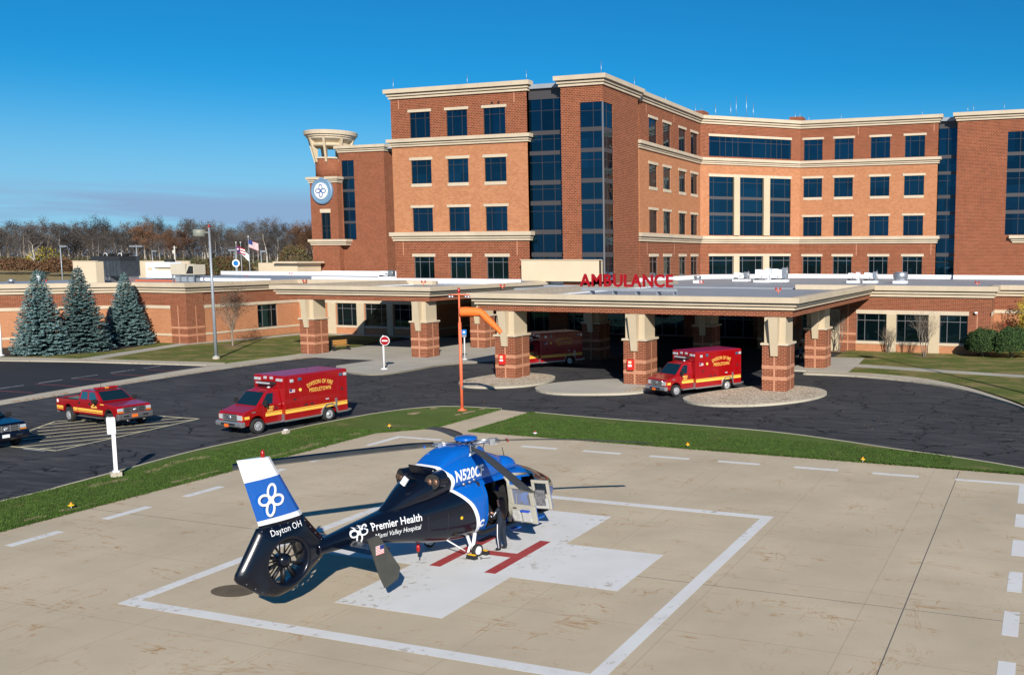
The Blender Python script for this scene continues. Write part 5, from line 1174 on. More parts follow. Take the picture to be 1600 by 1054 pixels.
# tailplane and end plates
mb = MB()
for (y0, y1) in ((-1.58,1.58),):
    rg = []
    for y in (y0, y1): rg.append([Vector((-4.55,y,1.42)),Vector((-4.75,y,1.48)),Vector((-5.1,y,1.47)),Vector((-5.3,y,1.43)),Vector((-5.1,y,1.39)),Vector((-4.75,y,1.37))])
    mb.loft(rg, True, 0, False)
mb.build('tailplane', M['hblack'], heli)
for s in (1,-1):
    mb = MB(); E_ = [(-5.36,1.86),(-5.02,1.88),(-4.34,.84),(-4.42,.56),(-4.85,.42),(-5.02,.80),(-5.2,1.38)]
    extr(mb, E_, s*1.58, s*1.66); ep = mb.build('end_plate', M['blade'], heli, bevel=.012)
    if s < 0:
        mb = MB(); mb.cbox((-5.02,-1.668,1.50),(.26,.008,.24)); fl = mb.build('flag_decal', M['whitepaint'], ep)
        mb = MB()
        for k in range(6): mb.cbox((-5.02,-1.673,1.39+k*.041),(.26,.004,.02))
        mb.build('red_stripes', mat('faded_red', (.5,.08,.07), .5), fl); mb = MB(); mb.cbox((-4.955,-1.676,1.565),(.13,.004,.11)); mb.build('blue_canton', bpy.data.materials['flag_blue'], fl)
# landing gear
for s in (1,-1):
    mb = MB(); mb.tube([(-.72,s*.62,.62),(-.78,s*.80,.35),(-.95,s*.86,.18)], [.055,.045,.035], 10); mb.tube([(-.55,s*.78,.66),(-.75,s*.86,.2)], [.06,.05], 10); mb.tube([(-1.5,s*.55,.66),(-1.05,s*.84,.25)], .02, 6); g_ = mb.build('main_gear_leg', M['hwhite'], heli)
    mb = MB(); mb.lathe((-.68,s*.98,.19), [(.12,-.04),(.165,-.085),(.19,-.05),(.19,.05),(.165,.085),(.12,.04)], 22, axis='y'); wh = mb.build('wheel', M['tyre'], g_)
    mb = MB(); mb.lathe((-.68,s*.98,.19), [(.03,-.08),(.06,-.078),(.09,-.06),(.125,-.072),(.125,.072),(.09,.06),(.06,.078),(.03,.08)], 18, axis='y'); mb.build('wheel_hub', M['hwhite'], g_)
mb = MB(); mb.tube([(2.9,0,.62),(2.95,0,.16)], .045, 8); g_ = mb.build('nose_gear_leg', M['hwhite'], heli)
for y in (-.13,.13): mb = MB(); mb.lathe((2.95,y,.16), [(.02,-.05),(.14,-.055),(.16,-.02),(.16,.02),(.14,.055),(.02,.05)], 18, axis='y'); mb.build('wheel', M['tyre'], g_)
mb = MB(); mb.lathe((-2.2,-.1,.55), [(.05,.1),(.06,0),(.05,-.1),(.01,-.14)], 10); mb.build('belly_beacon', M['redlamp'], heli)
mb = MB(); mb.tube([(-2.2,-.1,.42),(-2.2,-.1,.28)], .02, 6); mb.tube([(2.1,.25,2.25),(2.0,.3,2.75)], .012, 5); mb.build('antenna', M['black'], heli)
mb = MB(); mb.lathe((1.75,.05,2.35), [(.17,-.08),(.17,.02),(.08,.05),(.01,.055)], 16); mb.build('roof_dome_antenna', M['hwhite'], heli)
# rotor
mb = MB(); mb.tube([(0,0,3.1),(0,0,3.34)], .07, 12); rot = mb.build('rotor_head', M['steel'], heli)
mb = MB(); mb.lathe((0,0,3.22), [(.14,-.08),(.2,-.04),(.2,.04),(.12,.1),(.10,.12)], 18)
for k in range(4):
    a = k*PI/2; mb.tube([(math.cos(a)*.25, math.sin(a)*.25, 3.02),(math.cos(a+.4)*.3, math.sin(a+.4)*.3, 3.25)], .025, 6)
mb.lathe((0,0,3.06), [(.26,-.03),(.28,0),(.26,.03)], 18); mb.build('swashplate', M['steel'], rot)
mb = MB(); mb.lathe((0,0,3.40), [(.05,-.06),(.30,-.05),(.36,-.01),(.34,.05),(.22,.09),(.01,.11)], 32); mb.build('rotor_cap', M['hblue'], rot)
for az, ztip, rt, tape in ((323,2.74,6.15,'signred'),(238,3.02,6.05,None),(147,3.12,6.5,'hblue'),(56,2.72,6.1,None)):
    a = R(az); d = Vector((math.cos(a), math.sin(a), 0)); n = Vector((-d.y, d.x, 0)); rg = []; tw = .0
    zf = lambda r: 3.27 + (ztip-3.27)*((r-.3)/(rt-.3))**1.7
    for r in [.95,1.1,1.35] + [1.6+.3*i for i in range(int((rt-1.6)/.3))] + [rt-.35, rt-.02, rt]:
        ch = (.385 if az != 147 else .46) if r > 1.5 else .16 + (r-.95)*.40; ch = ch if r < rt-.01 else .30; c = d*r + Vector((0,0,zf(r))); pit = Vector((0,0,1))*(.05 if az not in (238,147) else .10)
        rg.append([c + n*ch*.35 - pit*.0, c + n*ch*.2+Vector((0,0,.02)), c - n*ch*.2+Vector((0,0,.018))+pit*.4, c - n*ch*.65 + pit, c - n*ch*.2 + pit*.4 - Vector((0,0,.015)), c + n*ch*.2 - Vector((0,0,.02))])
    mb = MB(); mb.loft(rg, True, 0, True); bl = mb.build('rotor_blade', M['blade'], heli)
    mb = MB(); mb.tube([d*.12+Vector((0,0,3.24)), d*.5+Vector((0,0,3.25)), d*1.05+Vector((0,0,zf(1.05)))], [.05,.055,.05], 8)
    for o in (-.09,.09): mb.tube([d*.25+n*o+Vector((0,0,3.30)), d*.98+n*o*.8+Vector((0,0,zf(.98)+.07))], .022, 6)
    for o in (-.08,.08): mb.cbox(tuple(d*.80+n*o+Vector((0,0,3.25))), (.16,.05,.2), a)
    mb.tube([d*.55+n*.16+Vector((0,0,3.03)), d*.62+n*.16+Vector((0,0,3.25))], .018, 6); mb.build('blade_grip', M['steel'], bl)
    if tape: mb = MB(); mb.cbox(tuple(d*1.28+Vector((0,0,zf(1.28)+.01))), (.05,.24,.075), a); mb.build('tape_mark', M[tape], bl)
# decals laid on the curved skin
from mathutils.bvhtree import BVHTree
def bvh_of(objs):
    vs, fs = [], []
    for o in objs:
        b = len(vs); vs += [v.co.copy() for v in o.data.vertices]; fs += [[b+i for i in p.vertices] for p in o.data.polygons]
    return BVHTree.FromPolygons(vs, fs)
bv = bvh_of([fus, cow, dome])
def decal(name, body, size, x, z, slope=0, wx=1, bold=.01, shear=0, m='hwhite', flat=None, mesh=None, parent=None):
    if mesh is None:
        o = text_mesh(name, body, size, M[m], parent or heli, Matrix.Identity(4), 0, bold, shear=shear, wx=wx); me = o.data
        import bmesh
        bm = bmesh.new(); bm.from_mesh(me); bmesh.ops.triangulate(bm, faces=bm.faces); bmesh.ops.subdivide_edges(bm, edges=[e for e in bm.edges if e.calc_length() > size*.25], cuts=2); bm.to_mesh(me); bm.free()
    else: o = mesh; me = o.data
    for v in me.vertices:
        px, pz = x + v.co.x, z + v.co.y + v.co.x*slope
        if flat is not None: v.co = Vector((px, flat, pz)); continue
        h, nn, i, dd = bv.ray_cast(Vector((px, -3, pz)), Vector((0,1,0)))
        v.co = Vector((px, (h.y if h else -.5) - .014 - v.co.z, pz))
    return o
decal('registration', 'N520CF', .46, -1.34, 2.40, 0, .74, .012)
decal('lettering', 'Premier Health', .30, -4.10, 1.57, -.03, .84, .003)
decal('lettering', 'Miami Valley Hospital', .20, -4.02, 1.33, -.03, .82, .0, .16)
bv0 = bv; bv = bvh_of([shr, fin]); decal('lettering', 'Dayton OH', .21, -7.06, 2.16, .06, .90, .0); bv = bv0
decal('lettering', 'C', .30, -.52, .86, 0, .8, .02)
mb = MB(); knot(mb, .26, .042, Matrix.Identity(4), th=0); k_ = mb.build('tail_emblem', M['hwhite'], heli, uv=False, fix=False); decal('', '', 0, -4.50, 1.62, mesh=k_)
mb = MB(); mb.add([(0,0,0),(.5,.05,0),(.52,.10,0),(.1,.09,0)], [(0,1,2,3)]); k_ = mb.build('maker_mark', M['hwhite'], heli, uv=False, fix=False); decal('', '', 0, -.55, 3.0, mesh=k_)
# small service details
for x, y_, z, r in ((-.95,-1,2.26,.055),(-.72,-1,2.28,.05),(-.55,-1,2.32,.045)):
    h, nn, i, dd = bv.ray_cast(Vector((x,-3,z)), Vector((0,1,0))); mb = MB(); mb.lathe((x, h.y, z), [(r,.03),(r,-.015),(r*.6,-.03)], 12, axis='y'); mb.build('filler_port', M['steel'], heli)
h, nn, i, dd = bv.ray_cast(Vector((-1.25,-3,1.32)), Vector((0,1,0))); mb = MB(); mb.lathe((-1.25, h.y, 1.32), [(.05,.01),(.05,-.012),(.02,-.012)], 12, axis='y'); mb.build('yellow_marker', M['yellow'], heli)
mb = MB()
def line_on(pts, w=.012):
    out = []
    for (x, z) in pts:
        h, nn, i, dd = bv.ray_cast(Vector((x,-3,z)), Vector((0,1,0)))
        if h: out.append(h + Vector((0,-.003,0)))
    if len(out) > 1: mb.tube(out, w*.5, 4)
for x, z0, z1 in ((-1.72,1.05,1.55),(-2.35,.95,1.6),(-.30,.55,2.2)): line_on([(x, z0+(z1-z0)*k/12) for k in range(13)], .014)
line_on([(-.30-.85*k/12, 2.2+.05*k/12) for k in range(13)]); line_on([(.0+1.5*k/12, 2.2-.0*k) for k in range(13)])
for k in range(7): line_on([(-.9+.18*k, 2.72), (-.86+.18*k, 2.74)], .02)
mb.build('panel_seams', M['dkgrey'], heli)
mb = MB(); rnd = random.Random(2)
for k in range(26):
    a = 2*PI*k/26; ro = ray_out(a)*.93; mb.lathe((FC.x+math.cos(a)*ro, -.085, FC.z+math.sin(a)*ro), [(.012,0),(.012,-.012)], 6, axis='y')
mb.build('rivets', M['galv'], shr)
# wheel chocks
ch = HO; cmat = Matrix.Translation(HO) @ Matrix.Rotation(HH, 4, 'Z') @ Matrix.Scale(HS, 4)
for dx, nm in ((-.26,'near'),(.26,'far')):
    p = cmat @ Vector((-.68+dx,-1.0,0)); e = empty('wheel_chock', p, HH, 'yellow-topped black chock %s the helicopter main wheel' % ('behind' if dx < 0 else 'in front of'), 'wheel chock', 'wheel chocks at the helicopter wheel')
    mb = MB(); mb.add([(-.09,-.2,0),(.09,-.2,0),(.09,.2,0),(-.09,.2,0),(-.04,-.2,.13),(.04,-.2,.13),(.04,.2,.13),(-.04,.2,.13)], [(0,3,2,1),(4,5,6,7),(0,1,5,4),(1,2,6,5),(2,3,7,6),(3,0,4,7)]); mb.build('block', M['black'], e, bevel=.01)
    mb = MB(); mb.box(-.045,.045,-.15,.15,.128,.15); mb.build('yellow_pad', M['yellow'], e)
p0 = cmat @ Vector((-.94,-1.2,.02)); mb = MB(); mb.tube([p0 + Vector((math.cos(k*.35)*.12+k*.012, math.sin(k*.35)*.1+k*.02, 0)) for k in range(18)], .008, 5)
tag(mb.build('chock_rope', M['black']), 'thin black cord looped beside the helicopter wheel chocks', 'cord')
# ---------------- vegetation ----------------
def leaf_m(name, c, var=.35, trans=False):
    m = mat(name, c, .8, 0, .2); t = NT(m); v = t.co(); n = t.noise(v, 3.0, 3); oi = t.n('ObjectInfo').outputs['Random']
    f = t.math('ADD', t.math('MULTIPLY', n, .75), t.math('MULTIPLY', oi, .25))
    return t.out(t.ramp(f, [(.3, tuple(q*(1-var) for q in c)), (.7, tuple(q*(1+var) for q in c))]))
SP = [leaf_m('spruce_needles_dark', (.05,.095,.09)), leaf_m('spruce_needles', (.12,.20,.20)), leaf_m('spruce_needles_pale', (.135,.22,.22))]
BARK = leaf_m('grey_bark', (.20,.165,.13), .3); PALEBARK = leaf_m('pale_bark', (.42,.38,.33), .25); TWIG = leaf_m('far_twigs', (.098,.084,.076), .3)
BROWNL = leaf_m('brown_oak_leaves', (.125,.065,.036), .4); OLIVE = leaf_m('olive_brush', (.085,.085,.035), .4); DKGREEN = leaf_m('dark_shrub_leaves', (.022,.045,.014), .5); MIDGREEN = leaf_m('shrub_leaves', (.06,.10,.03), .5)
YEL = leaf_m('yellow_leaves', (.45,.33,.03), .3); RUSTY = leaf_m('rusty_brush', (.11,.060,.028), .4); GRL = leaf_m('sparse_green_leaves', (.14,.16,.03), .4)
def spruce_mesh(H, Rb, seed):
    rnd = random.Random(seed); mb = MB(); z = .15
    while z < H-.05:
        t = z/H; L = Rb*(1-t)**.80*(1 if t > .06 else .88) + .05; n = max(7, int(21*(1-t)+6)); a0 = rnd.uniform(0, 6)
        for k in range(n):
            a = a0 + 2*PI*k/n + rnd.uniform(-.18,.18); ln = L*rnd.uniform(.78,1.04); droop = rnd.uniform(.16,.34)*(1-t*.6); d = Vector((math.cos(a), math.sin(a), 0)); s_ = Vector((-d.y, d.x, 0))
            m = max(3, int(ln/.17))
            for j in range(m):
                u = (j+.6)/m
                if u < .28 and rnd.random() < .75: continue
                r = ln*u; c = d*r + Vector((0,0,z - droop*r + .16*r*u*(1+t)))
                w = (.24*(1-u)+.15)*(.55+.6*(1-t))
                for q in (-1, 1, 0):
                    tip = c + d*rnd.uniform(.10,.22) + s_*q*w*rnd.uniform(.8,1.3) + Vector((0,0,rnd.uniform(-.12,.10)))
                    o = (tip-c).normalized(); pn = Vector((-o.y, o.x, rnd.uniform(-.5,.5))).normalized()*.10
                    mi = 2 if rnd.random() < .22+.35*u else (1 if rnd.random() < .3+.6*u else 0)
                    up = Vector((0,0,.05))
                    mb.add([c-pn*.5, c.lerp(tip,.55)-pn*1.2, tip, c.lerp(tip,.55)+pn*1.2, c+pn*.5, c.lerp(tip,.5)+up], [(0,1,5),(1,2,5),(2,3,5),(3,4,5)], mi)
        z += .17 + .05*rnd.random()
    for q in range(8): mb.add([(0,0,H-.1),(rnd.uniform(-.1,.1),rnd.uniform(-.1,.1),H+.18),(.03,.02,H-.25)], [(0,1,2)], 1)
    return mb
def make_spruce(loc, H, Rb, seed, label, group='blue spruces against the brick wing'):
    e = empty('blue_spruce', loc, 0, label, 'tree', group)
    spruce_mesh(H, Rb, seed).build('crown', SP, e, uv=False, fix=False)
    mb = MB(); mb.tube([(0,0,-.1),(0,0,H*.5),(0,0,H*.92)], [.16,.1,.02], 8); mb.build('trunk', BARK, e); return e
make_spruce((-95.3,67.8,.05), 8.5, 2.95, 1, 'large blue spruce, leftmost of the three against the brick wing')
make_spruce((-94.5,71.5,.05), 8.8, 3.0, 2, 'tallest blue spruce, middle of the three against the brick wing')
make_spruce((-96.3,78.2,.05), 8.0, 2.75, 3, 'blue spruce nearest the brick corner pilaster, right of its two neighbours')
def grow(mb, rnd, p, d, L, r, depth, segs, leaves=None, n=3, spread=.55, up=.12, tips=None, kids_=(2,4)):
    pts = [p]; rs = [r]; q = p.copy(); dd = d.copy()
    for i in range(segs):
        dd = (dd + Vector((rnd.gauss(0,.13), rnd.gauss(0,.13), rnd.gauss(0,.08)+up*.3))).normalized(); q = q + dd*L/segs; pts.append(q.copy()); rs.append(r*(1-.62*(i+1)/segs))
    mb.tube(pts, rs, n, 0, cap=False, smooth=False)
    if depth == 0:
        if tips is not None: tips.append(q.copy())
        return
    for i in range(rnd.randint(*kids_)):
        u = rnd.uniform(.35, 1.0); k = min(segs, max(1, round(u*segs))); b = pts[k]
        a = rnd.uniform(0, 2*PI); side = dd.orthogonal().normalized(); side.rotate(Matrix.Rotation(a, 3, dd))
        nd = (dd + side*rnd.uniform(spread*.7, spread*1.5) + Vector((0,0,up))).normalized()
        grow(mb, rnd, b, nd, L*rnd.uniform(.52,.78), max(rs[k]*.72, .004), depth-1, max(2, segs-1), leaves, 3, spread, up, tips, kids_)
def leafcloud(mb, rnd, pts, n, size, spread, mi=0):
    for p in pts:
        for k in range(n):
            c = p + Vector((rnd.gauss(0,spread), rnd.gauss(0,spread), rnd.gauss(0,spread*.8))); u = Vector((rnd.gauss(0,1), rnd.gauss(0,1), rnd.gauss(0,1))).normalized(); w = u.orthogonal().normalized()
            s = size*rnd.uniform(.6,1.3); mb.add([c-u*s, c+w*s*.5, c+u*s, c-w*s*.5], [(0,1,2,3)], mi)
def bare(seed, H, r, depth=4, spread=.5, kids_=(3,4), n=5, bark=None, name='trunk'):
    rnd = random.Random(seed); mb = MB(); tips = []; trunk = MB()
    pts = [Vector((0,0,-.3))]; d = Vector((rnd.gauss(0,.04), rnd.gauss(0,.04), 1)).normalized()
    for i in range(6): pts.append(pts[-1] + d*H*.72/6 + Vector((rnd.gauss(0,.012*H), rnd.gauss(0,.012*H), 0)))
    trunk.tube(pts, [r*(1-.78*i/6) for i in range(7)], n, cap=False, smooth=True)
    for i in range(2 if H > 8 else 1, 7):
        for k in range(rnd.randint(2,3)):
            a = rnd.uniform(0, 2*PI); nd = Vector((math.cos(a)*spread*1.4, math.sin(a)*spread*1.4, rnd.uniform(.55,1.2))).normalized()
            grow(mb, rnd, pts[i], nd, H*rnd.uniform(.2,.34)*(1.15-.1*i), r*(.42-.05*i), depth-1, 4, None, 3, spread, .14, tips, kids_)
    return trunk, mb, tips
# individual trees of the distant wood
VARI = []
rnd = random.Random(21)
def camw(u, Y):                     # camera plane position -> ground plan
    X = (u-1098)/1490*Y; return X*.94118-Y*.33792, X*.33792+Y*.94118
for k in range(5):
    tr, br, tips = bare(100+k, 16, .34, 5, .5, (2,4))
    e = empty('bare_tree', (0,0,0), 0, 'x', 'tree', 'leafless trees of the far wood')
    tr.build('trunk', PALEBARK if k % 2 else BARK, e, uv=False, fix=False)
    lm = MB(); rr = random.Random(k); br_ = br; 
    leafcloud(lm, rr, tips, 4 if k == 4 else 2, .20, .5)
    o = br.build('crown', TWIG, e, uv=False, fix=False); 
    lo = lm.build('twigs', BROWNL if k == 4 else TWIG, o, uv=False, fix=False)
    VARI.append(e)
def colour_of(k): return ('rust-brown leaved oak', 'bare grey tree')[0 if k == 4 else 1]
WOODX = [-60+9.2*i for i in range(62)]
n_ = 0
GENERIC = 'leafless grey-brown tree in the far wood left of the hospital'
usedv = set()
for i, u in enumerate(WOODX):
    for row in (0, 1):
        Y = (395 if row == 0 else 440) + rnd.uniform(-14, 14); uu = u + rnd.uniform(-4, 4) + row*4.5
        k = rnd.choice([0,1,2,3]); 
        if (265 < uu < 300 and row == 0) or uu > 466 or 232 < uu < 240 : k = 4
        x, y = camw(uu, Y); z = terr(x, y) - .2; s = rnd.choice([rnd.uniform(.70,.95), rnd.uniform(.9,1.15), rnd.uniform(1.0,1.3)])*(1.0 if row else .9)
        zone = next(n for lim, n in ((-5,'outside the left edge'),(20,'at the extreme left edge'),(50,'left of the yellow tree'),(80,'above the first spruce'),(110,'above the slim far left lamp post'),(138,'above the second spruce'),(165,'above the front beige roof screen'),(190,'above the left chiller'),(212,'above the right chiller'),(232,'behind the double-headed lamp post'),(255,'above the white air handler'),(275,'around the utility pole'),(300,'above the tan rooftop unit'),(322,'just left of the tall lamp post head'),(345,'just right of the tall lamp post head'),(365,'above the rusty brown thicket'),(385,'behind the state and white flags'),(405,'behind the national flag'),(430,'right of the flagpoles'),(452,'above the low beige building'),(480,'touching the left side of the badge tower'),(9999,'hidden behind the hospital')) if uu < lim)
        size = 'tall' if s > 1.08 else ('low' if s < .86 else 'mid-height')
        lab = '%s %s, %s of wood, %s' % (size, 'leafless tree' if k != 4 else 'rust-leaved tree', 'front row' if row == 0 else 'back row', zone)
        if k not in usedv: usedv.add(k); c = VARI[k]; c.location = (x,y,z); c.rotation_euler = (0,0,rnd.uniform(0,6)); c.scale = (s*1.05,s*1.05,s); c['label'] = lab
        else: c = copy_tree(VARI[k], (x,y,z), rnd.uniform(0,6), lab, scale=(s*1.05,s*1.05,s))
        c['group'] = 'leafless trees of the far wood' if k != 4 else 'rust-leaved trees in the far wood'
# undergrowth and the dense back of the wood: nobody could count it
mb = MB(); pts = []
for i in range(1100):
    u = rnd.uniform(-90, 520); Y = rnd.uniform(425, 500); x, y = camw(u, Y); pts.append(Vector((x, y, terr(x, y) + rnd.uniform(0, 10)*rnd.random()**.5)))
leafcloud(mb, rnd, pts, 34, .40, 2.3)
tag(mb.build('wood_undergrowth', TWIG, uv=False, fix=False), 'dense grey-brown thicket filling the back of the far wood', 'undergrowth', kind='stuff')
mb = MB(); pts = []
for i in range(420):
    u = rnd.uniform(-90, 520); Y = rnd.uniform(372, 392); x, y = camw(u, Y); pts.append(Vector((x, y, terr(x, y) + abs(rnd.gauss(0, 1.2)))))
leafcloud(mb, rnd, pts, 30, .3, .95)
tag(mb.build('olive_brush', OLIVE, uv=False, fix=False), 'low olive and brown brush along the foot of the far wood', 'brush', kind='stuff')
# mid-distance bushes and trees between wing roof and wood
def bush(name, loc, rx, ry, rz, mats, n, size, label, seed, group=None, cat='bush'):
    rr = random.Random(seed); e = empty(name, loc, 0, label, cat, group); mb = MB()
    for i in range(n):
        a, b = rr.uniform(0, 2*PI), math.acos(rr.uniform(-.35, 1)); q = rr.uniform(.72, 1.04)*(1+.10*math.sin(a*3+seed)+.08*math.sin(b*7+a*5)); c = Vector((math.cos(a)*math.sin(b)*rx*q, math.sin(a)*math.sin(b)*ry*q, rz*.45 + math.cos(b)*rz*.6*q))
        c.z = max(c.z, .03); u = Vector((rr.gauss(0,1), rr.gauss(0,1), rr.gauss(0,1))).normalized(); w = u.orthogonal().normalized(); s = size*rr.uniform(.6,1.3)
        mb.add([c-u*s, c+w*s*.5, c+u*s, c-w*s*.5], [(0,1,2,3)], rr.choice(range(len(mats))))
    mb.build('foliage', mats, e, uv=False, fix=False)
    mb = MB()
    for i in range(9): a = rr.uniform(0, 6.28); mb.tube([(0,0,-.05),(math.cos(a)*rx*.25, math.sin(a)*ry*.25, rz*.35),(math.cos(a)*rx*.6, math.sin(a)*ry*.6, rz*.8)], [.035,.025,.01], 4, cap=False)
    mb.build('stem', BARK, e, uv=False, fix=False); return e
def at(u, Y, dz=0): x, y = camw(u, Y); return (x, y, terr(x, y) + dz)
bush('brown_thicket', at(352,262), 9, 6, 6.8, [OLIVE, RUSTY], 5200, .34, 'big rusty brown thicket left of the flagpoles', 1)
bush('brown_thicket', at(27,300), 10, 6, 4.6, [RUSTY, BROWNL], 3000, .34, 'wide reddish-brown thicket at the far left beyond the wing roof', 2)
bush('brown_thicket', at(98,292), 6, 5, 5.2, [RUSTY, BROWNL], 2600, .32, 'rounded rusty bush behind the pale screen wall at far left', 3)
bush('yellow_tree', at(80,330), 5, 5, 7.5, [YEL, OLIVE, OLIVE, TWIG], 1300, .3, 'tall yellow-leaved tree among bare trees at far left', 4, cat='tree')
bush('yellow_tree', at(60,305), 3, 3, 6.5, [YEL, OLIVE], 900, .28, 'small yellow-leaved tree just left of the dead white tree', 5, cat='tree')
bush('rusty_tree', at(462,330), 5, 5, 9.0, [OLIVE, RUSTY], 2600, .3, 'olive and rust tree at the foot of the badge tower', 6, cat='tree')
tr, br, tips = bare(310, 13, .4, 4, .75, (2,3)); e = empty('dead_tree', at(62,300), 0, 'pale dead tree with spreading white limbs at far left', 'tree'); tr.build('trunk', PALEBARK, e, uv=False, fix=False); br.build('crown', PALEBARK, e, uv=False, fix=False)
for i, (u, Y, H, Rb, lab) in enumerate(((444,200,5.4,3.0,'small round blue spruce just left of the flagpoles'),(481,195,6.3,3.0,'small blue spruce between the two groups of flagpoles'),(635,190,0,0,''))):
    pass
for u, Y, H, Rb, lab in ((369,205,5.6,2.6,'small blue spruce at the foot of the left flagpoles'),(388,200,6.2,2.6,'small blue spruce at the foot of the right flagpole'),(456,196,4.8,1.8,'small blue spruce before the beige wall at the badge tower'),(71,215,5.2,1.8,'tip of a small blue spruce behind the roof at far left')):
    make_spruce(at(u,Y), H, Rb, int(u), lab, 'small blue spruces beyond the wing roof')
# planting beside the building
def small_tree(name, loc, H, seed, label, leafm, nl, lsize, stems=3, group=None, spread=.45):
    e = empty(name, loc, 0, label, 'tree', group); rr = random.Random(seed); tk, br, tips = MB(), MB(), []
    for s in range(stems):
        a = 2*PI*s/stems + rr.uniform(-.4,.4); base = Vector((math.cos(a)*.08, math.sin(a)*.08, -.05)); d = Vector((math.cos(a)*.24, math.sin(a)*.24, 1)).normalized() if stems > 1 else Vector((0,0,1))
        p1 = base + d*H*.42; tk.tube([base, base.lerp(p1,.5)+Vector((rr.gauss(0,.03),rr.gauss(0,.03),0)), p1], [.055,.045,.036] if stems > 1 else [.12,.10,.07], 6, cap=False)
        for k in range(4 if stems > 1 else 20):
            b = base.lerp(p1, rr.uniform(.55,1.0)); aa = rr.uniform(0, 6.28); nd = (d + Vector((math.cos(aa)*spread, math.sin(aa)*spread, .4))).normalized(); grow(br, rr, b, nd, H*rr.uniform(.3,.48), .030, 3 if stems > 1 else 4, 4, None, 3, spread, .2, tips, (2,4))
    tk.build('trunk', BARK, e, uv=False, fix=False); o = br.build('crown', BARK, e, uv=False, fix=False)
    if nl: lm = MB(); leafcloud(lm, rr, tips[::2], nl, lsize, .16); lm.build('leaves', leafm, o, uv=False, fix=False)
    return e
small_tree('young_tree', (-84.6,81.4,.08), 5.1, 5, 'small tree with sparse olive leaves on the lawn behind the lamp post', RUSTY, 2, .06, 1, spread=.6)
small_tree('multi_stem_tree', (-11.1,95.5,.1), 4.3, 6, 'bare multi-stem tree in front of the stucco pilaster between wing windows', RUSTY, 1, .045, 4)
small_tree('multi_stem_tree', (-20.0,97.2,.1), 4.2, 8, 'bare multi-stem tree beside the rear right canopy pier', RUSTY, 2, .05, 4)
small_tree('bare_shrub', (-15.0,98.2,.1), 2.2, 12, 'low bare shrub against the left stucco pilaster of the right wing', RUSTY, 0, .05, 5)
small_tree('bare_shrub', (-27.5,96.2,.05), 3.9, 13, 'bare tree under the shadowed wall behind the sunlit ambulance', RUSTY, 2, .05, 4)
small_tree('bare_shrub', (-24.6,96.8,.05), 2.6, 14, 'bare shrub between shadowed wall and rear right pier', RUSTY, 1, .05, 5)
bush('evergreen_shrub', (-5.6,98.2-.9,.1), 1.75, 1.5, 2.55, [DKGREEN, DKGREEN, DKGREEN, MIDGREEN], 15000, .085, 'rounded dark evergreen shrub, left of the pair by the right wing corner', 7, 'pair of dark evergreen shrubs')
bush('evergreen_shrub', (-2.9,97.0,.1), 1.9, 1.6, 2.75, [DKGREEN, DKGREEN, DKGREEN, MIDGREEN], 16000, .085, 'rounded dark evergreen shrub, right of the pair by the right wing corner', 8, 'pair of dark evergreen shrubs')
bush('red_shrub', (-4.4,100.6,.1), 1.3, 1.0, 3.1, [mat('red_leaves', (.30,.03,.02), .8), RUSTY, OLIVE], 1500, .07, 'red-leaved shrub showing above the evergreen pair', 9)
small_tree('yellow_leaved_tree', (-1.6,101.5,.1), 4.3, 15, 'young tree with bright yellow leaves at the right edge', YEL, 5, .085, 1, spread=.5)
bush('yellow_shrub', (-1.2,99.8,.1), 1.0, 1.0, 1.3, [YEL, GRL], 700, .07, 'low yellow-green shrub at the right edge beside the evergreens', 10)
# bare trees behind the camera, seen only as reflections in the glass
for i, (x, y) in enumerate(((30,-60),(-10,-75),(-60,-70),(-100,-60),(70,-40))):
    c = copy_tree(VARI[i % 4], (x,y,-.1), i*1.3, 'leafless tree standing behind the helipad', scale=(1,1,.8)); c['group'] = 'leafless trees behind the helipad'
# grass blades on the near verge so that its edge is not a clean line
mb = MB(); rnd = random.Random(9)
def blades(poly_a, poly_b, n, z):
    for k in range(n):
        i = rnd.randrange(len(poly_a)-1); s = rnd.random(); a = Vector(poly_a[i]).lerp(Vector(poly_a[i+1]), s); w = rnd.gauss(0,.10)
        x, y = a.x + w, a.y + rnd.gauss(0,.1); h = rnd.uniform(.04,.11); an = rnd.uniform(0, 6.28); dx, dy = math.cos(an)*.02, math.sin(an)*.02
        mb.add([(x-dx,y-dy,z),(x+dx,y+dy,z),(x+rnd.gauss(0,.03),y+rnd.gauss(0,.03),z+h)], [(0,1,2)])
blades([(-35.36,20),(-35.36,30),(-35.36,36),(-35.36,43.5)], None, 9000, .09); blades([(-35.3,43.6),(-33.2,45.9)], None, 1800, .09); blades([(-33.1,46),(-33.1,53)], None, 2500, .09); blades([(-30.35,46),(-30.35,52.6)], None, 2500, .09); blades([(-30.5,45.85),(-14,45.4),(8,45.0)], None, 14000, .09)
for (x0,x1,y0,y1,n) in ((-39.6,-35.4,22,44,26000),(-30,-4,45.6,51,30000)):
    for k in range(n):
        x, y = rnd.uniform(x0,x1), rnd.uniform(y0,y1)
        if x > -30 and y > 52 - (x+30)*.15: continue
        h = rnd.uniform(.03,.09); an = rnd.uniform(0,6.28); dx, dy = math.cos(an)*.018, math.sin(an)*.018; mb.add([(x-dx,y-dy,.1),(x+dx,y+dy,.1),(x+rnd.gauss(0,.03),y+rnd.gauss(0,.03),.1+h)], [(0,1,2)])
tag(mb.build('grass_blades', leaf_m('grass_blade', (.06,.115,.018), .4), uv=False, fix=False), 'short green grass blades on the verge around the helipad', 'grass', kind='stuff')
# ---------------- street furniture, roof plant, people ----------------
def pos(u, Y): x, y = camw(u, Y); return x, y
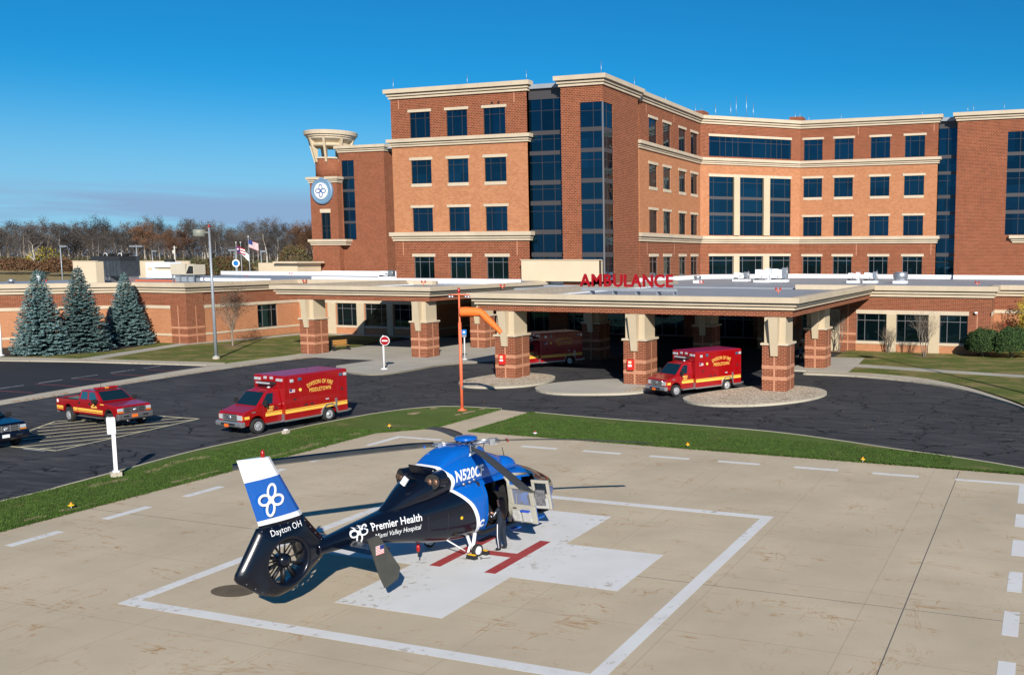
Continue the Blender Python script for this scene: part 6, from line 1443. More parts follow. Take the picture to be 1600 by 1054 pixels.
# windsock
e = empty('windsock', (-35.1,51.9,.1), 0, 'orange windsock drooping from a tall orange pole with red lamp on top', 'windsock')
mb = MB(); mb.tube([(0,0,0),(0,0,5.65)], .10, 12); mb.tube([(0,0,5.65),(0,0,5.75),(0,0,7.55)], [.10,.06,.05], 10); mb.lathe((0,0,0), [(.3,0),(.3,.04),(.12,.06),(.12,.14)], 14); mb.build('pole', M['orangepole'], e)
mb = MB(); mb.lathe((0,0,7.55), [(.09,0),(.10,.04),(.08,.25),(.02,.32)], 12); mb.build('red_lamp', M['redlamp'], e)
mb = MB(); mb.tube([(-.62,-.22,7.42),(.62,.22,7.42)], .035, 6); mb.build('lamp_arm', M['orangepole'], e)
for s in (-1,1):
    for q in (.42,.6): mb = MB(); mb.lathe((s*q*.94, s*q*.34, 7.3), [(.02,.1),(.08,.05),(.12,-.03),(.10,-.05)], 10); mb.build('flood_lamp', M['galv'], e)
d = Vector((.941,.338,0)); P_ = [(.08,6.33,.30),(.4,6.34,.31),(1.0,6.33,.29),(1.35,6.30,.27),(1.45,6.2,.24),(1.7,5.95,.235),(2.1,5.55,.20),(2.45,5.2,.165),(2.62,5.0,.14)]
mb = MB(); rg = []; rr = random.Random(4)
for i, (s, z, r) in enumerate(P_):
    c = d*s; a_ = Vector((0,0,1)) if i < 4 else (Vector((0,0,1))*.72 + d*.7).normalized(); b_ = Vector((-d.y,d.x,0)); rg.append([Vector((c.x,c.y,z)) + (a_*math.cos(2*PI*k/18) + b_*math.sin(2*PI*k/18))*r*(1+.07*math.sin(k*2.1+i*1.7)-.04*(i%2)) for k in range(18)])
mb.loft(rg, False, 0, True); mb.build('fabric_cone', M['orange'], e)
mb = MB(); rgn = [Vector((*(d*.07).xy, 6.33)) + Vector((0,0,1))*math.cos(2*PI*k/16)*.31 + Vector((-d.y,d.x,0))*math.sin(2*PI*k/16)*.31 for k in range(17)]; mb.tube(rgn, .018, 5); mb.tube([(0,0,6.64),(*(d*.09).xy,6.64)], .02, 5); mb.tube([(0,0,6.02),(*(d*.09).xy,6.02)], .02, 5); mb.build('hoop', M['dkgrey'], e)
mb = MB(); mb.cbox((.12,-.05,1.5),(.1,.1,.18)); mb.cbox((.12,-.05,3.5),(.08,.08,.1)); mb.build('switch_box', M['galv'], e)
# no entry sign
e = empty('no_entry_sign', (-54.05,68.34,.15), R(19.75), 'round red no entry sign on a white post at the tip of the concrete refuge', 'road sign')
mb = MB(); mb.tube([(0,0,0),(0,0,2.95)], .075, 10); mb.lathe((0,0,0), [(.3,0),(.28,.07),(.1,.1)], 14); mb.build('post', M['whitepaint'], e)
mb = MB(); mb.lathe((.18,-.1,2.5), [(.42,-.0),(.42,-.04),(.40,-.05)], 28, axis='y'); pl = mb.build('sign_plate', M['whitepaint'], e)
mb = MB(); mb.lathe((.18,-.15,2.5), [(.37,0),(.37,-.008)], 28, axis='y'); mb.build('red_disc', M['signred'], pl); mb = MB(); mb.cbox((.18,-.163,2.5),(.48,.006,.11)); mb.build('white_bar', M['whitepaint'], pl)
# blue parking sign
e = empty('blue_sign', (-51.93,77.48,.15), R(19.75), 'small blue and white sign on a white post on the plaza behind the windsock pole', 'road sign')
mb = MB(); mb.tube([(0,0,0),(0,0,2.5)], .055, 8); mb.build('post', M['whitepaint'], e); mb = MB(); mb.lathe((0,0,0), [(.25,0),(.25,.06)], 12); mb.build('base_plate', M['whitepaint'], e)
mb = MB(); mb.box(-.24,.24,-.09,-.06,2.36,2.85); pl = mb.build('sign_plate', mat('sign_blue', (.01,.16,.48), .4), e)
mb = MB(); mb.box(-.2,.2,-.10,-.09,2.14,2.34); mb.build('lower_plate', M['galv'], e); mb = MB(); mb.box(-.1,.1,-.098,-.09,2.52,2.7); mb.build('symbol', M['whitepaint'], pl)
# white sign post on the verge
e = empty('sign_post', (-39.2,30.8,.1), R(58), 'white square sign post on a concrete block at the near edge of the verge', 'sign post')
mb = MB(); mb.box(-.22,.22,-.22,.22,0,.2); mb.build('concrete_base', M['kerb'], e, bevel=.01)
mb = MB(); mb.box(-.075,.075,-.075,.075,.2,2.62); mb.build('post', M['whitepaint'], e, bevel=.008); mb = MB(); mb.box(-.13,.13,-.13,.13,.2,.26); mb.build('foot_plate', M['whitepaint'], e)
mb = MB(); mb.box(-.22,.09,-.13,-.10,1.95,2.68); mb.box(-.22,.09,.10,.13,1.95,2.68); mb.build('sign_plate', M['whitepaint'], e)
# lamp posts
def lamp_post(loc, h, label, rz, group=None, far=False):
    e = empty('lamp_post', loc, rz, label, 'lamp post', group)
    mb = MB(); mb.lathe((0,0,0), [(.33,-.1),(.33,.22),(.30,.24)], 16); mb.build('concrete_base', M['kerb'], e)
    mb = MB(); mb.tube([(0,0,.2),(0,0,h)], [.17,.085], 12); mb.lathe((0,0,.2), [(.22,0),(.22,.12),(.17,.16)], 12); mb.build('pole', M['greymetal'], e)
    mb = MB(); mb.cbox((-.35,0,h-.45),(.6,.1,.1)); mb.lathe((-.95,0,h-.85), [(.5,0),(.55,.04),(.55,.62),(.5,.66)], 24); l = mb.build('lamp_head', mottled('olive_grey_metal', (.22,.23,.19), .1, 2, .5) if 'olive_grey_metal' not in bpy.data.materials else bpy.data.materials['olive_grey_metal'], e)
    mb = MB(); mb.lathe((-.95,0,h-.87), [(.42,0),(.42,.03)], 20); mb.build('lens', M['lens'], l)
    mb = MB(); mb.box(-.07,.07,-.07,.07,h-1.3,h-.05); mb.build('bracket', M['dkgrey'], e)
    mb = MB(); mb.lathe((0,0,h), [(.07,0),(.1,.03),(.09,.22),(.03,.3)], 10); mb.build('red_lamp', M['redlamp'], e); return e
lamp_post((-75.03,70.18,.08), 12.55, 'tall grey lamp post with drum-shaped head and small red light on the left lawn', R(19.75))
lamp_post((2.2,67.2,.1), 16.2, 'tall lamp post just outside the right edge that casts a long shadow over the lawn', 0)
for u, Y, yt, kind, lab in ((101,205,383,1,'slim single-headed lamp post beyond the far left roof'),(219,215,383,2,'double-headed lamp post beyond the chillers'),(412,230,391,1,'small lamp post right of the national flag'),(372,225,389,2,'double-headed lamp post behind the left flagpoles'),(243,300,391,1,'tiny distant lamp post behind the white rooftop unit')):
    x, y = pos(u, Y); z = terr(x, y); h = 10 + (399-yt)/1490*Y - z; e = empty('lamp_post', (x,y,z), R(19.75), lab, 'lamp post', 'distant parking lot lamp posts')
    mb = MB(); mb.tube([(0,0,0),(0,0,h)], .11, 6); mb.build('pole', M['greymetal'], e)
    for s in ((1,) if kind == 1 else (-1,1)): mb = MB(); mb.box(min(.1*s,1.4*s),max(.1*s,1.4*s),-.3,.3,h-.45,h-.1); mb.build('lamp_head', M['galv'], e)
x, y = pos(278, 235); z = terr(x, y); mb = MB(); mb.tube([(x,y,z),(x,y,12.3)], .16, 8); mb.lathe((x-.35,y,10.4), [(.25,0),(.28,.1),(.28,.8),(.2,.9)], 12); mb.tube([(x-.8,y,11.9),(x+.8,y,11.9)], .06, 5)
tag(mb.build('utility_pole', mat('weathered_pole', (.5,.47,.42), .9)), 'pale utility pole with transformer standing behind the white rooftop unit', 'utility pole')
# flagpoles and flags
def flag_mesh(w, h, n=14, amp=.16, droop=.5, m=0, y0=0, x0=0, th=.0, z0=0, x1=1.0, a0=0, a1=1):
    mb = MB(); cols = []
    for i in range(n+1):
        u = x0 + (x1-x0)*i/n; c = []
        for v in (a0, a1): c.append(Vector((u*w*.86, math.sin(u*7)*amp*u + y0, -droop*u*w*.6 + v*h - u*.05)))
        cols.append(c)
    mb.loft(cols, False, 0, True, closed=False); return mb
def flagpole(u, Y, ytop, fl, lab, flab):
    x, y = pos(u, Y); z = terr(x, y); h = 10 + (399-ytop)/1490*Y - z; e = empty('flagpole', (x,y,z), R(19.75), lab, 'flagpole', 'flagpoles beyond the wing roof')
    mb = MB(); mb.tube([(0,0,0),(0,0,h)], [.11,.06], 8); mb.build('pole', M['greymetal'], e); mb = MB(); mb.lathe((0,0,h), [(.02,0),(.14,.1),(.14,.18),(.02,.28)], 10); mb.build('finial', M['whitepaint'], e)
    g = empty('flag', (x,y,z+h-(.5 if fl != 'white' else .9)), R(19.75), flab, 'flag')
    w, hh = (2.3,1.6) if fl == 'us' else (2.1,1.4); K = hh/13
    if fl == 'us':
        for i in range(13): flag_mesh(w, hh, a0=-i/13-1/13, a1=-i/13).build('red_stripe' if i % 2 == 0 else 'white_stripe', M['signred'] if i % 2 == 0 else M['whitepaint'], g, fix=False)
        flag_mesh(w, hh, 8, y0=-.05, x1=.42, a0=-7/13, a1=0).build('blue_canton', bpy.data.materials['flag_blue'], g, fix=False)
    elif fl == 'state':
        for i in range(5): flag_mesh(w, hh, a0=-(i+1)/5, a1=-i/5).build('red_stripe' if i % 2 == 0 else 'white_stripe', M['signred'] if i % 2 == 0 else M['whitepaint'], g, fix=False)
        flag_mesh(w, hh, 8, y0=-.05, x1=.45, a0=-.9, a1=-.1).build('blue_triangle', bpy.data.materials['flag_blue'], g, fix=False)
        mb = MB(); mb.lathe((w*.22,-.2,-hh*.55), [(.3,0),(.3,-.04)], 16, axis='y'); mb.build('red_ring', M['signred'], g); mb = MB(); mb.lathe((w*.22,-.25,-hh*.55), [(.17,0),(.17,-.04)], 14, axis='y'); mb.build('white_disc', M['whitepaint'], g)
    else:
        flag_mesh(w, hh, droop=1.4, a0=-1, a1=0).build('white_field', M['whitepaint'], g, fix=False)
        mb = MB(); mb.lathe((w*.4,-.25,-hh*1.0), [(.3,0),(.3,-.04)], 14, axis='y'); mb.build('blue_emblem', mat('pale_blue_emblem', (.10,.25,.45), .6), g)
flagpole(393.5, 200, 371, 'us', 'flagpole of the national flag, right of the other two', 'red and white striped national flag with blue canton')
flagpole(374, 205, 380, 'state', 'flagpole with the red, white and blue pennant flag', 'red, white and blue state flag with red ring')
flagpole(381, 212, 380, 'white', 'flagpole with the white flag', 'white flag with pale blue emblem hanging limply')
x, y = pos(373, 190); z = terr(x, y); e = empty('round_sign', (x,y,z), R(19.75), 'round white and blue sign on a post beneath the left flags', 'sign'); mb = MB(); mb.tube([(0,0,0),(0,0,9.0)], .09, 6); mb.build('post', M['greymetal'], e)
mb = MB(); mb.lathe((0,-.1,8.5), [(.75,0),(.75,-.1)], 20, axis='y'); f = mb.build('disc', M['whitepaint'], e); mb = MB(); mb.lathe((0,-.22,8.5), [(.5,.02),(.5,-.02)], 18, axis='y'); mb.build('blue_centre', bpy.data.materials['sign_blue'], f)
x, y = pos(456, 178); mb = MB(); mb.cbox((x,y,7.35),(9,6,2.6)); mb.cbox((x+2.5,y-.4,8.75),(5.5,7,.3)); tag(mb.build('low_building', M['beige']), 'low beige building showing over the roof left of the badge tower', 'building')
# rooftop plant on the left wing
bx0, by0 = pos(184, 127)
for s, lab in ((-1,'dark grey rooftop chiller, left of the touching pair'),(1,'dark grey rooftop chiller, right of the touching pair')):
    e = empty('chiller', (bx0+s*1.32*.98, by0+s*.0, ZR), 0, lab, 'chiller', 'rooftop chillers on the left wing')
    mb = MB(); mb.box(-1.25,1.25,-1.3,1.6,.75,3.35); mb.build('casing', mottled('dark_steel', (.10,.115,.13), .3, 1.5, .35, 12, .6) if 'dark_steel' not in bpy.data.materials else bpy.data.materials['dark_steel'], e, bevel=.02)
    mb = MB(); mb.box(-1.27,1.27,-1.33,1.0,2.75,3.37); mb.build('upper_grille', M['dkgrey'], e)
    mb = MB()
    for x in (-.6,0,.6): mb.box(x-.012,x+.012,-1.325,-1.3,.8,2.7)
    mb.build('panel_joints', M['black'], e)
    mb = MB(); mb.lathe((0,0,3.37), [(.85,0),(.9,.12),(.9,.34),(.8,.36)], 24); mb.build('fan_cowl', M['black'], e); mb = MB(); mb.tube([(.4,-.9,3.4),(.7,-.9,3.75),(1.1,-.9,3.7),(1.15,-.9,3.3)], .045, 6); mb.build('pipe', M['whitepaint'], e)
    for x in (-1.0,1.0): mb = MB(); mb.box(x-.1,x+.1,-1.2,1.5,0,.75); mb.build('leg', M['galv'], e)
x, y = pos(138, 121); mb = MB(); mb.box(x-2.0,x+2.0,y-.15,y+.15,ZR-.3,9.25); mb.box(x+1.7,x+2.0,y+.15,y+.9,ZR-.3,9.25); mb.box(x-2.05,x+2.05,y-.2,y+.2,9.25,9.33); tag(mb.build('roof_screen', M['beige']), 'beige screen wall left of the chillers, front panel of the roof plant', 'screen wall')
x, y = pos(262, 148); mb = MB(); mb.box(x-5.4,x+5.0,y-.15,y+.15,ZR-.3,9.1); mb.box(x-5.45,x+5.05,y-.2,y+.2,9.1,9.18); tag(mb.build('roof_screen', M['beige']), 'long beige screen wall behind the white rooftop unit', 'screen wall')
x, y = pos(260, 140); e = empty('air_handler', (x,y,ZR), 0, 'white rooftop air handler with slots between chillers and tan unit', 'rooftop unit')
mb = MB(); mb.box(-2.4,-.9,-1,1,.2,2.45); mb.box(-.88,2.3,-1,1,.2,1.3); mb.box(-.88,2.3,-1,1,1.75,2.5); mb.box(-.88,2.3,-.6,1,1.3,1.75); mb.build('casing', M['white'], e, bevel=.02)
mb = MB(); mb.box(-2.1,-1.1,-1.01,-1.0,1.3,1.7); mb.box(-.8,2.2,-.62,-.6,1.32,1.72); mb.build('slot', M['beige'], e); mb = MB(); mb.lathe((1.2,0,2.5), [(.7,0),(.7,.35),(.5,.4)], 16); mb.build('fan_cowl', M['black'], e)
x, y = pos(297, 124.5); e = empty('rooftop_unit', (x,y,ZR), 0, 'tan rooftop unit with slanted dark intake hood on a steel stand', 'rooftop unit')
mb = MB(); mb.box(-2.0,.5,-.9,.9,1.0,2.35); mb.build('casing', mottled('tan_unit_paint', (.50,.44,.34), .08, 1), e, bevel=.02); mb = MB(); mb.add([(.5,-.9,1.0),(2.0,-.9,1.0),(2.0,-.9,2.3),(.9,-.9,2.3),(.5,.9,1.0),(2.0,.9,1.0),(2.0,.9,2.3),(.9,.9,2.3)], [(0,1,2,3),(4,7,6,5),(0,4,5,1),(1,5,6,2),(2,6,7,3),(3,7,4,0)]); h = mb.build('intake_hood', bpy.data.materials['tan_unit_paint'], e)
mb = MB(); mb.add([(.62,-.91,1.1),(1.9,-.91,1.1),(1.9,-.91,2.1),(1.2,-.91,2.1)], [(0,1,2,3)]); mb.build('dark_mesh', M['black'], h); mb = MB(); mb.box(-1.9,1.9,-.8,.8,.9,1.0); mb.build('frame_top', M['galv'], e)
for q in (-1.8,-.6,.6,1.8): mb = MB(); mb.box(q-.06,q+.06,-.8,-.7,0,.9); mb.box(q-.06,q+.06,.7,.8,0,.9); mb.build('leg', M['galv'], e)
mb = MB(); mb.box(-1.7,1.5,-.5,.5,.05,.85); mb.build('duct', M['greymetal'], e)
mb = MB(); x, y = pos(245, 128); mb.box(x-7,x+6,y-1.6,y-1.2,ZR,ZR+.28); tag(mb.build('red_roof_beam', M['redbeam']), 'long rust-red beam on the roof beneath the plant', 'roof beam')
for u, Y, r, h, lab in ((21,118,.42,.5,'low silver roof cap at the far left of the wing roof'),(64,112,.26,1.3,'white capped vent pipe rising behind the first spruce')):
    x, y = pos(u, Y); mb = MB(); mb.lathe((x,y,ZR), [(r*.7,0),(r*.7,h*.5),(r,h*.55),(r,h*.8),(r*.8,h*.85),(r*.9,h),(r*.4,h+.06)], 16); tag(mb.build('roof_vent', M['galv'] if u < 50 else M['white']), lab, 'roof vent')
def plant(u0, u1, v0, Y, lab, seed, name='condenser_unit'):
    """a small rooftop plant group: curb, casing, piping, seen between two pixel columns"""
    xa, ya = pos((u0+u1)/2, Y); w = (u1-u0)/1490*Y*.94; h = 10-(v0-399)/1490*Y - ZR; rr = random.Random(seed)
    e = empty(name, (xa,ya,ZR), 0, lab, 'rooftop unit', 'small rooftop units in front of the hospital block')
    mb = MB(); mb.box(-w/2,w/2,-.7,.7,0,.28); mb.build('curb', M['white'], e)
    mb = MB(); mb.box(-w*.42,-w*.1,-.5,.4,.55,h*.92); mb.build('hood', M['white'], e, bevel=.03); mb = MB(); mb.box(-w*.1,w*.18,-.4,.4,.75,h*.88); mb.build('duct', M['white'], e, bevel=.02)
    mb = MB(); mb.box(w*.2,w*.46,-.5,.5,.3,h); mb.build('casing', M['galv'] if seed % 2 else M['white'], e, bevel=.02)
    mb = MB(); mb.tube([(-w*.45,-.6,.3),(-w*.2,-.65,.45),(w*.1,-.6,.35),(w*.4,-.6,.5)], .05, 5); mb.cbox((-w*.3,-.55,.4),(w*.25,.2,.2)); mb.build('pipework', M['dkgrey'], e)
    mb = MB(); mb.tube([(w*.48,-.3,0),(w*.48,-.3,h+.2)], .04, 5); mb.build('conduit', M['galv'], e)
plant(1145,1172,424.5,128.7,'white rooftop unit with pipework left of the large L-shaped one',1)
plant(1178,1205,419,124,'large white L-shaped rooftop duct before the stucco pilasters',2)
plant(1203,1232,418,125.5,'stacked grey and white rooftop unit just right of the L-shaped duct',3)
plant(1323,1344,425,121.5,'grey-hooded rooftop unit, left of the pair before the right wing windows',4)
plant(1348,1371,424,120.5,'white rooftop unit with coiled pipes, right of the pair before the right wing windows',5)
plant(594,620,422,144,'grey rooftop unit in the corner between badge tower and left block',7)
def cyl_fan(u, Y, v0, r, lab):
    x, y = pos(u, Y); h = 10-(v0-399)/1490*Y - ZR; e = empty('exhaust_fan', (x,y,ZR), 0, lab, 'exhaust fan'); mb = MB(); mb.lathe((0,0,.3), [(r*.7,0),(r*.7,.15),(r,.4),(r,h-.5),(r*.85,h-.42),(r*.85,h-.35),(r*.6,h-.33)], 24); mb.build('drum', M['galv'], e)
    mb = MB(); mb.box(-r*.9,r*.9,-r*.9,r*.9,0,.3); mb.build('curb', M['white'], e)
cyl_fan(1406, 119, 424, .92, 'large silver drum exhaust fan in front of the right wing'); cyl_fan(1090, 121, 430, .5, 'small silver exhaust fan right of the red lettering')
# red obstruction lamps, in pairs
for i, (u, v, Y, lab) in enumerate(((477.9,438,122,'double red roof lamp at the left end of the entrance canopy'),(663,440,114,'double red roof lamp above the middle of the entrance canopy'),(786,446,103,'double red roof lamp at the left end of the ambulance canopy'),(1215.8,452,90,'double red roof lamp at the right end of the ambulance canopy roof'),(1096,440,118,'double red roof lamp beside the small silver exhaust fan'),(1526,441,114,'double red roof lamp at the foot of the far right tower'),(388,430,160,'orange roof lamp in front of the small spruces by the flagpoles'),(457,426,165,'orange roof lamp in front of the low beige building'),(73,438,118,'orange roof lamp behind the first spruce'))):
    x, y = pos(u, Y); zb = ZR if 6.42 < 10 - (v-399)/1490*Y < 99 else 6.42; zb = 10-(v+3-399)/1490*Y; e = empty('roof_lamp', (x,y,round(zb,3)), R(19.75), lab, 'roof lamp', 'red roof lamps'); mb = MB(); mb.tube([(0,0,min(0,6.42-zb)),(0,0,.12)], .04, 6); mb.box(-.24,.24,-.05,.05,.09,.15); mb.build('bracket', M['orangepole'], e)
    for s in (-1,1): mb = MB(); mb.lathe((s*.2,0,.16), [(.09,0),(.10,.04),(.09,.2),(.03,.26)], 10); mb.build('lamp', M['redlamp'], e)
# sign on the wall, lamps, phones, bench
for x, lab in ((-41.13,'red emergency phone box on the left front canopy pier'),(-29.80,'red emergency phone box on the middle front canopy pier')):
    e = empty('phone_box', (x,66.74,1.25), 0, lab, 'phone box', 'red phone boxes on the canopy piers'); mb = MB(); mb.box(-.27,.27,-.26,0,0,.82); mb.build('casing', mat('phone_red', (.55,.02,.015), .35) if 'phone_red' not in bpy.data.materials else bpy.data.materials['phone_red'], e, bevel=.03)
    mb = MB(); mb.box(-.13,.13,-.275,-.262,.5,.72); mb.build('label_plate', M['lineyel'], e); mb = MB(); mb.box(-.15,.15,-.275,-.262,.28,.42); mb.build('white_plate', M['whitepaint'], e)
e = empty('bench', (-70.0,81.7,.09), R(70), 'wooden park bench with dark ends beside the leftmost canopy pier', 'bench')
mb = MB()
for q in (-.2,-.02,.16): mb.box(-.85,.85,q,q+.14,.43,.47)
mb.build('seat', mat('varnished_wood', (.42,.20,.05), .5), e); mb = MB()
for q in (.55,.72,.89): mb.box(-.85,.85,.32,.36,q,q+.13)
mb.build('backrest', bpy.data.materials['varnished_wood'], e)
for s in (-1,1): mb = MB(); mb.box(s*.85-.05,s*.85+.05,-.25,.36,0,.42); mb.box(s*.85-.05,s*.85+.05,.28,.38,.42,1.0); mb.build('leg', M['dkgrey'], e)
mb = MB(); mb.box(-87.6,-87.1,98.2,98.48,3.7,4.1); tag(mb.build('wall_lamp', M['dkgrey']), 'dark box wall lamp beside the narrow glass door', 'wall lamp')
mb = MB(); mb.lathe((-6.48,98.72,4.25), [(.02,-.1),(.17,0),(.17,.12),(.1,.16)], 14); tag(mb.build('dome_camera', M['whitepaint']), 'white dome camera on the brick at the right wing corner', 'camera')
mb = MB(); mb.box(-54.5,-54.1,109.7,109.95,2.2,2.7); tag(mb.build('yellow_wall_sign', M['yellow']), 'small yellow sign on the dark entrance wall', 'sign')
# helipad edge lights
def edge_light(x, y, lab, amber=True):
    e = empty('edge_light', (x,y,.1), 0, lab, 'edge light', 'helipad edge lights', .6); mb = MB(); mb.tube([(0,0,-.02),(0,0,.2)], .035, 8); mb.build('stem', M['galv'], e)
    mb = MB(); mb.lathe((0,0,.2), [(.05,0),(.19,.03),(.19,.07),(.08,.11)], 16); mb.build('collar', M['yellow'] if amber else M['whitepaint'], e); mb = MB(); mb.lathe((0,0,.3), [(.07,0),(.08,.05),(.06,.13),(.01,.16)], 12); mb.build('lens', M['amber'] if amber else M['redlamp'], e)
edge_light(-35.75, 26.1, 'amber edge light at the left near end of the verge'); edge_light(-35.3, 44.9, 'amber edge light at the bend of the verge beyond the tail fin'); edge_light(-17.2, 45.6, 'amber edge light on the right verge behind the nose of the helicopter'); edge_light(-8.0, 45.1, 'amber edge light nearest the right edge of the verge'); edge_light(-26.3, 45.8, 'white and red edge light just right of the rotor head', False)
e = empty('ground_light', (-39.7,41.6,.1), 0, 'grey concrete block with white lamp cap on the verge in front of the ambulance', 'ground light', None, .62); mb = MB(); mb.box(-.25,.25,-.25,.25,0,.3); mb.build('block', M['kerb'], e, bevel=.02); mb = MB(); mb.box(-.14,.14,-.14,.14,.3,.42); mb.build('lamp_cap', M['whitepaint'], e, bevel=.02)
mb = MB(); mb.box(-41.0,-40.65,67.8,68.1,.15,.42); tag(mb.build('drain_block', M['walk']), 'small concrete block in the pebbles at the left front pier', 'block')
mb = MB(); mb.tube([(-97.5,65.2,.1),(-97.5,65.2,3.3)], .12, 10); mb.lathe((-97.5,65.2,.1), [(.3,0),(.3,.05),(.14,.09)], 12); tag(mb.build('white_post', M['whitepaint']), 'white round post at the extreme left edge by the parking kerb', 'post')
mb = MB(); mb.tube([(-101.5,70.3,.1),(-101.5,70.3,1.6)], .06, 8); mb.cbox((-101.5,70.3,1.5),(.22,.22,.3)); tag(mb.build('path_light', M['dkgrey']), 'short dark bollard light in the mulch left of the spruces', 'bollard light')
# people
def person(name, loc, rz, label, joints, edges, mats_fn, hair=None, scale=1.0):
    import bmesh
    me = bpy.data.meshes.new('person'); ks = list(joints); ix = {k: i for i, k in enumerate(ks)}
    me.from_pydata([joints[k][:3] for k in ks], [(ix[a], ix[b]) for a, b in edges], []); o = bpy.data.objects.new('body', me); COL.objects.link(o)
    sm = o.modifiers.new('skin', 'SKIN'); sm.use_smooth_shade = True
    for k in ks:
        v = me.skin_vertices[0].data[ix[k]]; r = joints[k][3]; v.radius = (r, joints[k][4] if len(joints[k]) > 4 else r)
    me.skin_vertices[0].data[ix['pelvis']].use_root = True
    o.modifiers.new('subdivision', 'SUBSURF').levels = 2
    bpy.context.view_layer.update(); dg = bpy.context.evaluated_depsgraph_get(); m2 = bpy.data.meshes.new_from_object(o.evaluated_get(dg)); o.modifiers.clear(); o.data = m2
    for m_ in mats_fn[0]: m2.materials.append(m_)
    for p in m2.polygons: p.use_smooth = True; p.material_index = mats_fn[1](p.center)
    e = empty('person', loc, rz, label, 'person', None, scale); o.parent = e; return e
skinm = mat('skin', (.52,.28,.19), .5); navy_c = mottled('navy_cloth', (.012,.018,.032), .3, 8, .9); hairm = mottled('dark_brown_hair', (.030,.014,.008), .4, 30, .6)
def hand(J, E, wrist, tip, right, side, pre, curl=.25):
    """palm, four fingers of unequal length and a thumb"""
    w, t_ = Vector(J[wrist][:3]), Vector(tip); d = (t_-w).normalized(); r = Vector(right).normalized(); n = d.cross(r).normalized(); pc = w + d*.06; J[pre+'palm'] = (*pc, .036, .02); E.append((wrist, pre+'palm'))
    for i, (o, ln) in enumerate(((-.030,.066),(-.010,.076),(.010,.070),(.030,.054))):
        a = pc + d*.03 + r*o; b = a + d*ln*.5 + n*.006*side; c = b + d*ln*.5 + n*curl*ln; J[pre+'f%da'%i] = (*a, .011); J[pre+'f%db'%i] = (*b, .009); J[pre+'f%dc'%i] = (*c, .007); E += [(pre+'palm', pre+'f%da'%i),(pre+'f%da'%i, pre+'f%db'%i),(pre+'f%db'%i, pre+'f%dc'%i)]
    a = pc - r*.045*side; b = a + d*.03 - r*.02*side; J[pre+'ta'] = (*a, .012); J[pre+'tb'] = (*b, .009); E += [(pre+'palm', pre+'ta'),(pre+'ta', pre+'tb')]
# crew member: x forward, y left; arms reaching into the cabin
J = dict(pelvis=(0,0,.95,.15,.13), waist=(0,0,1.08,.13,.11), chest=(.02,0,1.26,.165,.12), neck0=(.0,0,1.42,.075,.06), neck=(.02,0,1.49,.05), head0=(.045,0,1.56,.072,.085), head1=(.05,0,1.66,.08,.092), head2=(.04,0,1.73,.05),
    shl=(0,.165,1.39,.062), ell=(.13,.22,1.14,.048), wrl=(.36,.14,1.18,.032), shr=(0,-.165,1.39,.062), elr=(.10,-.22,1.13,.048), wrr=(.35,-.12,1.14,.032),
    hpl=(0,.09,.88,.105), knl=(.03,.10,.50,.075), anl=(-.02,.11,.10,.058), ftl=(.16,.12,.045,.045,.035), hpr=(0,-.09,.88,.105), knr=(0,-.11,.49,.075), anr=(-.06,-.14,.10,.058), ftr=(.12,-.15,.045,.045,.035), nose=(.14,0,1.635,.014), chin=(.10,0,1.56,.035))
E_ = [('pelvis','waist'),('waist','chest'),('chest','neck0'),('neck0','neck'),('neck','head0'),('head0','head1'),('head1','head2'),('head1','nose'),('head0','chin'),('neck0','shl'),('shl','ell'),('ell','wrl'),('neck0','shr'),('shr','elr'),('elr','wrr'),('pelvis','hpl'),('hpl','knl'),('knl','anl'),('anl','ftl'),('pelvis','hpr'),('hpr','knr'),('knr','anr'),('anr','ftr')]
hand(J, E_, 'wrl', (.46,.12,1.2), (0,-1,0), 1, 'L'); hand(J, E_, 'wrr', (.45,-.10,1.16), (0,1,0), 1, 'R')
fa = HH + R(92); 
mfn = ([navy_c, skinm, M['black'], M['whitepaint']], lambda c: 2 if c.z < .10 else (1 if (c.z > 1.47 or (c.x > .37 and 1.0 < c.z < 1.35)) else 0))
pe = person('person', (-17.04,27.30,.07), fa, 'person with long dark hair in navy flight suit standing at the open helicopter door', J, E_, mfn, scale=1.04)
mb = MB()
for ring in (((-.02,0,1.76,.07,.085),(-.04,0,1.68,.10,.11),(-.07,0,1.55,.095,.11),(-.12,0,1.40,.07,.13),(-.15,0,1.25,.055,.13),(-.14,0,1.12,.035,.10),(-.13,0,1.05,.01,.03)),):
    mb.loft([[Vector((x + math.cos(2*PI*k/16)*rx, y + math.sin(2*PI*k/16)*ry, z)) for k in range(16)] for x, y, z, rx, ry in ring], True, 0, True)
mb.build('hair', hairm, pe)
for s in (1,-1):
    mb = MB(); mb.tube([(.0,s*.193,.92),(.025,s*.178,.50),(-.02-.03*(s<0),s*.172-(.03 if s < 0 else 0),.12)], .014, 6, sy=1); mb.build('leg_stripe', M['whitepaint'], pe)
    mb = MB(); mb.tube([(.02,s*.225,1.33),(.09,s*.262,1.2)], .014, 6); mb.tube([(.18,s*.245,1.15),(.27,s*.2,1.17)], .014, 6); mb.build('sleeve_stripe', M['whitepaint'], pe)
mb = MB(); mb.lathe((.128,.032,1.655), [(.002,-.008),(.011,0),(.002,.008)], 8, axis='x'); mb.lathe((.128,-.032,1.655), [(.002,-.008),(.011,0),(.002,.008)], 8, axis='x'); mb.build('eyes', M['black'], pe)
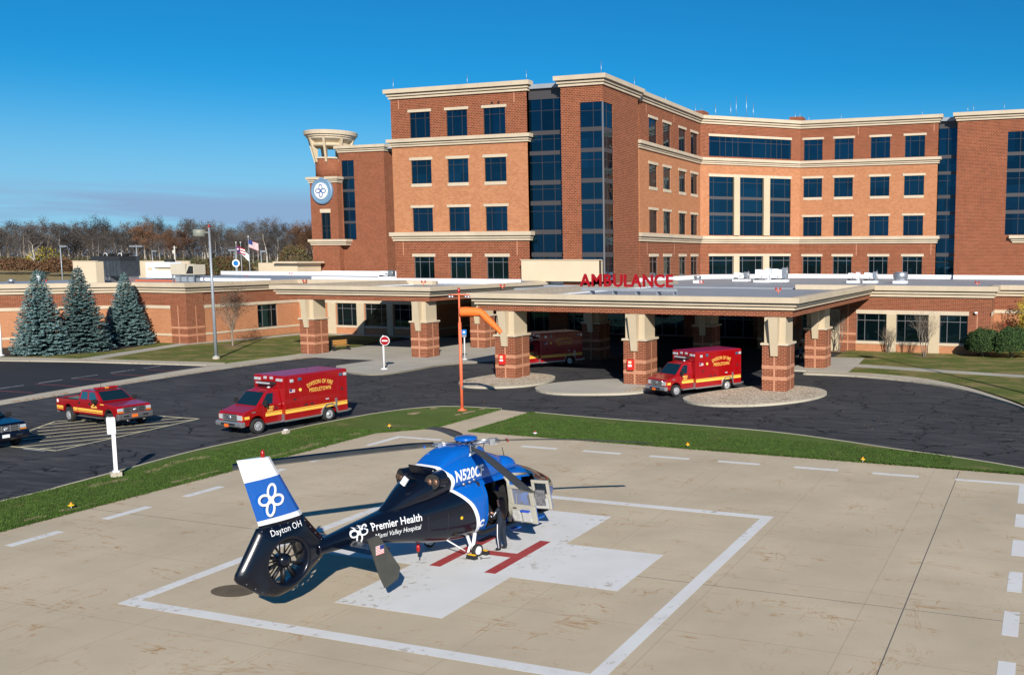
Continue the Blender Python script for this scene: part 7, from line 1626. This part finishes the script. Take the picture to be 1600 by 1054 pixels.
# pedestrian in the shade
J = dict(pelvis=(0,0,.95,.13,.12), waist=(.01,0,1.08,.12,.10), chest=(.03,0,1.27,.165,.11), neck0=(.03,0,1.43,.075,.06), neck=(.04,0,1.50,.05), head0=(.06,0,1.57,.075,.085), head1=(.06,0,1.67,.09,.095), head2=(.05,0,1.75,.06), nose=(.155,0,1.64,.014),
    shl=(.03,.17,1.40,.058), ell=(-.08,.22,1.15,.045), wrl=(.05,.22,.95,.032), shr=(.03,-.17,1.40,.058), elr=(.10,-.24,1.15,.045), wrr=(.28,-.20,1.02,.032),
    hpl=(0,.09,.88,.095), knl=(.20,.09,.50,.07), anl=(.28,.09,.12,.05), ftl=(.45,.09,.07,.042,.035), hpr=(0,-.09,.88,.095), knr=(-.05,-.09,.50,.07), anr=(-.34,-.09,.20,.05), ftr=(-.24,-.09,.06,.042,.035))
E2 = [e_ for e_ in [('pelvis','waist'),('waist','chest'),('chest','neck0'),('neck0','neck'),('neck','head0'),('head0','head1'),('head1','head2'),('head1','nose'),('neck0','shl'),('shl','ell'),('ell','wrl'),('neck0','shr'),('shr','elr'),('elr','wrr'),('pelvis','hpl'),('hpl','knl'),('knl','anl'),('anl','ftl'),('pelvis','hpr'),('hpr','knr'),('knr','anr'),('anr','ftr')]]
hand(J, E2, 'wrl', (.09,.22,.86), (1,0,0), 1, 'L'); hand(J, E2, 'wrr', (.36,-.18,.98), (0,1,0), 1, 'R')
shirt = mat('blue_shirt', (.06,.16,.34), .8); dark_skin = mat('skin_dark', (.16,.08,.05), .5)
pe = person('person', (-20.76,84.1,.13), R(-10), 'person in blue shirt and dark trousers walking in shade between the two right piers', J, E2, ([shirt, dark_skin, M['black']], lambda c: 2 if c.z < .98 and abs(c.y) < .19 else (1 if c.z > 1.49 or (c.z < 1.1 and abs(c.y) > .17) else 0)), scale=1.06)
mb = MB(); mb.loft([[Vector((x + math.cos(2*PI*k/14)*rx, math.sin(2*PI*k/14)*ry, z)) for k in range(14)] for x, z, rx, ry in ((.03,1.84,.06,.06),(.03,1.78,.12,.125),(.01,1.70,.13,.135),(-.01,1.62,.10,.11),(.0,1.56,.05,.07))], True, 0, True); mb.build('hair', hairm, pe)
